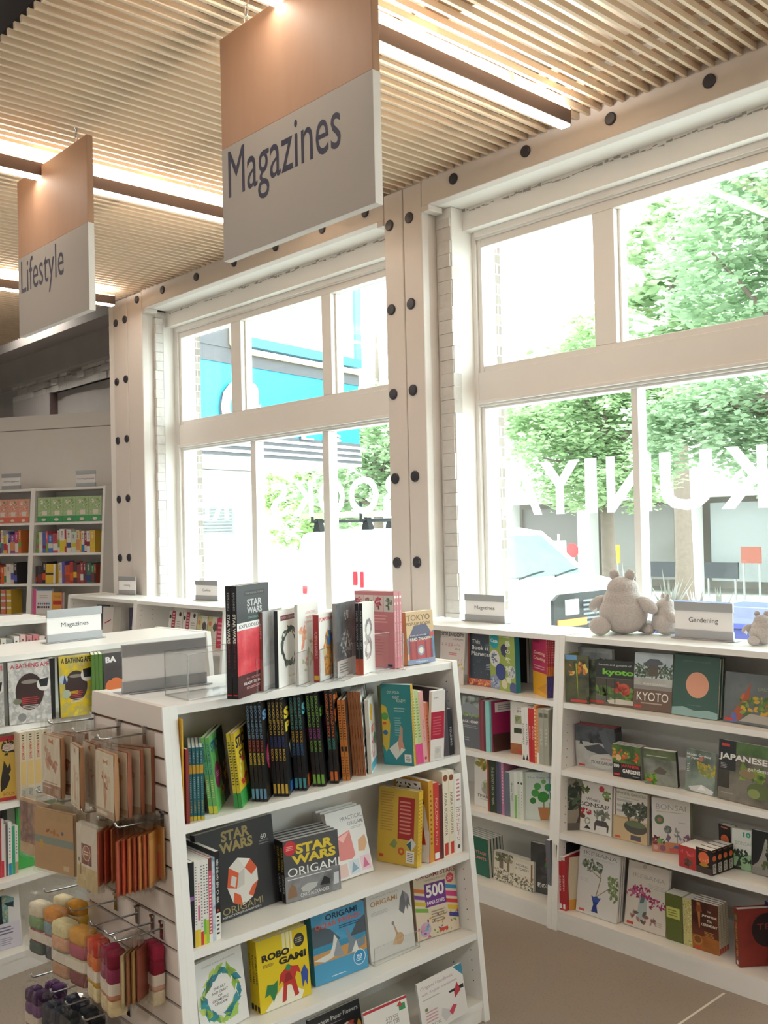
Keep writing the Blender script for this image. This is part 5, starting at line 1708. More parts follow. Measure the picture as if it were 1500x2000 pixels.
bk('grey book with a photograph of a village house', z, 'E', (176, 1032), (371, 1068), (160, 640), t=.02, tilt=3, cover='#62666e', spine='#54585f',
   art=[('n', 0, .58, 1, .95, ['#7a8a84', '#a9b4b4', '#5a6458', '#c9cfcf'], 12), ('p', [(.1, .7), (.5, .84), (.95, .72), (.95, .62), (.1, .6)], '#8d949a'), ('s', 0, .56, 1, .64, 40, .04, ['#6a8a3c', '#8aa04c'], 3), ('t', 'VILLAGE HOME', .5, .48, .8, .05, '#e4e4e2', .02), ('l', .2, .36, .9, .42, 2, '#9a9ea4'), ('l', .3, .12, .6, .2, 2, '#9a9ea4')])
spines('shelf under the planetarium book', z, 'E', [366, 379, 394, 410, 440], 1074, 1086, [700, 708, 712, 716], ['#7c3c44', '#8a4450', '#6f3440', '#8fcfd0'], 'slim spines beside the village house book', w=.16,
       words=['dark red spine', 'dusty red spine', 'plum spine', 'pale turquoise spine'])
bk('magenta notebook with a white label and brown foot', z, 'E', (464, 1086), None, (470, 714), t=.012, tilt=1, w=.16, yaw=78, cover='#9c2456', spine='#a33a5e',
   art=[('r', 0, 0, 1, .35, '#4a2a26'), ('r', .1, .77, .95, .96, '#e6dede'), ('l', .2, .8, .8, .92, 3, '#999')], sart=[('r', .2, .3, .8, .95, '#8a1c48')])
bk('white book on moss jars with a tan spine edge', z, 'E', (590, 1092), (685, 1112), (598, 712), t=.018, tilt=2, w=.175, yaw=8, cover='#e9e5df', spine='#c09a68',
   art=[('t', 'Moss', .45, .82, .5, .05, '#7a7470'), ('t', 'GARDENS', .45, .88, .5, .025, '#9a948f'), ('r', .12, .58, .42, .74, '#a9b090'), ('s', .15, .6, .4, .72, 14, .04, ['#6a7a4a', '#8a945a'], 2, 1), ('r', .1, .4, .42, .5, '#3f4a34'), ('n', 0, 0, 1, .2, ['#8a5038', '#a8683f', '#6a3f30'], 10), ('e', .5, .2, .19, '#b0b6a8'), ('e', .5, .2, .15, '#8a9480'), ('e', .85, .28, .14, '#9a6a50'), logo('#c8442e', .3, .05, .2, .04)])
spines('moss jar book', z, 'E', [676, 700, 726, 746, 768, 784, 800, 836, 874], 1142, 1192, [760, 762, 766, 768, 745, 770, 774, 778], ['#e8e5e0', '#e8e5e0', '#c02e34', '#c4343a', '#d8884a', '#e0a070', '#a8a89c', '#a3a396'], 'upright spines at the divider, second shelf', w=.15,
       words=['white spine with black foot', 'white spine with black foot, same title', 'red spine', 'red spine, same title', 'orange patterned spine', 'pale orange spine', 'grey green spine', 'grey green spine, same title'],
       sarts=[[('tv', 'KOKEDAMA', .5, .5, .4, .5, '#55555a'), ('p', [(.1, .02), (.9, .02), (.5, .14)], '#26262a')]] * 2 + [[('tv', 'BONSAI', .5, .55, .24, .5, '#f0c0b8')]] * 2 + [[('l', .1, .1, .9, .95, 14, '#f0d0b0')], [('r', 0, 0, 1, .2, '#efe8e0'), ('l', .2, .3, .8, .9, 12, '#c8703a')]] + [[('r', .1, .85, .9, .93, '#6a6a5e'), ('tv', 'STYLE', .5, .5, .3, .4, '#d0d0c4')]] * 2)
bk('thin white book leaning on the divider of the window bookcases', z, 'E', (905, 1172), None, (903, 752), t=.006, w=.15, yaw=90, tilt=1, cover='#edeae6', h=.245)
z = RZ[2]
bk('white terrarium book with a glass bowl of succulents', z, 'F', (195, 548), (306, 602), (188, 150), t=.016, tilt=2, w=.19, yaw=-6, cover='#e2dfda', spine='#8f7d74',
   art=[('e', .55, .40, .33, '#c9cec6', .22), ('e', .55, .36, .3, '#a9a596', .12), ('p', [(.5, .4), (.52, .66), (.58, .42)], '#7a9a6a'), ('p', [(.58, .42), (.72, .6), (.68, .42)], '#8aa878'), ('p', [(.4, .42), (.3, .52), (.44, .44)], '#6a8a5a'), ('s', .3, .4, .8, .5, 12, .06, ['#8aa07a', '#a8b08a'], 2, 1), ('t', 'TERRARIUM', .52, .22, .86, .06, '#4a4a46', .01), ('l', .2, .14, .8, .18, 1, '#b9b6b0'), ('s', .05, .8, .35, 1, 8, .1, ['#b8a03a', '#9a9a4a'], 5)])
spines('terrarium book', z, 'F', [304, 318, 377, 400, 418, 440, 487, 522, 545, 570, 596], 608, 672, [182, 186, 195, 200, 205, 292, 282, 284, 280, 284], ['#a04a38', '#2f3a2c', '#4a4c66', '#5a5a72', '#b87a9a', '#6a7080', '#c9d0c8', '#dfe2dc', '#cfd6cc', '#d9dfd6'],
       'upright spines on the third shelf of the window bookcase', w=.15, words=['orange red spine', 'thick dark green spine', 'slate blue spine', 'blue grey spine', 'pink spine', 'short steel grey spine', 'pale sage spine', 'white spine with green stripe', 'pale green spine', 'pale mint spine'],
       sarts=[None, [('tv', 'THE SECRET LIFE OF TREES', .5, .5, .7, .3, '#b8b8a8')], None, None, [('l', .3, .2, .7, .9, 12, '#e0b8cc')], None, [('tv', 'House Plants', .5, .55, .4, .4, '#55605a')], [('r', .1, 0, .9, .5, '#7aba5a')], [('e', .5, .75, .3, '#3a4a40'), ('l', .4, .1, .6, .6, 8, '#8a9a90')], [('e', .5, .75, .3, '#3a4a40'), ('l', .4, .1, .6, .6, 8, '#8a9a90')]])
bk('pale green book with a potted round-leaved plant', z, 'F', (599, 672), (716, 650), (606, 284), t=.004, tilt=1, w=.16, yaw=40, cover='#cfd8d2', spine='#d9dfd6',
   art=[('p', [(.42, .0), (.62, .0), (.7, .26), (.36, .26)], '#b5794c'), ('r', .5, .26, .53, .6, '#6a7a4a'), ('e', .5, .48, .14, '#3a8a3a'), ('e', .3, .56, .1, '#4a9a48'), ('e', .72, .5, .1, '#2f7a34'), ('e', .36, .7, .09, '#4f9a50'), ('e', .64, .68, .1, '#3f8f44'), ('e', .24, .4, .08, '#3a7a3a'), ('e', .8, .36, .08, '#4a8a44'), ('e', .52, .8, .06, '#6aaa60'), ('t', 'The Easy Plants', .5, .88, .8, .045, '#7a8a84')])
bk('tall black book top hidden behind the potted plant book', z, 'F', (560, 560), None, (560, 222), t=.02, w=.19, yaw=0, tilt=0, cover='#1d1c20', h=.228)
bk('bright blue and green packaged garden kit by the divider', z, 'F', (714, 652), (810, 676), (722, 270), t=.03, tilt=1, cover='#2a86b4', spine='#2a7aa8', name='garden_kit', cat='boxed kit',
   art=[('r', 0, .48, 1, 1, '#2f8cc0'), ('e', .42, .86, .3, '#8cc0dc', .26), ('e', .42, .86, .24, '#3f98c8', .2), ('r', 0, .32, 1, .52, '#20506c'), ('r', .6, .36, 1, .56, '#e0e6e6'), ('t', 'EF', .82, .46, .3, .1, '#222', .03), ('r', 0, 0, 1, .36, '#5fb03a'), ('l', .1, .05, .9, .3, 4, '#a8d88a'), ('e', .3, .42, .14, '#3f6a84')])
z = RZ[3]
bk('dark green book with pink title letters, stacked with its copies', z, 'F', (318, 1151), (228, 1128), (322, 838), t=.0175, n=5, flip=True, tilt=3, w=.16, yaw=176, cover='#256553', spine='#e9e4da', back='#1f5646', art=[('t', 'COTTAGE', .62, .60, .6, .075, '#e08a84', .02), ('t', 'PLANTS', .66, .46, .5, .075, '#e08a84', .02)], sart=[('r', 0, 0, .14, 1, '#1f5646'), ('r', .86, 0, 1, 1, '#1f5646')])
bk('cream boxed book with a drawn forest and a small title', z, 'F', (352, 1156), (600, 1240), (358, 918), t=.032, tilt=3, w=.222, yaw=-2, cover='#d9d2c0', spine='#cfc7b4',
   art=[('s', 0, 0, 1, .42, 150, .028, ['#8a8474', '#6a6a58', '#a29a84', '#55584a'], 5), ('r', .14, .45, .24, .95, '#7d7060'), ('r', .34, .4, .4, .9, '#857a68'), ('s', .05, .7, .5, .98, 40, .05, ['#7d7a62', '#9a927a', '#5d604c'], 6), ('p', [(.55, .45), (.94, .45), (.94, .88), (.55, .88)], '#e0dacb'), ('t', 'HIDING', .72, .76, .3, .075, '#6a6658', .01), ('t', 'A FOREST', .72, .64, .34, .075, '#6a6658', .01), ('r', .93, .3, .97, .9, '#8a6a50')])
bk('dark book with a single orange flower, beside the divider', z, 'F', (652, 1252), (790, 1288), (690, 852), t=.026, tilt=3, w=.175, yaw=6, cover='#3b3a3a', spine='#7a3a30',
   art=[('n', 0, 0, 1, 1, ['#3a3938', '#4a4a48', '#2c2b2b'], 8), ('e', .55, .71, .14, '#d0562e'), ('p', [(.44, .7), (.56, .8), (.66, .7)], '#e07a3c'), ('s', .42, .5, .7, .66, 10, .08, ['#3f7a3a', '#4a8a44'], 3, 1), ('s', .2, .3, .8, .55, 30, .07, ['#565454', '#4a4850', '#605a66'], 4, 1), ('t', '和の花', .36, .17, .36, .1, '#e6e6e2', .02), ('r', .66, .06, 1, .24, '#b02c30')],
   sart=[('r', 0, 0, 1, .35, '#c06a4a'), ('l', .3, .6, .7, .9, 8, '#c89a90')])

# ------------------------------------------------------------------ window bookcase of garden books
z = RZ[0]
spines('divider, top garden shelf', z, 'G', [36, 60, 66, 90], 1030, 1042, [752, 755, 708], ['#e8e4dc', '#4a4c3a', '#b0a83a'], 'upright garden book spines by the divider', w=.12, words=['white spine', 'thin olive spine', 'mustard spine'],
       sarts=[[('l', .35, .2, .65, .95, 14, '#777'), ('r', .1, .02, .9, .12, '#c23a34')], None, [('l', .3, .2, .7, .9, 12, '#6a641c')]])
bk('dark garden book with yellow blossoms between the mustard and lime spines', z, 'G', (91, 1042), (146, 1052), (90, 710), t=.004, tilt=1, w=.10, yaw=12, cover='#3a3c34',
   art=[('n', 0, 0, 1, 1, ['#2a2c26', '#4a4c3a', '#5a5a3a', '#1f211c'], 16), ('s', .2, .55, .9, .85, 12, .12, ['#d8a83a', '#e0c05a', '#c8742c'], 3), ('r', 0, .9, .5, 1, '#6a9ac8'), logo('#c83a34', .55, .05, .7, .05)])
bk('lime spined garden book with dark cover', z, 'G', (178, 1050), None, (182, 772), t=.018, w=.14, yaw=88, tilt=1, cover='#3a3d38', spine='#a9bc30', sart=[('l', .4, .2, .7, .9, 14, '#5a6418')])
bk('tall grey garden book with a lake photograph, standing behind', z, 'G', (165, 1015), (330, 1035), (152, 655), t=.02, tilt=0, w=.17, yaw=3, cover='#7d8488',
   art=[('n', 0, .4, 1, 1, ['#8d9498', '#aeb4b6', '#5d6466'], 7), ('t', 'JAPANESE GARDEN', .55, .93, .7, .05, '#cfd4d4'), ('s', .1, .7, .9, .8, 30, .06, ['#3f4a44', '#55605a'], 2)])
bk('white spined garden book with dark green cover', z, 'G', (206, 1050), (275, 1056), (218, 742), t=.012, tilt=1, w=.13, yaw=30, cover='#4f5a4c', spine='#e6e3de', art=[('n', 0, 0, 1, 1, ['#3f4a3c', '#5d6a54', '#2c342a', '#7a8470'], 14), logo('#c83a34', .25, .06, .3, .05)], sart=[('l', .35, .2, .65, .9, 14, '#8a8a86'), ('r', .1, .02, .9, .1, '#c83a34')])
bk('black garden book with a lime green city title and lime spine', z, 'G', (298, 1058), (562, 1086), (300, 745), t=.0095, n=2, tilt=3, cover='#2a2b2a', spine='#86c82e',
   art=[('n', 0, .0, 1, .62, ['#4a4a44', '#5d5d54', '#6a6258', '#3a3a34'], 9), ('r', 0, .34, 1, .6, '#4d463e'), ('s', 0, .16, 1, .38, 34, .12, ['#55703a', '#6a8a44', '#4a5c34', '#7fa050'], 3), ('s', .5, .3, .9, .48, 20, .08, ['#b8483a', '#c85a44', '#a03a30'], 5), ('p', [(.3, .12), (.6, .17), (1, .14), (1, .02), (.4, .02)], '#d0cbbf'), ('r', .28, .08, .31, .6, '#2a241e'), ('r', .5, .06, .525, .6, '#2a241e'), ('r', 0, 0, 1, .05, '#6a5546'),
        ('t', 'houses and gardens of', .52, .9, .86, .06, '#d9d9d4'), ('t', 'kyoto', .6, .735, .82, .17, '#7cc832', .035), logo('#c83a34', .12, .07, .2, .05)])
bk('brown based book with a temple photograph and large white city title', z, 'G', (558, 1092), (826, 1124), (566, 692), t=.016, tilt=8, cover='#6d5648', spine='#5f4a3e',
   art=[('n', 0, .52, 1, 1, ['#a9b8c4', '#c4d0d6', '#8fa0ac'], 4), ('s', 0, .58, 1, .8, 130, .05, ['#4a5c48', '#5d6e54', '#3f4d40', '#6d7c5c'], 5), ('p', [(.26, .82), (.4, .9), (.62, .9), (.76, .83), (.7, .8), (.32, .79)], '#5a5f6a'), ('r', .38, .6, .62, .8, '#62584e'), ('n', 0, .4, 1, .56, ['#c9ccca', '#b4b4ae', '#8a8c84'], 9), ('r', 0, .36, 1, .43, '#8f8a84'), ('t', 'PHOTOGRAPHY', .55, .46, .6, .035, '#e0e0dc'), ('t', 'KYOTO', .5, .24, .82, .15, '#eeeae4', .0), ('l', .2, .1, .8, .15, 1, '#b09a8a'), logo('#cc3a30', .13, .06, .18, .045)],
   sart=[('l', .3, .2, .7, .9, 14, '#b0a090')])
bk('dark green book with a plain salmon disc on its cover', z, 'G', (827, 1126), (1146, 1174), (870, 704), t=.016, n=2, tilt=8, cover='#38594f', spine='#2f4a42', soft=False,
   art=[('e', .54, .52, .25, '#e2a184'), ('p', [(0, .0), (1, .0), (1, .1), (.8, .13), (.5, .1), (.25, .15), (0, .12)], '#8fb0ae'), ('t', 'GARDENS OF THE EAST', .5, .90, .6, .022, '#5d7a70'), ('t', 'a landscape companion', .5, .185, .3, .018, '#8aa098')])
bk('garden book with autumn border and blue gate, end of the top shelf', z, 'G', (1188, 1178), (1560, 1238), (1228, 826), t=.018, tilt=8, cover='#5a5c5c', spine='#5f3a3a',
   art=[('n', 0, 0, 1, 1, ['#4c5056', '#5f6468', '#6d7478', '#3f4446'], 5), ('p', [(.1, .1), (.3, .4), (.5, .84), (.46, .3), (.3, .05)], '#a5563a'), ('s', .3, .2, 1, .55, 70, .06, ['#5d7a3a', '#7a944a', '#c8a03a', '#c8642c', '#4a6434'], 3), ('p', [(.3, .05), (.5, .22), (1, .2), (1, .05)], '#a9a49c'), ('p', [(.12, .02), (.26, .02), (.24, .2), (.16, .2)], '#5a68a8'), ('t', 'GARDENS', .8, .72, .34, .06, '#8fa07a'), logo('#c83a34', .1, .06, .16, .05)])
z = RZ[1]
bk('grey stone garden book with a red top edge', z, 'H', (442, 462), (166, 416), (442, 160), t=.0135, n=4, flip=True, tilt=3, cover='#8b8d90', spine='#2b2c30', pages=mat('#a03038', .7),
   art=[('n', 0, .62, 1, 1, ['#3f4248', '#55595f', '#2f3136', '#6a6e74'], 10), ('n', 0, 0, 1, .62, ['#a3a4a2', '#b4b4b0', '#8f908e'], 6), ('p', [(.1, .55), (.14, .68), (.2, .55)], '#2a2c30'), ('p', [(.36, .6), (.42, .72), (.48, .6)], '#2a2c30'), ('p', [(.22, .5), (.6, .6), (.9, .42), (.6, .36), (.3, .42)], '#45484e'), ('p', [(.6, .9), (.76, .95), (.98, .5), (.9, .35), (.74, .5)], '#5a5e66'), ('e', .66, .2, .32, '#c0c0bc', .16), ('t', 'JAPANESE', .8, .265, .36, .06, '#c05a5e', .01), ('t', 'STONE GARDENS', .68, .165, .6, .07, '#4a4a4c', .015), logo('#c83a34', .14, .06, .16, .045)],
   sart=[('r', .3, .1, .7, .9, '#6a6c70')])
bk('black book of one hundred gardens with a red and white title', z, 'H', (617, 520), (420, 484), (626, 290), t=.0125, n=4, flip=True, tilt=2, cover='#252527', spine='#98968f',
   art=[('n', 0, .44, 1, 1, ['#4a6a3a', '#6a8a44', '#3a5430', '#8a944a'], 9), ('s', .0, .55, .9, .85, 40, .07, ['#d8502e', '#c8a83a', '#e07a3a', '#5d8a44', '#3f6a3c'], 4), ('e', .22, .6, .1, '#d8b88a'), ('t', '100', .14, .34, .2, .11, '#e8e8e4', .03), ('t', 'JAPANESE', .62, .36, .64, .12, '#cc3a3e', .03), ('t', 'GARDENS', .66, .21, .62, .12, '#ececea', .03), logo('#d83a3a', .14, .08, .2, .06), ('l', .7, .06, .96, .1, 1, '#999')],
   sart=[('r', .2, .05, .4, .95, '#c9c7c0')])
bk('grey green garden book with a rock island and a black edge', z, 'H', (872, 572), (642, 536), (898, 322), t=.019, flip=True, tilt=6, cover='#6c736c', spine='#1d1e20',
   art=[('n', 0, 0, 1, 1, ['#7f847c', '#969a92', '#656b62', '#aaaca4'], 7), ('n', 0, .74, 1, 1, ['#4f5d44', '#6d7a58', '#3f4a38'], 12), ('p', [(.3, .4), (.5, .54), (.7, .42), (.62, .32), (.36, .33)], '#5f5a50'), ('s', .0, .05, .35, .28, 24, .08, ['#6a9a34', '#84b044', '#557a30'], 3), ('e', .5, .36, .3, '#8d9188', .05), ('p', [(.3, .4), (.5, .54), (.7, .42), (.62, .32), (.36, .33)], '#69635a'), ('l', .1, .8, .8, .84, 1, '#d4d8d0'), logo('#d8623a', .14, .12, .16, .06)])
bk('mossy green book with a white umbrella in a garden', z, 'H', (922, 582), (1130, 632), (950, 290), t=.014, tilt=5, cover='#6a7a64', spine='#7a9a44',
   art=[('n', 0, 0, 1, 1, ['#6f7f74', '#8d9c94', '#55645a', '#a9b4b0'], 6), ('s', .4, .4, 1, .7, 34, .09, ['#a8a04a', '#c8a83a', '#8a944a', '#b8b05a'], 3), ('p', [(.1, .1), (.55, .2), (.95, .1), (.9, .0), (.2, .02)], '#d4d6d6'), ('p', [(.55, .2), (.7, .08), (.4, .06)], '#eceeee'), ('t', 'Hidden Gardens', .44, .88, .8, .06, '#e9e9e6', .02), ('t', 'of Japan', .26, .8, .44, .06, '#e9e9e6', .02), ('p', [(.4, .78), (.6, .9), (.56, .74)], '#c87a6a'), ('l', .05, .45, .14, .66, 5, '#d8d8d4')])
bk('large dark garden book with bold white title, at the end of the second shelf', z, 'H', (1147, 642), (1562, 742), (1190, 226), t=.026, tilt=6, cover='#4a4c48', spine='#262625',
   art=[('n', 0, 0, 1, 1, ['#6a655c', '#7f7a70', '#565249', '#918b80'], 5), ('r', 0, .5, .3, 1, '#26282a'), ('n', .3, .8, 1, 1, ['#3f5a38', '#5d7a48', '#334a30'], 10), ('n', .0, .2, .2, .5, ['#2f2c28', '#47423a'], 10), ('s', .42, .44, .75, .56, 22, .1, ['#6d8a3a', '#88a04a', '#55703a'], 3), ('e', .7, .25, .2, '#5d6a44', .12), ('e', .62, .2, .1, '#86945a', .07), ('e', .5, .5, .14, '#8a7a5a', .07), ('t', 'JAPANESE', .42, .72, .82, .13, '#e8e6e2', .03), ('t', 'gardens', .68, .585, .36, .08, '#dcd8d2', .0), logo('#d03a34', .12, .92, .14, .045), ('l', .04, .52, .16, .62, 4, '#9a9a98'), ('l', .06, .1, .3, .14, 1, '#9a948a')])
z = RZ[2]
bk('narrow view of a dark tree cover turned away beside the divider', z, 'H', (52, 866), (164, 858), (66, 510), t=.010, tilt=2, w=.16, yaw=48, cover='#6d665c', spine='#5a544c',
   art=[('n', 0, 0, 1, 1, ['#857d72', '#9a9184', '#6d665c'], 6), ('s', .05, .42, .95, .92, 70, .12, ['#37443a', '#455444', '#2c382f', '#56654e'], 3, 1), ('p', [(.4, .14), (.6, .14), (.54, .34), (.6, .5), (.46, .5), (.48, .3)], '#4c4036'), ('r', 0, 0, 1, .14, '#5f5852')], sart=[('l', .3, .1, .7, .95, 16, '#b0a898')])
bk('white book asking about bonsai with little drawn trees', z, 'H', (167, 858), (408, 914), (206, 512), t=.012, tilt=5, cover='#e6e1dc', spine='#d5cfc8',
   art=[('s', .06, .76, .32, .92, 26, .055, ['#4a5a34', '#5d6a3a', '#6d7a48'], 2, 1), ('r', .14, .74, .2, .8, '#6a5a44'), ('e', .7, .9, .075, '#c03a48'), ('s', .74, .72, .98, .86, 20, .05, ['#6a8a4a', '#86a05c'], 3, 1), ('r', .8, .68, .92, .74, '#7a5a44'), ('t', "What's", .46, .66, .4, .065, '#3a3a3a', .0), ('t', 'BONSAI?', .5, .55, .84, .085, '#2c2b2b', .005), ('s', .04, .34, .4, .46, 26, .05, ['#b8343c', '#cc4a50', '#a02c3a'], 4, 1), ('e', .16, .3, .08, '#6a3f34', .06), ('s', .5, .28, .92, .5, 34, .06, ['#7d7f74', '#94968a', '#666a5e'], 5, 1), ('p', [(.5, .2), (.56, .27), (.84, .27), (.92, .19), (.9, .06), (.86, .06), (.86, .16), (.56, .16), (.54, .06), (.5, .06)], '#4f4c4c'), ('p', [(.2, .06), (.3, .14), (.42, .06)], '#3a3a3c'), ('w', .3, .22, .07, 8, .05, ['#9aa08a'], 6)])
bk('cream and sand book on gardens with a potted tree photograph', z, 'H', (420, 916), (656, 976), (450, 568), t=.016, tilt=4, cover='#e1dbd1', spine='#8f8a80',
   art=[('r', 0, 0, 1, .43, '#d3b890'), ('r', 0, .43, .74, .47, '#c4a67c'), ('r', .05, .47, .085, 1, '#84505a'), ('l', .1, .52, .7, .84, 3, '#b9bcbc'), ('s', .28, .5, .66, .76, 70, .06, ['#4c5248', '#5f6558', '#3c4238'], 3, 1), ('s', .6, .46, 1, .8, 80, .06, ['#4c5248', '#5f6558', '#3c4238', '#6d7366'], 4, 1), ('r', .44, .38, .48, .56, '#5a5048'), ('p', [(.7, .38), (.78, .38), (.86, .56), (.8, .58)], '#5a5048'), ('e', .66, .30, .34, '#57544e', .17), ('e', .66, .36, .3, '#6d7a5c', .08), ('r', .52, .04, .82, .14, '#5d5560'), ('t', 'JAPANESE GARDENS', .5, .925, .92, .07, '#8f9088', .01), ('l', .2, .83, .8, .87, 1, '#c0beb6'), logo('#d0503a', .14, .05, .16, .04)])
bk('tall white bonsai book with three round photographs and a tan spine', z, 'H', (692, 1010), (960, 1046), (728, 634), t=.012, n=4, tilt=4, cover='#dfdcd8', spine='#c49c64', back='#7a8a5a',
   art=[('n', 0, 0, 1, .2, ['#b5785a', '#c88a6a', '#a0684c'], 8), ('t', 'BONSAI', .5, .845, .78, .1, '#a9a8a6', .0), ('l', .12, .74, .88, .77, 1, '#c9b8a0'), ('e', .2, .60, .125, '#5d7a54'), ('e', .2, .6, .06, '#a87a6a'), ('e', .42, .43, .10, '#6d7470'), ('s', .34, .38, .5, .5, 16, .04, ['#3f4a44', '#8a948a'], 3, 1), ('l', .7, .56, .9, .6, 1, '#c0c0bc'), ('p', [(.36, .24), (.42, .36), (.5, .3), (.44, .2)], '#7a6a7a'), ('r', .66, .2, .68, .44, '#9a9a94'), ('s', .58, .28, .76, .46, 10, .05, ['#9aa09a'], 4), ('s', .82, .24, .98, .36, 14, .05, ['#8a6a8a', '#a07a94'], 5, 1),
        ('s', 0, .14, .2, .3, 14, .07, ['#7a3a44', '#9a4a54'], 6, 1), ('e', .1, .08, .06, '#d0a8b0'), ('s', .16, .14, .36, .26, 14, .06, ['#5d9a4a', '#7aaa5c'], 7, 1), ('e', .28, .08, .08, '#8a5a7a'), ('e', .64, .1, .08, '#5d6a9a'), ('r', .46, .02, .8, .1, '#c8645c')])
bk('red gift box with a small dark tree, in front of the tan spined bonsai book', z, 'H', (880, 1112), (1000, 1150), (890, 962), t=.095, tilt=0, cover='#b83a3c', spine='#b03436', name='gift_box', cat='boxed kit',
   art=[('s', .1, .6, .9, .78, 12, .1, ['#d8686a', '#c85054'], 3), ('s', .3, .12, .75, .46, 24, .1, ['#54443c', '#6a5a44'], 4, 1), ('r', .5, .05, .58, .2, '#4a3a30')])
TIN = [('e', .5, .62, .34, '#dd6e46'), ('s', .2, .5, .8, .6, 5, .08, ['#e8a87a'], 2), ('p', [(.2, .34), (.4, .44), (.66, .42), (.82, .34), (.6, .28), (.3, .28)], '#b58a34'), ('n', 0, 0, 1, .26, ['#3a3636', '#5a4a44'], 16), ('l', .2, .9, .8, .97, 1, '#c86a44')]
bk('small black boxed kit with an orange sun disc', z, 'H', (1110, 1186), (1000, 1150), (1112, 1010), t=.030, n=4, flip=True, tilt=0, cover='#211f20', spine='#1d1b1c', name='boxed_kit', cat='boxed kit', art=TIN, sart=[('e', .5, .66, .34, '#dd6e46'), ('r', .2, .06, .8, .44, '#c9c6c0'), ('l', .28, .1, .72, .4, 5, '#333'), ('l', .2, .9, .8, .97, 1, '#c86a44')])
bk('black boxed kit with an orange sun disc standing behind the small row', z, 'H', (1162, 1080), (1245, 1110), (1166, 828), t=.03, tilt=0, h=.135, cover='#1f1d1e', name='boxed_kit', cat='boxed kit', art=TIN)
bk('white book with numeral ten and a green bonsai silhouette', z, 'H', (1248, 1128), (1384, 1156), (1276, 848), t=.016, tilt=5, cover='#dfe3de', spine='#c9cec8',
   art=[('n', 0, 0, 1, .4, ['#a8c8a0', '#8fba8c', '#c4d8bc'], 6), ('t', '10', .76, .88, .4, .13, '#3aa08c', .05), ('t', 'BONSAI', .56, .66, .8, .09, '#aab0ac'), ('p', [(.2, .06), (.5, .1), (.42, .24), (.56, .34), (.48, .36), (.34, .26)], '#27302a'), ('s', .1, .32, .8, .5, 36, .09, ['#27382c', '#324a36', '#1f2c24'], 3, 1), ('s', .5, .16, 1, .3, 22, .08, ['#2f4a34', '#27382c'], 4, 1), ('p', [(.05, .0), (.5, .0), (.46, .07), (.1, .07)], '#1f2422')])
bk('black bonsai book with a pale twisted trunk, at the end of the third shelf', z, 'H', (1386, 1166), (1620, 1225), (1398, 858), t=.02, tilt=5, cover='#1e1f20',
   art=[('s', .4, .5, .95, .9, 50, .08, ['#4a5a44', '#5d6e50', '#37452f'], 3, 1), ('p', [(.0, .16), (.2, .3), (.3, .5), (.4, .84), (.46, .84), (.4, .5), (.5, .3), (.6, .2), (.3, .08)], '#9a948c'), ('p', [(0, 0), (.0, .14), (.4, .2), (.9, .12), (.8, 0)], '#8d8a84'), ('s', .3, .15, .7, .35, 30, .07, ['#4a5c3a', '#5a6c44'], 5, 1), ('tv', 'BONSAI', .43, .66, .3, .06, '#c9c6be')])
z = RZ[3]
bk('tall slate grey book pushed out past the divider', z, 'I', (66, 526), None, (76, 78), t=.022, w=.20, yaw=89, tilt=1.5, cover='#3a3c44', spine='#6d707a', sart=[('tv', 'IKEBANA TODAY', .5, .4, .34, .2, '#a9acb4')])
bk('tall white spined book with a black cover, lowest shelf of garden books', z, 'I', (104, 532), None, (112, 108), t=.011, w=.19, yaw=80, tilt=1, cover='#1f2024', spine='#e4e1dc')
spines('lowest garden shelf', z, 'I', [108, 132, 155], 536, 541, [190, 186], ['#b02a32', '#b4303a'], 'red spines on the lowest shelf', w=.14, words=['red spine with white foot', 'red spine with white foot, same title'], sarts=[[('tv', 'IKEBANA', .5, .5, .3, .5, '#f0d0cc'), ('r', .2, .03, .8, .12, '#eee'), ('r', 0, .93, 1, 1, '#c9cac4')]] * 2)
bk('pale tan book leaning on the flower arranging cover', z, 'I', (180, 541), None, (200, 192), t=.008, w=.14, yaw=64, tilt=3, cover='#cdbfa6', spine='#d6c8ae', art=[('n', 0, 0, 1, .2, ['#c88a34', '#d8a04a'], 8), ('p', [(.9, .2), (1, .3), (1, .6), (.85, .5)], '#5a3a34')])
bk('white flower arranging book with a blue vase and leafy branch', z, 'I', (220, 541), (490, 635), (291, 110), t=.0115, n=3, tilt=9, cover='#d9d7d5', spine='#b4b2b6', back='#8a8890',
   art=[('t', 'IKEBANA', .52, .93, .82, .055, '#86888a', .0), ('l', .1, .85, .9, .885, 2, '#c4c2c0'), ('p', [(.36, .3), (.4, .22), (.42, .17), (.38, .06), (.54, .06), (.5, .17), (.54, .22), (.6, .3), (.54, .29), (.48, .31), (.42, .29)], '#2c3f8a'), ('p', [(.38, .29), (.58, .29), (.54, .22), (.42, .22)], '#3c56a8'),
        ('p', [(.47, .3), (.9, .56), (.91, .545), (.49, .3)], '#8a7a5c'), ('p', [(.46, .3), (.56, .6), (.5, .8), (.515, .8), (.58, .6), (.48, .3)], '#8a7a5c'), ('p', [(.56, .6), (.2, .72), (.2, .71), (.56, .58)], '#9a8a6c'), ('s', .1, .66, .62, .84, 60, .045, ['#5d6a5a', '#77856f', '#8d9880', '#49564a'], 3, 1), ('s', .72, .4, 1, .68, 50, .045, ['#5d6e4a', '#77885c', '#8fa070'], 4, 1), ('s', .8, .3, 1, .42, 16, .04, ['#6d7a54', '#8a9a6a'], 5, 1), logo('#c85a48', .14, .045, .14, .035), ('l', .06, .48, .28, .54, 2, '#cbc9c7')])
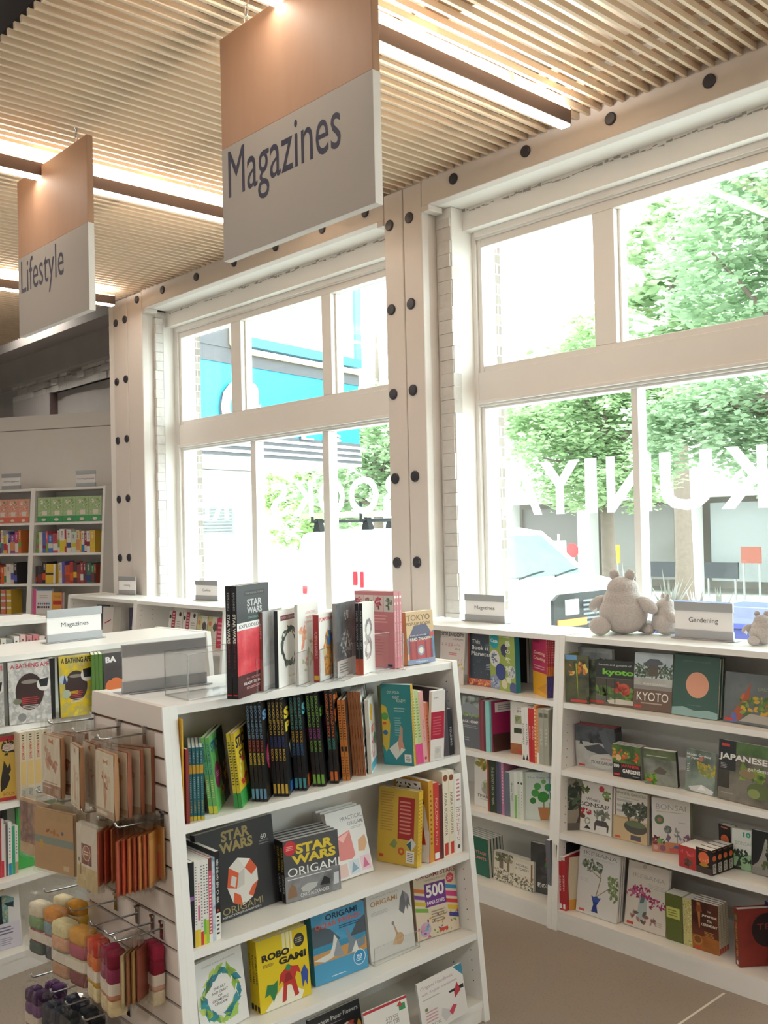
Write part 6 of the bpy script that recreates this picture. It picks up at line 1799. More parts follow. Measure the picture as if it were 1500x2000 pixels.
bk('cream flower arranging book with a vase of magenta blossom', z, 'I', (542, 632), (815, 724), (607, 202), t=.014, tilt=11, cover='#d3cbc2', spine='#c4bcb3',
   art=[('t', 'IKEBANA', .52, .80, .78, .06, '#aaa49c', .0), ('e', .4, .96, .05, '#b8b0a0'), ('l', .5, .64, .96, .72, 3, '#c0b9b0'), ('p', [(.3, .2), (.32, .5), (.5, .52), (.54, .2), (.48, .14), (.36, .14)], '#aab4b4'), ('p', [(.34, .38), (.36, .5), (.46, .5), (.44, .4)], '#5d6a70'), ('s', .14, .46, .6, .66, 56, .045, ['#a83a6a', '#b8507c', '#8a2c58', '#c86a90'], 3, 1), ('s', .5, .34, .95, .52, 34, .04, ['#a83a6a', '#b8507c', '#8a2c58'], 4, 1), ('s', .0, .46, .2, .56, 14, .04, ['#b85a80'], 5, 1), ('s', .0, .1, .8, .24, 14, .07, ['#8a5a5a', '#a0787a', '#5a5a50', '#b08a88'], 6), logo('#cc4a40', .14, .05, .16, .04), ('l', .74, .1, .92, .18, 3, '#b0a89e')])
bk('olive green gift box with a pale label, lowest shelf', z, 'I', (822, 728), (936, 764), (836, 420), t=.06, tilt=0, cover='#5c6630', spine='#4f5a2a', name='gift_box', cat='boxed kit',
   art=[('r', .06, .48, .84, .72, '#b9bc62'), ('r', .1, .5, .8, .7, '#c4c670'), ('l', .16, .52, .74, .68, 3, '#7d8440')])
bk('box with a yellow lattice pattern beside the olive gift box', z, 'I', (940, 766), (998, 786), (948, 455), t=.06, tilt=0, cover='#c4bc80', name='gift_box', cat='boxed kit', art=[('s', 0, 0, 1, 1, 130, .075, ['#8a8440', '#e0daae', '#a39c50'], 3)])
bk('brown tea ceremony book with a bamboo whisk', z, 'I', (1178, 846), (1000, 788), (1197, 516), t=.016, n=4, flip=True, tilt=1, cover='#552a22', spine='#ded6bc',
   art=[('n', 0, 0, 1, 1, ['#4a221c', '#6a3626', '#3a1a16', '#7a4a2c'], 6), ('p', [(.2, .98), (.34, .98), (.3, .46), (.26, .46)], '#b5733a'), ('p', [(.16, .78), (.4, .8), (.36, .92), (.2, .92)], '#8a4a2c'), ('e', .24, .16, .16, '#c48a3c'), ('e', .26, .17, .1, '#8a5a24'), ('n', 0, 0, 1, .3, ['#6a3a20', '#a8682c', '#c88a3c'], 6), ('e', .2, .2, .18, '#b07a38'), ('e', .2, .21, .13, '#7d4a20'), ('t', 'THE', .66, .83, .14, .035, '#d8c8b0'), ('t', 'JAPANESE', .66, .73, .56, .055, '#ece4d4', .02), ('t', 'TEA', .66, .64, .2, .055, '#ece4d4', .02), ('t', 'CEREMONY', .66, .55, .6, .055, '#ece4d4', .02), ('l', .46, .3, .86, .42, 4, '#c08a4a'), logo('#cc3a30', .2, .05, .24, .04)],
   sart=[('l', .35, .2, .65, .95, 14, '#b0a47c'), ('r', .1, .02, .9, .13, '#cc4a40')])
bk('thick red hardback on tea with gold lettering', z, 'I', (1312, 922), (1440, 886), (1332, 535), t=.030, tilt=2, w=.19, yaw=52, cover='#7a2620', spine='#6d231d', soft=False,
   art=[('n', 0, 0, 1, 1, ['#7a2620', '#8a3026', '#5f1c18'], 8), ('e', .55, .62, .3, '#2a1a1a', .3), ('t', 'TEA', .55, .68, .4, .1, '#8a3a34')], sart=[('tv', 'THE STORY OF TEA', .5, .46, .6, .42, '#d8a03a', .02), ('e', .5, .84, .34, '#6a7a3a'), ('e', .5, .06, .24, '#e8e0d8')])
bk('deep blue book with a dark brown lower half, at the end of the lowest shelf', z, 'I', (1480, 872), (1660, 950), (1455, 478), t=.02, tilt=2, cover='#1f3488', art=[('r', 0, 0, 1, .32, '#3a2a22'), ('e', .3, .12, .2, '#c9b8a0', .08), ('r', 0, .0, 1, .06, '#1d1a1a')])
# ------------------------------------------------------------------ island of magazines
APE = '#3c2a2b'


def round_face(c1, c2):
    """plain dark oval emblem, a generic stand-in for the printed mascot"""
    return [('e', .5, .5, .34, c1, .44), ('e', .5, .66, .2, c2, .05), ('l', .3, .3, .74, .42, 4, '#b8363c'), ('l', .32, .22, .72, .29, 3, '#d0c8c8')]


z = MZ[0]
CAMO = ['#c9c9c7', '#dcdcda', '#aeb0b0', '#e8e8e6']
bk('grey camouflage magazine with a red title and a dark oval', z, 'J', (112, 930), (596, 863), (82, 165), h=.234, t=.016, tilt=4, name='magazine', cover='#c4c4c2', spine='#4a4042',
   art=[('n', 0, 0, 1, 1, CAMO, 30)] + round_face(APE, '#8d8880') + [('t', "A BATHING APE", .52, .925, .92, .075, '#bb3a50', .02), ('e', .83, .60, .16, '#e6e4e2'), ('p', [(.7, .68), (.96, .7), (.92, .56), (.76, .56)], '#2c2c30'), ('e', .3, .1, .1, '#8d9092'), ('e', .2, .36, .1, '#7a7d6a', .07)])
bk('grey camouflage magazine cut off at the far end of the magazine island', z, 'J', (-380, 985), (54, 938), (-400, 232), h=.234, t=.016, tilt=4, name='magazine', cover='#c4c4c2', spine='#4a4042',
   art=[('n', 0, 0, 1, 1, CAMO, 30)] + round_face(APE, '#8d8880') + [('t', "A BATHING APE", .52, .925, .92, .075, '#bb3a50', .02), ('e', .83, .60, .16, '#e6e4e2'), ('p', [(.7, .68), (.96, .7), (.92, .56), (.76, .56)], '#2c2c30')])
bk('yellow camouflage magazine with a black title and a dark oval', z, 'L', (397, 912), (612, 880), (388, 490), h=.235, t=.016, tilt=4, name='magazine', cover='#dcc41e', spine='#6a6658',
   art=[('n', 0, 0, 1, 1, ['#e3cb20', '#d8bf1c', '#b8ae6a', '#e8d43a'], 26)] + round_face(APE, '#8d8880') + [('t', "A BATHING APE", .53, .925, .92, .09, '#2a2320', .03), ('e', .84, .66, .19, '#e6e4e2'), ('p', [(.72, .76), (.98, .78), (.96, .62), (.74, .62)], '#1d1d22'), ('e', .12, .62, .13, '#b8c8d8'), ('e', .2, .38, .12, '#a8b8a8'), ('p', [(.1, .54), (.16, .7), (.22, .56)], '#30406a'), ('l', .28, .36, .6, .42, 3, '#dcc41e')])
bk('dark space between the two camouflage magazines, filled by an added black block', z, 'J', (640, 850), None, (600, 110), t=.02, w=.12, yaw=172, tilt=0, name='magazine', cover='#1f1d1e', h=.235)  # black block added to stand for the shade in the gap
bk('green edged magazine beside the yellow one', z, 'L', (672, 880), None, (668, 470), h=.235, t=.013, n=3, w=.11, yaw=158, tilt=0, name='magazine', cover='#54803c', spine='#5f8a44')
bk('magazine with an orange emblem and a bold white title', z, 'L', (690, 880), (830, 855), (682, 472), h=.235, t=.014, tilt=4, name='magazine', cover='#3a3032', spine='#8a8a84',
   art=[('t', 'BA', .36, .885, .5, .1, '#ece8e6', .05), ('e', .5, .42, .46, '#d9733a', .36), ('e', .5, .74, .4, '#3a2a2a', .12), ('e', .3, .56, .06, '#3a2a2a'), ('p', [(.2, .3), (.5, .36), (.5, .32), (.22, .26)], '#2a2024')])
bk('magazine with a white word and pink badge at the window end', z, 'N', (782, 760), (862, 735), (800, 490), t=.010, tilt=3, name='magazine', cover='#6d5a50', spine='#8a7a70',
   art=[('n', 0, 0, 1, 1, ['#7a6458', '#a08a7a', '#5a4a44', '#b8a898'], 14), ('t', "KID'S", .55, .84, .84, .12, '#f0ece8', .04), ('e', .48, .46, .34, '#d9d5d2'), ('p', [(.3, .4), (.5, .44), (.5, .56), (.3, .54)], '#6a5a9a'), ('e', .62, .4, .09, '#d84a6a'), ('s', .2, .1, .9, .3, 14, .1, ['#c9c0b8', '#d86a4a', '#8a9aa0'], 3)])
spines('magazine with the pink badge', z, 'N', [864, 884, 905, 926, 946], 742, 722, [478, 470, 462, 458], ['#a87a4a', '#8a6a50', '#e08a8e', '#a8a83a'], 'thin spines at the window end of the magazine island', w=.16, yaw=math.degrees(MYAW) + 90, words=['tan spine', 'brown spine', 'bright pink spine', 'olive yellow spine'], name='magazine')
z = MZ[1]
bk('yellow book with a thick red border and black scribbles', z, 'J', (-210, 1838), (232, 1765), (-240, 1085), t=.026, tilt=3, cover='#d2b252', spine='#a83a40',
   art=[('r', 0, 0, 1, .05, '#b0343c'), ('r', 0, .92, 1, 1, '#b0343c'), ('r', .9, 0, 1, 1, '#b0343c'), ('r', 0, 0, .08, 1, '#b0343c'), ('p', [(.5, .3), (.6, .62), (.7, .5), (.76, .58), (.78, .46), (.72, .4), (.76, .34), (.66, .2), (.5, .14)], '#2f2b2a'), ('e', .72, .82, .17, '#dcd4c8', .12), ('s', .56, .7, .9, .94, 40, .05, ['#2f2b2a'], 3, 1), ('e', .72, .82, .15, '#e0d9ce', .105), ('l', .6, .78, .84, .88, 5, '#b08a80'), ('t', 'BOOK', .72, .1, .3, .05, '#a8503a')])
spines('red bordered book', z, 'J', [234, 316, 404, 488, 572], 1785, 1712, [998, 982, 970, 962], ['#cdbfa4'] * 4, 'thick cream spines with red letters', w=.17, yaw=math.degrees(MYAW) + 90, words=['cream spine with red letters'] * 4, name='magazine',
       sarts=[[('tv', 'HUMAN MADE', .5, .72, .26, .36, '#b8403c', .02), ('l', .3, .86, .7, .97, 3, '#3a3634'), ('r', .1, .03, .9, .16, '#bdbab4'), ('l', .2, .04, .8, .15, 6, '#3a3a3c'), ('r', .12, .2, .88, .56, '#d2b478')]] * 4)
bk('white and pink dotted magazine behind the hanging kits', z, 'J', (622, 1690), None, (566, 952), t=.014, w=.18, yaw=150, tilt=2, name='magazine', cover='#eadfe0', spine='#f0e6e6', sart=[('s', 0, 0, 1, 1, 40, .35, ['#d86a80', '#e08a9a'], 4)])
z = MZ[2]
spines('lower magazine shelf', z, 'K', [-40, -6, 20, 48, 66, 92, 134, 168, 202], 880, 802, [215, 215, 222, 275, 280, 248, 294, 290], ['#c84a50', '#b83a44', '#d8d5d0', '#d8c8c4', '#5a5a5c', '#e6e4e0', '#3aa07c', '#ddd8d0'][:8], 'slim books on the lower shelf of the magazine island', w=.13, yaw=math.degrees(MYAW) + 90,
       words=['red spine', 'crimson spine', 'white spine with red foot', 'pinkish spine', 'dark grey spine', 'white spine with blue foot', 'sea green spine', 'white spine with tan foot'],
       sarts=[None, None, [('r', 0, 0, 1, .28, '#c83a4a')], None, None, [('r', .1, 0, .9, .22, '#2a8ab0'), ('l', .3, .3, .7, .9, 10, '#8a8a90')], None, [('r', 0, 0, 1, .24, '#b89a7a'), ('l', .3, .4, .7, .9, 8, '#8a8a90')]])
bk('green magazine with people posing on its cover', z, 'K', (205, 775), (420, 728), (108, 108), t=.008, tilt=5, w=.20, yaw=None or 94, name='magazine', cover='#3fa04c', spine='#3a8a44',
   art=[('n', 0, 0, 1, 1, ['#46a852', '#3f9e4a', '#52b45c'], 4), ('e', .3, .86, .06, '#c8a080'), ('p', [(.22, .8), (.4, .8), (.42, .55), (.24, .55)], '#b8bcc0'), ('e', .5, .82, .065, '#4a3a30'), ('p', [(.4, .76), (.6, .77), (.64, .5), (.44, .5)], '#cfc4b4'), ('p', [(.42, .5), (.62, .5), (.7, .24), (.6, .22), (.54, .38), (.5, .38)], '#26262c'), ('p', [(.52, .2), (.72, .24), (.7, .3), (.56, .26)], '#8a9ab0'), ('p', [(.76, .1), (.84, .1), (.86, .3), (.78, .3)], '#2f3a4a'), ('l', .6, .7, .9, .78, 3, '#e0e8dc')])
bk('dark spine behind the slim books on the lower shelf of the magazine island', z, 'K', (110, 800), None, (60, 125), t=.02, w=.16, yaw=168, tilt=2, cover='#3a3a3c', name='magazine', h=.24)
z = MZ[3]
o = bk('white card with a teal paper kimono standing on the lowest magazine shelf', z, 'K', (-150, 1680), (245, 1572), (-160, 1010), t=.004, tilt=12, cover='#e9e8e6', name='display_card', cat='display card',
       art=[('p', [(.3, .35), (.3, .74), (.5, .86), (.66, .84), (.86, .78), (.84, .62), (.68, .66), (.66, .35)], '#7fa6a4'), ('s', .34, .4, .64, .8, 24, .05, ['#5d8a8c', '#a0c0b8', '#c8c08a'], 3), ('p', [(.42, .38), (.5, .4), (.52, .84), (.44, .84)], '#24323c'), ('p', [(.56, .72), (.84, .72), (.82, .64), (.66, .66)], '#2c3c46'), ('s', .4, .36, .52, .6, 10, .04, ['#24323c'], 4), ('p', [(.4, .9), (.6, .94), (.58, 1), (.42, .97)], '#d8c070')])
bk('lavender note with handwriting in front of the kimono card', z, 'K', (-160, 1702), (236, 1590), (-165, 1420), t=.002, tilt=10, cover='#d3cfdc', name='note_card', cat='display card', art=[('l', .2, .55, .85, .9, 3, '#6a6a8a'), ('l', .3, .15, .8, .45, 4, '#9a9ab0')])

# island behind: one row of slim paperbacks seen over the top
z = .885
cols = ['#9a8a80', '#7a8a94', '#8fa6a8', '#6a7a84', '#a08a84', '#c09a94', '#b5aea0', '#d9d6cc', '#8a8f92', '#e4e2dc', '#dcb8b4', '#c98a8e', '#d07a80', '#e0dcd4', '#b08a90', '#a8889a', '#cfc2a8', '#b8c0c4']
xs = [-30, 20, 52, 75, 100, 128, 150, 172, 205, 255, 292, 320, 350, 385, 410, 440, 470, 500, 540]
bx0 = at_z(*K('Q', 0, 520), 1.15)
for i, c in enumerate(cols):
    s = .16 + i * .034
    p0 = bend - BD * (.62 - s + .02)
    zz = .885
    P = Vector((p0.x, p0.y, zz)) - BN * .125
    random.seed(i)
    h = .155 + .05 * random.random() - (.03 if i < 6 else 0)
    book('paperback', '%s paperback from the hidden end on the island behind the magazine sign' % (NTH[i + 1] if i < 18 else 'last'), 'slim paperbacks behind the magazine sign', P, math.atan2(-BN.y, -BN.x), 0, .12, h, .027 + .004 * random.random(), c,
         sart=[('r', 0, .06, 1, .2, ['#c86a70', '#e8e4dc', '#6a8aa0'][i % 3]), ('l', .3, .3, .7, .9, 6, '#5a5a5a')])

# ------------------------------------------------------------------ far window bookcases with cookery books
def local_point(x0, u, out, z):
    return Vector((x0 + u, RY + RK * z + out, z))


z = .883
NEST = [('r', 0, 0, .42, 1, '#c9c890'), ('e', .2, .76, .13, '#d87a5a'), ('e', .72, .66, .24, '#5d5550', .2), ('s', .55, .5, .92, .82, 20, .06, ['#8a8078', '#46403c'], 3, 1), ('l', .5, .1, .94, .3, 3, '#b0aca6')]
STRIPE = [('r', .22, 0, .48, 1, '#a8364a'), ('l', .26, .1, .44, .95, 9, '#e8b8c0'), ('e', .1, .8, .08, '#2a2a2c'), ('e', .8, .9, .09, '#2a2a2c'), ('e', .66, .14, .14, '#8a6a5a'), ('l', .6, .4, .9, .7, 4, '#b0aca6')]
rows = [(.215, .17, .20, '#e2ded8', STRIPE, 'white cookery book with a broad red stripe, nearer the far end'), (.392, .165, .20, '#e2ded8', STRIPE, 'white cookery book with a broad red stripe, second along the row'),
        (.565, .115, .185, '#dcd8cc', NEST, 'small white and green cookery book with a round dish, first of the pair'), (.69, .115, .185, '#dcd8cc', NEST, 'small white and green cookery book with a round dish, second of the pair')]
for u, w, h, c, art, lab in rows:
    book('book', lab, 'cookery covers under the far window', local_point(-5.91, u, .13, z), 0, rad(8), w, h, .02, c, art=art)
book('book', 'crimson cookery book with a plate of food beside the dish pair', 'cookery covers under the far window', local_point(-5.91, .815, .12, z), 0, rad(6), .11, .18, .018, '#c8405c', art=[('l', .1, .2, .7, .9, 5, '#e8a0b0'), ('e', .8, .3, .3, '#d8a04a')])
book('book', 'pale cookery book with fruit on its cover by the end of the far row', 'cookery covers under the far window', local_point(-5.91, .935, .12, z), 0, rad(6), .105, .19, .018, '#e6e2dc', art=[('e', .5, .66, .24, '#8a6a9a'), ('e', .46, .4, .28, '#d87a34'), ('s', .2, .2, .8, .7, 14, .1, ['#d8a03a', '#b83a3a', '#7a9a4a'], 3, 1)])
for u, w, h, t, c, lab, yw in ((.30, .13, .20, .03, '#4a4a50', 'dark cookery book with pink roses under the farther small sign', 20), (.40, .12, .19, .07, '#dcd6cf', 'thick white book with a red brush stroke under the farther small sign', 10), (.80, .10, .20, .02, '#4a4258', 'dark leaning book with purple flowers by the far divider', 60)):
    book('book', lab, 'books under the farther small sign', local_point(-6.93, u, .09, z), rad(yw), rad(4), w, h, t, c, art=[('s', .1, .2, .9, .8, 12, .12, ['#c86a80', '#8a7a9a', '#3a3a40'] if c != '#dcd6cf' else ['#dcd6cf'], 3), ('p', [(.2, .4), (.8, .55), (.8, .5), (.22, .36)], '#b83a44' if c == '#dcd6cf' else c)])
book('book', 'pale grey lying box on the second shelf under the farther small sign', 'books under the farther small sign', local_point(-6.93, .42, .06, .62), 0, 0, .3, .20, .05, '#c9c6c2')

# ------------------------------------------------------------------ tall bookcases on the diagonal
def tall(s, zz, w, h, t, col, lab, grp, art=(), sart=(), face=True, out=.0, yaw=0, spine=None):
    p = dia(s, zz + (t * sin(rad(3)) if face else 0), TK * (2.0 - zz) - .02 - out)
    book('book', lab, grp, p, DYAW + yaw if face else DYAW + pi / 2, rad(3) if face else 0, w, h, t, col, spine=spine, art=art, sart=sart)


def work(c1, c2):
    return [('n', 0, .3, 1, 1, c1, 30), ('r', 0, 0, 1, .24, c2), ('r', .35, .28, .75, .46, '#e4ddd2'), ('e', .3, .8, .12, '#eee8dc'), ('e', .7, .86, .1, '#8a9a6a'), ('s', .2, .5, .9, .9, 16, .06, ['#eee8dc', '#7a8a5a'] if c2.startswith('#3') else ['#eee8dc', '#9a6a6a'], 3), ('e', .5, .1, .18, '#e0d6c8', .1)]


for i in range(5):
    tall(-.785 + i * .1315, TZ[0], .130, .222, .022, '#a9c494', 'green workbook on the topmost shelf, %s from the shelf divider' % NTH[i + 1], 'green workbooks', work(['#b5cc9c', '#9cbc84', '#c4d4ac'], '#3a9a5c'))
for i in range(6):
    tall(-1.57 + i * .1155, TZ[0], .114, .215, .022, '#e0a890', 'orange workbook on the topmost shelf, %s from the end out of view' % NTH[i + 1], 'orange workbooks', work(['#e4b09c', '#d89a84', '#ecc4b4'], '#d8705a'))
PALS = [['#7aa04a', '#d8d4cc', '#5a6ab0', '#d0566c', '#4a7ac0', '#c84a50', '#dcd8d2', '#e4e0da', '#b83a44', '#dfdcd6', '#c8d8cc', '#d8c8a0', '#e0a050', '#dcd6d0', '#8a2c44', '#e4e2de', '#dcb84a', '#e0dcd8', '#3a4a90', '#8a4a8a', '#c04a7a', '#c8743a', '#2f7ab0', '#dcc83a', '#d09060', '#c84a4a'],
        ['#2c2a2e', '#3a3438', '#24242a', '#2f4a80', '#7a2c34', '#dcb838', '#dfdcd6', '#5a5ab0', '#d0562c', '#b83a30', '#4a3a44', '#8a3a40', '#9a4448', '#7a3438', '#4a6a5a', '#2f8a5a', '#a04a34', '#d8602c', '#e0c8a8', '#dcd4cc', '#d0c8c0'],
        ['#d0a8a0', '#7aa04a', '#d8d4cc', '#8a9ac0', '#c0d0a8', '#a8c0d0', '#d8b8a0']]
for bay, (sa, sb, nm) in enumerate(((-.785, -.115, 'green workbooks'), (-1.57, -.86, 'orange workbooks'))):
    for sh, zz in ((1, TZ[1]), (2, TZ[2])):
        pal = PALS[sh - 1]
        R = random.Random(bay * 10 + sh)
        s = sa
        i = 0
        while s < sb - .04 and i < 17:
            t = R.choice([.018, .022, .03, .036, .05])
            h = R.uniform(.16, .215) if sh == 1 else R.uniform(.15, .195)
            c = pal[(i + bay * 5) % len(pal)]
            p = dia(s + t, zz, TK * (2.0 - zz) - .03)
            sa_ = [('r', 0, R.uniform(.0, .3), 1, R.uniform(.35, .6), R.choice(pal)), ('l', .3, .62, .7, .92, 5, R.choice(['#e8e4dc', '#4a4a50']))]
            book('book', '%s spine along the %s shelf under the %s' % (NTH[i + 1], NTH[sh + 1], nm), 'small upright books in the tall bookcases', p, DYAW + pi / 2, 0, .15, h, t * .96, c, sart=sa_)
            s += t
            i += 1
tall(-.655, TZ[2], .10, .175, .015, '#dcb838', 'yellow book with a black word facing out among the spines', 'covers facing out in the tall bookcases', [('r', 0, .44, 1, .54, '#26242a'), ('r', .8, 0, 1, 1, '#e8e2d8')], out=-.03)
tall(-.80, TZ[3], .20, .22, .02, '#e0dcda', 'white and pink book with rows of coloured dots', 'covers facing out in the tall bookcases', [('r', 0, 0, .18, 1, '#d85a94'), ('r', .2, .94, 1, 1, '#3a7ab0')] + [('e', .3 + .11 * k, .42, .045, ['#c84a8a', '#3a7ab0', '#4aa0c8'][k % 3]) for k in range(6)] + [('e', .28 + .11 * k, .28, .05, '#2a2430') for k in range(6)] + [('l', .5, .7, .8, .76, 1, '#999'), ('r', .22, .52, .96, .9, '#e6e2e0'), ('l', .35, .62, .85, .78, 2, '#b0acac')])
tall(-.60, TZ[3], .11, .19, .03, '#dc9a3a', 'orange and red book beside the dotted cover', 'covers facing out in the tall bookcases', [('r', 0, .5, 1, 1, '#d8a040'), ('r', .1, .44, .9, .62, '#b8302c'), ('t', '日本語', .5, .8, .6, .14, '#b84a2c'), ('r', .9, 0, 1, 1, '#b86a7a')])
for i in range(8):
    c = ['#d05058', '#7ab04a', '#e0dcd6', '#4a6ab0', '#c8902c', '#7a9a4a', '#d07a6a', '#c8a83a'][i]
    p = dia(-1.50 + i * .06 + .05, TZ[3], TK * (2.0 - TZ[3]) - .03)
    book('book', '%s tall striped spine on the fourth shelf under the orange workbooks' % NTH[i + 1], 'small upright books in the tall bookcases', p, DYAW + pi / 2, 0, .15, .215, .05, c, sart=[('r', 0, .2, 1, .3, '#e8e0d0'), ('r', 0, .5, 1, .6, PALS[0][i]), ('r', 0, .75, 1, .85, PALS[0][i + 4])])
# ------------------------------------------------------------------ plush toys on the garden bookcase (plain grey bears, seen from behind)
def fur():
    m, nt, b = new_mat('grey_plush_fur')
    N = nt.nodes.new
    tc = N('ShaderNodeTexCoord')
    n1 = N('ShaderNodeTexNoise')
    n1.inputs['Scale'].default_value = 160
    n1.inputs['Detail'].default_value = 4
    nt.links.new(tc.outputs['Object'], n1.inputs['Vector'])
    mx = N('ShaderNodeMix')
    mx.data_type = 'RGBA'
    mx.inputs[6].default_value = lin('#a79f9b')
    mx.inputs[7].default_value = lin('#d3ccc8')
    nt.links.new(n1.outputs['Fac'], mx.inputs[0])
    nt.links.new(mx.outputs[2], b.inputs['Base Color'])
    b.inputs['Roughness'].default_value = .95
    b.inputs['Sheen Weight'].default_value = .5
    bp = N('ShaderNodeBump')
    bp.inputs['Strength'].default_value = .9
    bp.inputs['Distance'].default_value = .004
    nt.links.new(n1.outputs['Fac'], bp.inputs['Height'])
    nt.links.new(bp.outputs[0], b.inputs['Normal'])
    return m


FUR = fur()
CLOUD = bpy.data.textures.new('fuzz', 'CLOUDS')
CLOUD.noise_scale = .004


def fuzzy(o, voxel):
    r = o.modifiers.new('remesh', 'REMESH')
    r.mode = 'VOXEL'
    r.voxel_size = voxel
    r.use_smooth_shade = True
    s = o.modifiers.new('smooth', 'SMOOTH')
    s.factor = .5
    s.iterations = 4
    d = o.modifiers.new('fuzz', 'DISPLACE')
    d.texture = CLOUD
    d.strength = voxel * .9
    d.mid_level = .5


def bear(P, H, yaw, label):
    """sitting bear seen from behind: pear body, head, round ears, arms held out, round tail"""
    o = empty('plush_bear', P, yaw, label, 'plush toy', 'grey plush toys on the bookcase')
    s = H / .265
    b = MB()
    e = lambda c, r, rot=None: b.ellipsoid([q * s for q in c], [q * s for q in r], FUR, 22, 14, rot)
    e((0, 0, .082), (.098, .085, .082))
    e((0, .0, .125), (.082, .072, .075))
    e((0, .0, .178), (.064, .058, .052))
    o1 = b.build('body', o, smooth=True)
    fuzzy(o1, .0042 * max(.55, s))
    for sx in (-1, 1):
        b = MB()
        e((sx * .034, 0, .234), (.023, .013, .023), Matrix.Rotation(sx * .18, 3, 'Y'))
        fuzzy(b.build('ear', o, smooth=True), .003 * max(.6, s))
        b = MB()
        e((sx * .108, -.006, .118), (.046, .026, .027), Matrix.Rotation(sx * .62, 3, 'Y'))
        fuzzy(b.build('arm', o, smooth=True), .0035 * max(.6, s))
        b = MB()
        e((sx * .06, .07, .026), (.04, .05, .026))
        fuzzy(b.build('foot', o, smooth=True), .004 * max(.6, s))
    b = MB()
    e((-.058, -.085, .036), (.045, .038, .036))
    fuzzy(b.build('tail', o, smooth=True), .0035 * max(.6, s))
    b = MB()
    b.face([(-.128 * s, -.02, .09 * s), (-.105 * s, -.028, .075 * s), (-.10 * s, -.028, .10 * s), (-.115 * s, -.024, .112 * s)], CARD)
    b.build('cloth_tag', o)
    return o


bear((-2.235, 3.36, ZT), .268, rad(6), 'largest grey plush bear sitting with its back to us on the garden bookcase')
bear((-2.082, 3.425, ZT), .17, rad(-34), 'middle sized grey plush bear half hidden behind the gardening sign')
bear((-1.655, 3.36, ZT), .125, rad(22), 'smallest grey plush bear at the far side of the gardening sign')

# ------------------------------------------------------------------ the street outside
GZ = -.55
ASPH = mat('#b9b6b2', .9, vary=.06, scale=2)
PAVE = mat('#d8d5d0', .85, vary=.05, scale=1.5)
g = MB()
g.box(-60, 40, 8.2, 60, GZ - .2, GZ, ASPH)
structure(g.build('ground_street'))
g = MB()
g.box(-60, 40, 4.14, 8.2, GZ - .1, GZ + .12, PAVE)
g.box(-60, 40, 17.0, 40, GZ - .1, GZ + .14, PAVE)
structure(g.build('ground_pavement'))

VANW = mat('#f2f3f3', .25, vary=.01, coat=.4)
VGL = mat('#6a948d', .35, vary=.3, scale=5)
BLK2 = mat('#191a1c', .7)
RUB = mat('#26262a', .8)
HEADL = mat('#e9efec', .1, metal=.3)
ORANGE = mat('#e8862c', .3)
REDM = mat('#d2283a', .35)


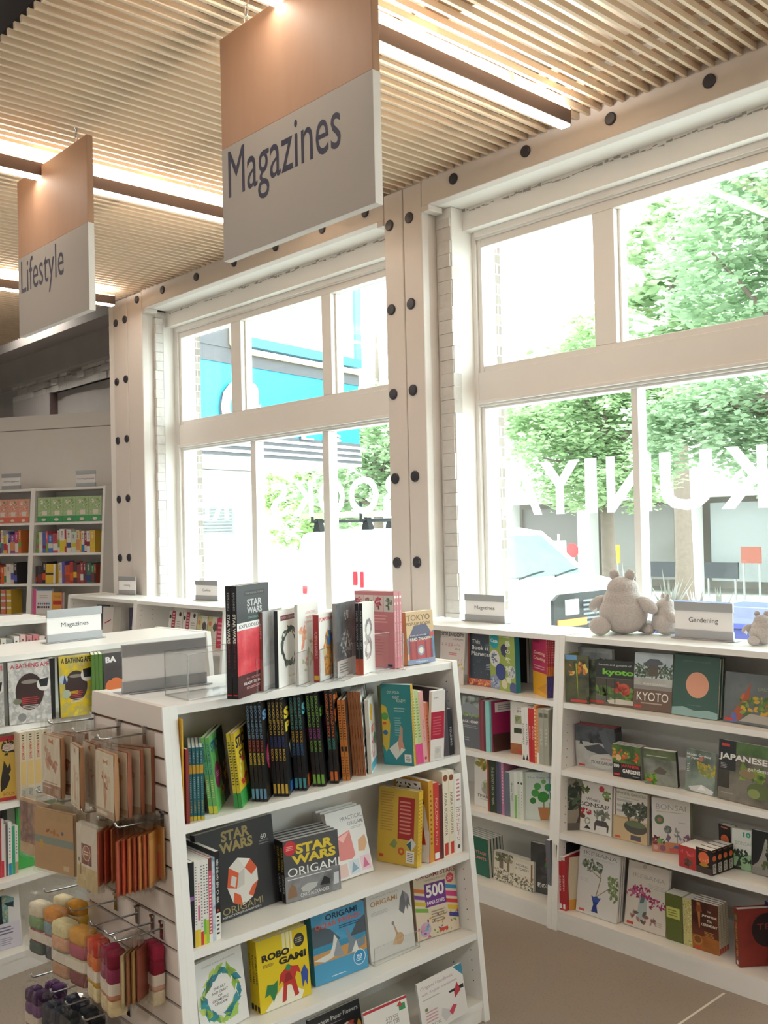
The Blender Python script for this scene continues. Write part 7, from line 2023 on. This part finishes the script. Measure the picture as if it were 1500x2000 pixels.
def van():
    yn, yf_ = 9.4, 11.3
    # levels and lengths along the street, front towards +x
    xf, xr, zr, g0 = -7.30, -12.5, 1.55, GZ
    o = empty('van', ((xf + xr) / 2, yn, GZ), 0, 'white van with a roof rack parked outside the windows', 'van')
    ox, oy, oz = (xf + xr) / 2, yn, GZ
    T = lambda x, y, z: (x - ox, y - oy, z - oz)
    hood, ws0, ws1 = .80, -8.05, -8.78        # bonnet height, windscreen foot and top
    prof = [(xr + .05, g0 + .45), (xf - .05, g0 + .40), (xf, g0 + .6), (xf + .02, .55), (xf - .04, .70), (xf - .2, hood - .02), (ws0, hood + .07), (ws1, zr - .05), (ws1 - .5, zr + .02), (xr + 1.0, zr + .03), (xr + .2, zr - .02), (xr + .05, .9), (xr, g0 + .7)]
    b = MB()
    rows = []
    W2 = (yf_ - yn)
    for y, inset in ((0, .10), (.05, .03), (.12, 0), (W2 - .12, 0), (W2 - .05, .03), (W2, .10)):
        row = []
        for x, z in prof:
            tuck = .12 * max(0, min(1, (z - .75) / .8))               # sides lean in above the waist
            yy = y + (tuck if y < W2 / 2 else -tuck)
            xx = x + (inset if x < -11 else -inset if x > -8 else 0)
            row.append(T(xx, yn + yy, z - (inset * .4 if z > 1.3 else 0)))
        rows.append(row)
    n = len(prof)
    vs = [p for r in rows for p in r]
    fs = []
    for i in range(len(rows) - 1):
        for j in range(n):
            k = (j + 1) % n
            fs.append((i * n + j, i * n + k, (i + 1) * n + k, (i + 1) * n + j))
    fs.append(tuple(range(n)))
    fs.append(tuple(range((len(rows) - 1) * n, len(rows) * n))[::-1])
    b.mesh(vs, fs, VANW)
    b.build('body', o, smooth=False, bevel=.03)
    b = MB()                                                       # windscreen
    q = .02
    x0, z0, x1, z1 = ws0 - .03 + q, hood + .11, ws1 + .07 + q, zr - .11
    b.face([T(x0, yn + .16, z0), T(x0, yf_ - .16, z0), T(x1, yf_ - .26, z1), T(x1, yn + .26, z1)], VGL)
    b.build('windscreen', o)
    b = MB()
    b.face([T(ws0 - .25, yn + .055, .90), T(ws0 - .75, yn + .10, zr - .16), T(ws0 - 1.5, yn + .10, zr - .16), T(ws0 - 1.5, yn + .055, .90)][::-1], VGL)
    b.build('side_window', o)
    for yy in (.35, 1.1):
        b = MB()
        b.tube([T(x0 + .03, yn + yy, z0 - .02), T(x0 - .02, yn + yy + .35, z0 + .03), T(x0 - .06, yn + yy + .62, z0 + .05)], .012, BLK2, 6)
        b.build('wiper', o)
    b = MB()                                                       # front mask
    b.prism([(yn + .04 - oy, .2 - oz), (yf_ - .04 - oy, .2 - oz), (yf_ - .04 - oy, .66 - oz), (yf_ - .16 - oy, .73 - oz), (yn + .16 - oy, .73 - oz), (yn + .04 - oy, .66 - oz)], 'x', xf + .0 - ox, xf + .045 - ox, BLK2)
    b.build('front_mask', o)
    b = MB()
    for k in range(6):
        b.box(xf + .04 - ox, xf + .06 - ox, .62, W2 - .62, .34 + k * .055 - oz, .365 + k * .055 - oz, mat('#777b80', .3, metal=.6))
    b.build('grille', o)
    for yy in (.26, W2 - .52):
        b = MB()
        b.box(xf + .03 - ox, xf + .07 - ox, yy, yy + .26, .47 - oz, .66 - oz, HEADL)
        b.build('headlight', o, bevel=.01)
        b = MB()
        b.box(xf + .03 - ox, xf + .065 - ox, yy - .16 if yy < 1 else yy - .1, yy + .42 if yy < 1 else yy + .42, .33 - oz, .42 - oz, ORANGE)
        b.build('turn_signal', o)
    b = MB()
    b.box(xf - .02 - ox, xf + .14 - ox, .02, W2 - .02, -.08 - oz, .14 - oz, mat('#c9cccf', .25, metal=.5))
    b.build('bumper', o, bevel=.02)
    b = MB()
    for k in range(6):
        b.box(xr + .30 - ox + .012 * k, xr + .40 - ox + .012 * k, .028, .05, .10 + k * .12 - oz, .22 + k * .12 - oz, REDM if k % 2 == 0 else VANW)
    b.build('reflective_stripe', o)
    b = MB()
    vs_, fs_ = text_mesh('VAN', .01)
    b.box(xr + 1.6 - ox, xr + 1.66 - ox, .0, .03, .75 - oz, .95 - oz, REDM)
    b.box(xr + 1.76 - ox, xr + 1.80 - ox, .0, .03, .72 - oz, .95 - oz, REDM)
    b.build('side_mark', o)
    for x in (xf - .95, xr + 1.2):
        for y in (yn + .02, yf_ - .27):
            b = MB()
            n = 24
            prof_ = [(.0, 0), (.20, 0), (.34, .02), (.36, .06), (.36, .19), (.34, .24), (0, .25)]
            for (r0, d0), (r1, d1) in zip(prof_, prof_[1:]):
                for i in range(n):
                    a0, a1 = 2 * pi * i / n, 2 * pi * (i + 1) / n
                    f = [T(x + r0 * cos(a0), y + d0, g0 + .36 + r0 * sin(a0)), T(x + r0 * cos(a1), y + d0, g0 + .36 + r0 * sin(a1)), T(x + r1 * cos(a1), y + d1, g0 + .36 + r1 * sin(a1)), T(x + r1 * cos(a0), y + d1, g0 + .36 + r1 * sin(a0))]
                    b.face(f if r1 > 0 else f[:3], RUB if max(r0, r1) > .22 else HEADL)
            b.build('wheel', o)
    r = empty('roof_rack', T(0, 0, 0), 0)
    r.location = (0, 0, 0)
    r.parent = o
    for x in (-11.9, -10.75, -9.7):
        b = MB()
        b.tube([T(x, yn + .05, zr + .16), T(x, yf_ - .05, zr + .16)], .025, BLK2, 8)
        for y in (yn + .18, yf_ - .18):
            b.prism([(x - .09 - ox, zr - oz), (x + .09 - ox, zr - oz), (x + .03 - ox, zr + .2 - oz), (x - .03 - ox, zr + .2 - oz)], 'y', y - .05 - oy, y + .05 - oy, BLK2)
        b.tube([T(x, yn + .05, zr + .14), T(x, yn + .05, zr + .42)], .022, BLK2, 8)
        b.build('rack_bar', r)
    lad = empty('ladder', (-12.45, 9.62, zr + .21), 0, 'folded aluminium ladder lying on the roof rack of the white van', 'ladder')
    for y in (0, .34):
        b = MB()
        b.box(0, 3.4, y, y + .035, 0, .085, mat('#d9d2bc', .35, metal=.3))
        b.build('rail', lad)
    for k in range(10):
        b = MB()
        b.tube([(.25 + k * .32, .02, .045), (.25 + k * .32, .35, .045)], .016, mat('#c9c9c6', .35, metal=.5), 8)
        b.build('rung', lad)


van()


def bin_(x0, x1, y0, zt0, label):
    o = empty('recycling_bin', ((x0 + x1) / 2, y0, GZ + .12), 0, label, 'recycling bin', 'blue recycling bins on the pavement')
    w, d, h = (x1 - x0) / 2, .62, zt0 - GZ - .12
    BL = mat('#2a3190', .5)
    b = MB()
    vs = []
    for z, q in ((.12, .82), (h * .82, .98), (h * .84, 1.04), (h * .88, 1.04)):
        vs += [(-w * q, d * (1 - q) / 2, z), (w * q, d * (1 - q) / 2, z), (w * q, d - d * (1 - q) / 2, z), (-w * q, d - d * (1 - q) / 2, z)]
    fs = [(3, 2, 1, 0)]
    for i in range(3):
        for j in range(4):
            k = (j + 1) % 4
            fs.append((i * 4 + j, i * 4 + k, i * 4 + 4 + k, i * 4 + 4 + j))
    fs.append((12, 13, 14, 15))
    b.mesh(vs, fs, BL)
    b.build('tub', o, bevel=.012)
    b = MB()
    b.mesh([(-w * 1.07, -.04, h * .885), (w * 1.07, -.04, h * .885), (w * 1.07, d + .03, h * .885), (-w * 1.07, d + .03, h * .885), (-w * 1.07, -.04, h * .91), (w * 1.07, -.04, h * .91), (w * 1.07, d + .03, h * .93), (-w * 1.07, d + .03, h * .93),
            (-w * .8, .1, h), (w * .8, .1, h), (w * .8, d - .06, h), (-w * .8, d - .06, h)],
           [(3, 2, 1, 0), (0, 1, 5, 4), (1, 2, 6, 5), (2, 3, 7, 6), (3, 0, 4, 7), (4, 5, 9, 8), (5, 6, 10, 9), (6, 7, 11, 10), (7, 4, 8, 11), (8, 9, 10, 11)], mat('#3a44a4', .45))
    b.build('lid', o, bevel=.01)
    for s in (-1, 1):
        b = MB()
        b.tube([(s * w * .8 - .03, d * .8, .12), (s * w * .8 + .03, d * .8, .12)], .12, RUB, 14)
        b.build('wheel', o)
    return o


bin_(-4.62, -4.00, 7.15, .90, 'blue recycling bin with a lid behind the largest plush toy')
bin_(-3.93, -3.26, 6.95, .93, 'blue recycling bin with a lid behind the gardening sign')


def tree(name, label, x, y, h, r_crown, n, seed, l1, l2, trunk_r=.14, z_low=1.7, leaf=.085, squash=.8, blobs=None, col='#75685e'):
    o = empty(name, (x, y, GZ), 0, label, 'tree', 'street trees')
    R = random.Random(seed)
    TR = mat(col, .9, vary=.25, scale=14, bump=.3)
    b = MB()
    top = h - GZ
    lean = R.uniform(-.15, .15)
    b.tube([(0, 0, 0), (.02, 0, 1.2), (lean * .4, .03, z_low - GZ), (lean, .1, top * .8), (lean * 1.4, .1, top * .95)], [trunk_r * 1.2, trunk_r, trunk_r * .85, trunk_r * .45, .03], TR, 10)
    b.build('trunk', o, smooth=True)
    blobs = blobs or [(0, 0, top * .62, r_crown)]
    b = MB()
    for bx_, by_, bz, br in blobs:
        for k in range(3):
            a = R.random() * 6.28
            b.tube([(lean * .5, .03, min(bz, z_low - GZ + .3)), (bx_ * .5 + .2 * cos(a), by_ * .5, (bz + z_low - GZ) / 2 + .3), (bx_ + br * .5 * cos(a), by_ + br * .5 * sin(a), bz + .1)], [trunk_r * .4, trunk_r * .25, .015], TR, 6)
    b.build('branches', o, smooth=True)
    b = MB()
    m1, m2 = mat_leaf(l1, l2), mat_leaf(l2, l1)
    tot = sum(q[3] ** 2 for q in blobs)
    # clumps of leaves on twigs
    for bx_, by_, bz, br in blobs:
        nn = int(n * br ** 2 / tot)
        clumps = []
        for k in range(max(8, nn // 26)):
            v = Vector((R.gauss(0, 1), R.gauss(0, 1), R.gauss(0, 1))).normalized() * (R.random() ** .45)
            clumps.append(Vector((bx_ + v.x * br, by_ + v.y * br, bz + v.z * br * squash)))
        for k in range(nn):
            c = R.choice(clumps) + Vector((R.gauss(0, .13), R.gauss(0, .13), R.gauss(0, .09))) * (br / 1.5) ** .5
            a, t = R.random() * 6.28, R.uniform(-.9, .9)
            u = Vector((cos(a), sin(a), R.uniform(-.5, .3))).normalized()
            w = u.cross(Vector((sin(t), .3, cos(t)))).normalized()
            s = leaf * R.uniform(.6, 1.25)
            b.face([c - u * s, c + w * s * .55 - u * s * .1, c + u * s, c - w * s * .55 - u * s * .1], m1 if R.random() < .5 else m2)
    b.build('foliage', o)
    return o


P = at_y(1186, 1000, 14)
tree('street_tree', 'green street tree behind the window letters, beside the van bonnet', P.x, 14, 5.6, 2.2, 21000, 3, '#9fb98c', '#c0d2ac', .13, 1.9, .068,
     blobs=[(-.6, 0, 3.2, 1.15), (.1, .2, 4.0, 1.2), (.55, -.2, 2.9, .75), (-1.4, .2, 3.9, .9), (-.2, 0, 5.0, 1.0), (1.1, .2, 4.3, .85)])
P = at_y(1490, 900, 10.5)
tree('street_tree', 'large leafy street tree filling the upper window by the frame edge', P.x + .5, 10.5, 8, 3, 30000, 8, '#9cb694', '#bccfb0', .16, 2.6, .06,
     blobs=[(-.6, 0, 5.0, 1.1), (.4, .3, 5.6, 1.3), (-1.0, .2, 3.35, .8), (-.25, .2, 2.95, .7), (.6, 0, 3.8, 1.0), (-.4, .2, 6.4, .9), (.75, .0, 2.7, .75), (-1.75, .1, 3.2, .6)])
P = at_y(735, 900, 17)
tree('street_tree', 'pale green street tree beside the blue canopy building', P.x, 17, 7, 2.6, 11000, 12, '#a3bb94', '#bccdae', .15, 2.2, .10,
     blobs=[(-.7, 0, 4.0, 1.3), (.5, .2, 4.9, 1.5), (-1.6, 0, 2.6, 1.1), (.3, 0, 3.2, 1.0), (1.4, 0, 4.2, 1.2), (-2.9, .5, 3.2, 1.0)])
P = at_y(600, 1000, 26)
tree('street_tree', 'distant bright green tree behind the van rear', P.x, 26, 6, 2.6, 7000, 15, '#a8c48c', '#c4d6a6', .16, 1.6, .16, blobs=[(0, 0, 2.4, 1.8), (1.6, 0, 3.2, 1.7), (-1.2, 0, 3.6, 1.6), (.8, 0, 4.8, 1.6), (2.8, 0, 4.4, 1.6), (-2.6, 0, 3.8, 1.4)])
P = at_y(1330, 900, 19.5)
tree('street_tree', 'distant tree across the street beyond the shop fronts', P.x, 19.5, 9, 3, 8000, 18, '#a0b890', '#bccdaa', .2, 4.0, .17, blobs=[(0, 0, 6.0, 1.9), (-2.2, 0, 5.2, 1.5), (2.2, 0, 5.6, 1.7), (-4.2, 0, 5.4, 1.5), (0, 0, 7.8, 1.8)])

# planting strip with spiky plants
def spiky(x, y, n, L, seed, label, col):
    o = empty('spiky_plant', (x, y, GZ + .605), 0, label, 'plant', 'spiky plants in the planter')
    R = random.Random(seed)
    m = mat(col, .6, vary=.2, scale=10)
    b = MB()
    for k in range(n):
        a = R.random() * 6.28
        t = R.uniform(.05, .55)
        l = L * R.uniform(.6, 1.1)
        d = Vector((cos(a) * sin(t), sin(a) * sin(t), cos(t)))
        s = d.cross(Vector((0, 0, 1))).normalized() * .028
        droop = Vector((0, 0, -.25 * l * sin(t)))
        p1, p2 = d * l * .5, d * l + droop
        b.mesh([-s, s, p1 + s * .9, p1 - s * .9, p2], [(0, 1, 2, 3), (3, 2, 4)], m)
    b.build('leaf_blades', o)
    return o


g = empty('planter_box', (at_y(1345, 1150, 12.6).x, 12.6, GZ), 0, 'long grey street planter with spiky plants and low green leaves', 'planter')
b = MB()
b.box(-1.9, 1.7, 0, .7, 0, .6, mat('#a9a29a', .8))
b.build('box_wall', g)
b = MB()
R_ = random.Random(2)
for k in range(900):
    c = Vector((R_.uniform(-1.85, 1.65), R_.uniform(.04, .2), .62 + abs(R_.gauss(0, .1))))
    a = R_.random() * 6.28
    u = Vector((cos(a), sin(a), R_.uniform(-.2, .8))).normalized() * .06
    w = u.cross(Vector((0, 0, 1))).normalized() * .025
    b.face([c - u, c + w, c + u, c - w], mat_leaf('#8ab45c', '#a8cc7c'))
tag(b.build('low_foliage', g), kind='stuff')
for px, n, L, sd, c, lab in ((1306, 26, .85, 1, '#8d8a84', 'tall grey spiky plant behind the blue bins'), (1358, 22, .6, 2, '#9a8f8c', 'bronze spiky plant, second along the planter'), (1405, 22, .6, 3, '#8f8d88', 'low grey spiky plant toward the shop fronts'), (1224, 20, .9, 4, '#8d8a84', 'spiky plant behind the window mullion')):
    spiky(at_y(px, 1120, 13.05).x, 13.05, n, L, sd, lab, c)

# shop building across the street
yb = 24
g = empty('shop_building', (at_y(1330, 1000, yb).x, yb, GZ), 0, 'pale building with shop fronts across the street', 'building')
ox = g.location.x
b = MB()
b.box(-14, 16, 0, 4, 2.9, 7.5, mat('#e9e8e6', .8))
for x in (-9, -6.2, -3.2, .2, 3.4, 6.8, 10):
    b.box(x - .22, x + .22, -.05, .4, 0, 2.9, mat('#e4e3e1', .8))
b.box(-14, 16, 2.5, 4, 0, 2.9, mat('#b9b2aa', .8))
b.build('facade', g)
b = MB()
b.box(-14, 16, -1.0, 0, 2.75, 2.95, mat('#dcdcda', .6))
b.build('awning', g)
for x, c in ((-7.6, '#4a4440'), (-4.7, '#5a5450'), (-1.5, '#6d6a66'), (1.8, '#8a8e8e'), (5.1, '#8a6a60'), (8.4, '#5d5854')):
    b = MB()
    b.box(x - 1.1, x + 1.1, .3, .36, .5, 2.6, mat(c, .3))
    b.build('shop_window', g)
for x in (-8.6, -5.4, -2, 1.2, 4.6, 8):
    b = MB()
    b.box(x - .8, x + .8, -.02, .02, 4.4, 5.6, mat('#93a2a0', .2))
    b.build('window', g)
for px, py, c, w, h, lab in ((1192, 1082, '#e0a03a', .55, .5, 'orange and yellow shop sign across the street'), (1466, 1084, '#8a4a3c', .5, .4, 'red shop display across the street, near the frame edge'), (1303, 1112, '#2b2e33', 1.3, .40, 'dark cafe screen across the street behind the spiky plants'), (1408, 1114, '#2b2e33', .9, .4, 'second dark cafe screen across the street')):
    P = at_y(px, py, yb - 1.4)
    b = MB()
    b.box(-w / 2, w / 2, 0, .06, -h / 2, h / 2, mat(c, .5))
    if c == '#e0a03a':
        b.box(-w / 2 + .06, w / 2 - .06, -.01, 0, -.02, h / 2 - .08, mat('#e8cc3a', .5))
    for s in (-1, 1):
        b.box(s * w * .4 - .02, s * w * .4 + .02, .01, .05, GZ + .14 - P.z, -h / 2, mat('#8a8a88', .5))
    o = b.build('shop_sign' if c in ('#e0a03a', '#8a4a3c') else 'cafe_screen')
    o.location = P
    tag(o, lab, 'sign' if c in ('#e0a03a', '#8a4a3c') else 'screen')
# traffic signs by the corner
P = at_y(1118, 1075, 18)
o = empty('traffic_sign', (P.x, 18, GZ), 0, 'red octagonal traffic sign on a white pole beyond the van bonnet', 'traffic sign')
b = MB()
b.tube([(0, .03, 0), (0, .03, P.z - GZ)], .03, mat('#e8e8e6', .5), 8)
b.build('pole', o)
b = MB()
R8 = [(.17 * cos(pi / 8 + k * pi / 4), .17 * sin(pi / 8 + k * pi / 4) + P.z - GZ) for k in range(8)]
b.prism(R8, 'y', -.01, .01, mat('#a83a3e', .5))
b.build('octagon_plate', o)
P = at_y(1090, 1078, 17.5)
o = empty('pole_sign', (P.x, 17.5, GZ), 0, 'white rectangular street sign on a pole beside the octagonal sign', 'traffic sign')
b = MB()
b.tube([(0, .03, 0), (0, .03, P.z - GZ + .4)], .028, mat('#dcdcda', .5), 8)
b.build('pole', o)
b = MB()
b.box(-.22, .22, -.01, .01, P.z - GZ - .3, P.z - GZ + .25, mat('#ecebe8', .5))
b.build('plate', o)

# ------------------------------------------------------------------ theatre-like building with a blue canopy, on our side of the street
A_ = Vector((-11.5, 7.1, 0))
D_ = Vector((-.2, .98, 0)).normalized()
N_ = Vector((D_.y, -D_.x, 0))
L_ = 3.75
g = empty('canopy_building', (A_.x, A_.y, 0), math.atan2(D_.y, D_.x), 'building with a bright blue lit-up canopy beyond the far window', 'building')
BLUE = mat('#2fa6cf', .4)
DKC = mat('#5a5a60', .6)
b = MB()                      # local: x along the face, -y outwards
b.box(-.6, L_, 0, 3.2, 2.98, 3.98, BLUE)
b.build('blue_fascia', g)
b = MB()
b.box(-.6, L_, -.02, 3.2, 3.98, 4.22, DKC)
b.box(-.6, .75, -.03, 3.2, 4.2, 7, DKC)
b.build('dark_border', g)
b = MB()
b.tube([(.70, -.06, 6.6), (.70, -.06, 4.26), (.76, -.06, 4.18), (L_, -.06, 4.18)], .03, mat_glow('#ffe7a0', 1.2, 'neon_tube'), 6)
b.build('neon_line', g)
b = MB()
b.box(.82, L_ + .05, -.05, .1, 4.28, 4.42, mat('#3f8fb4', .4))
b.box(.82, .98, -.05, .1, 4.42, 7, mat('#5ab4d0', .4))
b.box(L_ - .1, L_ + .05, -.05, .1, 4.42, 7, mat('#5ab4d0', .4))
b.build('sign_frame', g)
b = MB()
b.box(.98, L_ - .1, .0, .3, 4.42, 7, mat('#f4f6f6', .5))
b.build('white_sign_face', g)
b = MB()
for k in range(4):
    b.box(-.6, L_, -.04 + .0, 3.2, 2.62 + k * .095, 2.66 + k * .095, mat('#e4e4e4', .5))
    b.box(-.6, L_, -.02, 3.2, 2.66 + k * .095, 2.715 + k * .095, DKC)
b.build('striped_edge', g)
b = MB()
b.prism([(-.6, 2.61), (L_ - .05, 2.61), (L_ - .05, 2.64), (-.6, 2.64)], 'y', .02, 3.2, mat('#dededc', .5))
b.build('soffit', g)
LET = mat('#f0f2f2', .5)
for ch, x0, x1, z0, z1 in (('C', .48, 1.15, 2.95, 3.75), ('a', .98, 1.30, 3.28, 3.75), ('oo', 2.0, 2.38, 3.28, 3.5), ('n', 2.45, 2.72, 3.26, 3.44), ('L', 2.2, 2.5, 2.99, 3.1), ('S', 2.75, 3.2, 2.99, 3.12)):
    vs, fs = text_mesh(ch, .04)
    b = MB()
    W_, H_ = x1 - x0, z1 - z0
    b.mesh([((x0 + x1) / 2 + a * W_, -.05, (z0 + z1) / 2 + c * H_) for a, c in vs], fs, LET)
    b.mesh([((x0 + x1) / 2 + a * W_ - .012, -.03, (z0 + z1) / 2 + c * H_ - .012) for a, c in vs], fs, DKC)
    b.build('letter', g)
b = MB()
b.box(-.6, .2, 1.4, 6, GZ, 2.6, mat('#ecebea', .8))
b.box(-.5, .1, 1.35, 1.4, GZ + .6, 2.2, mat('#cfd3d4', .5))
b.build('wall', g)
for x0, x1, z0, z1 in ((.9, 2.4, 1.55, 2.05), (.9, 1.25, .5, 1.5)):
    b = MB()
    n = int((z1 - z0) / .05)
    for k in range(n):
        b.box(x0, x1, 1.6, 1.64, z0 + k * .05, z0 + k * .05 + .028, mat('#aab2b6', .5))
    b.box(x0 - .04, x1 + .04, 1.65, 1.7, z0 - .03, z1 + .03, mat('#e9eaea', .6))
    b.build('louvre_panel', g)
b = MB()
b.box(.2, 3.0, 1.7, 6, GZ, 2.6, mat('#eceae8', .8))
b.build('porch_wall', g)
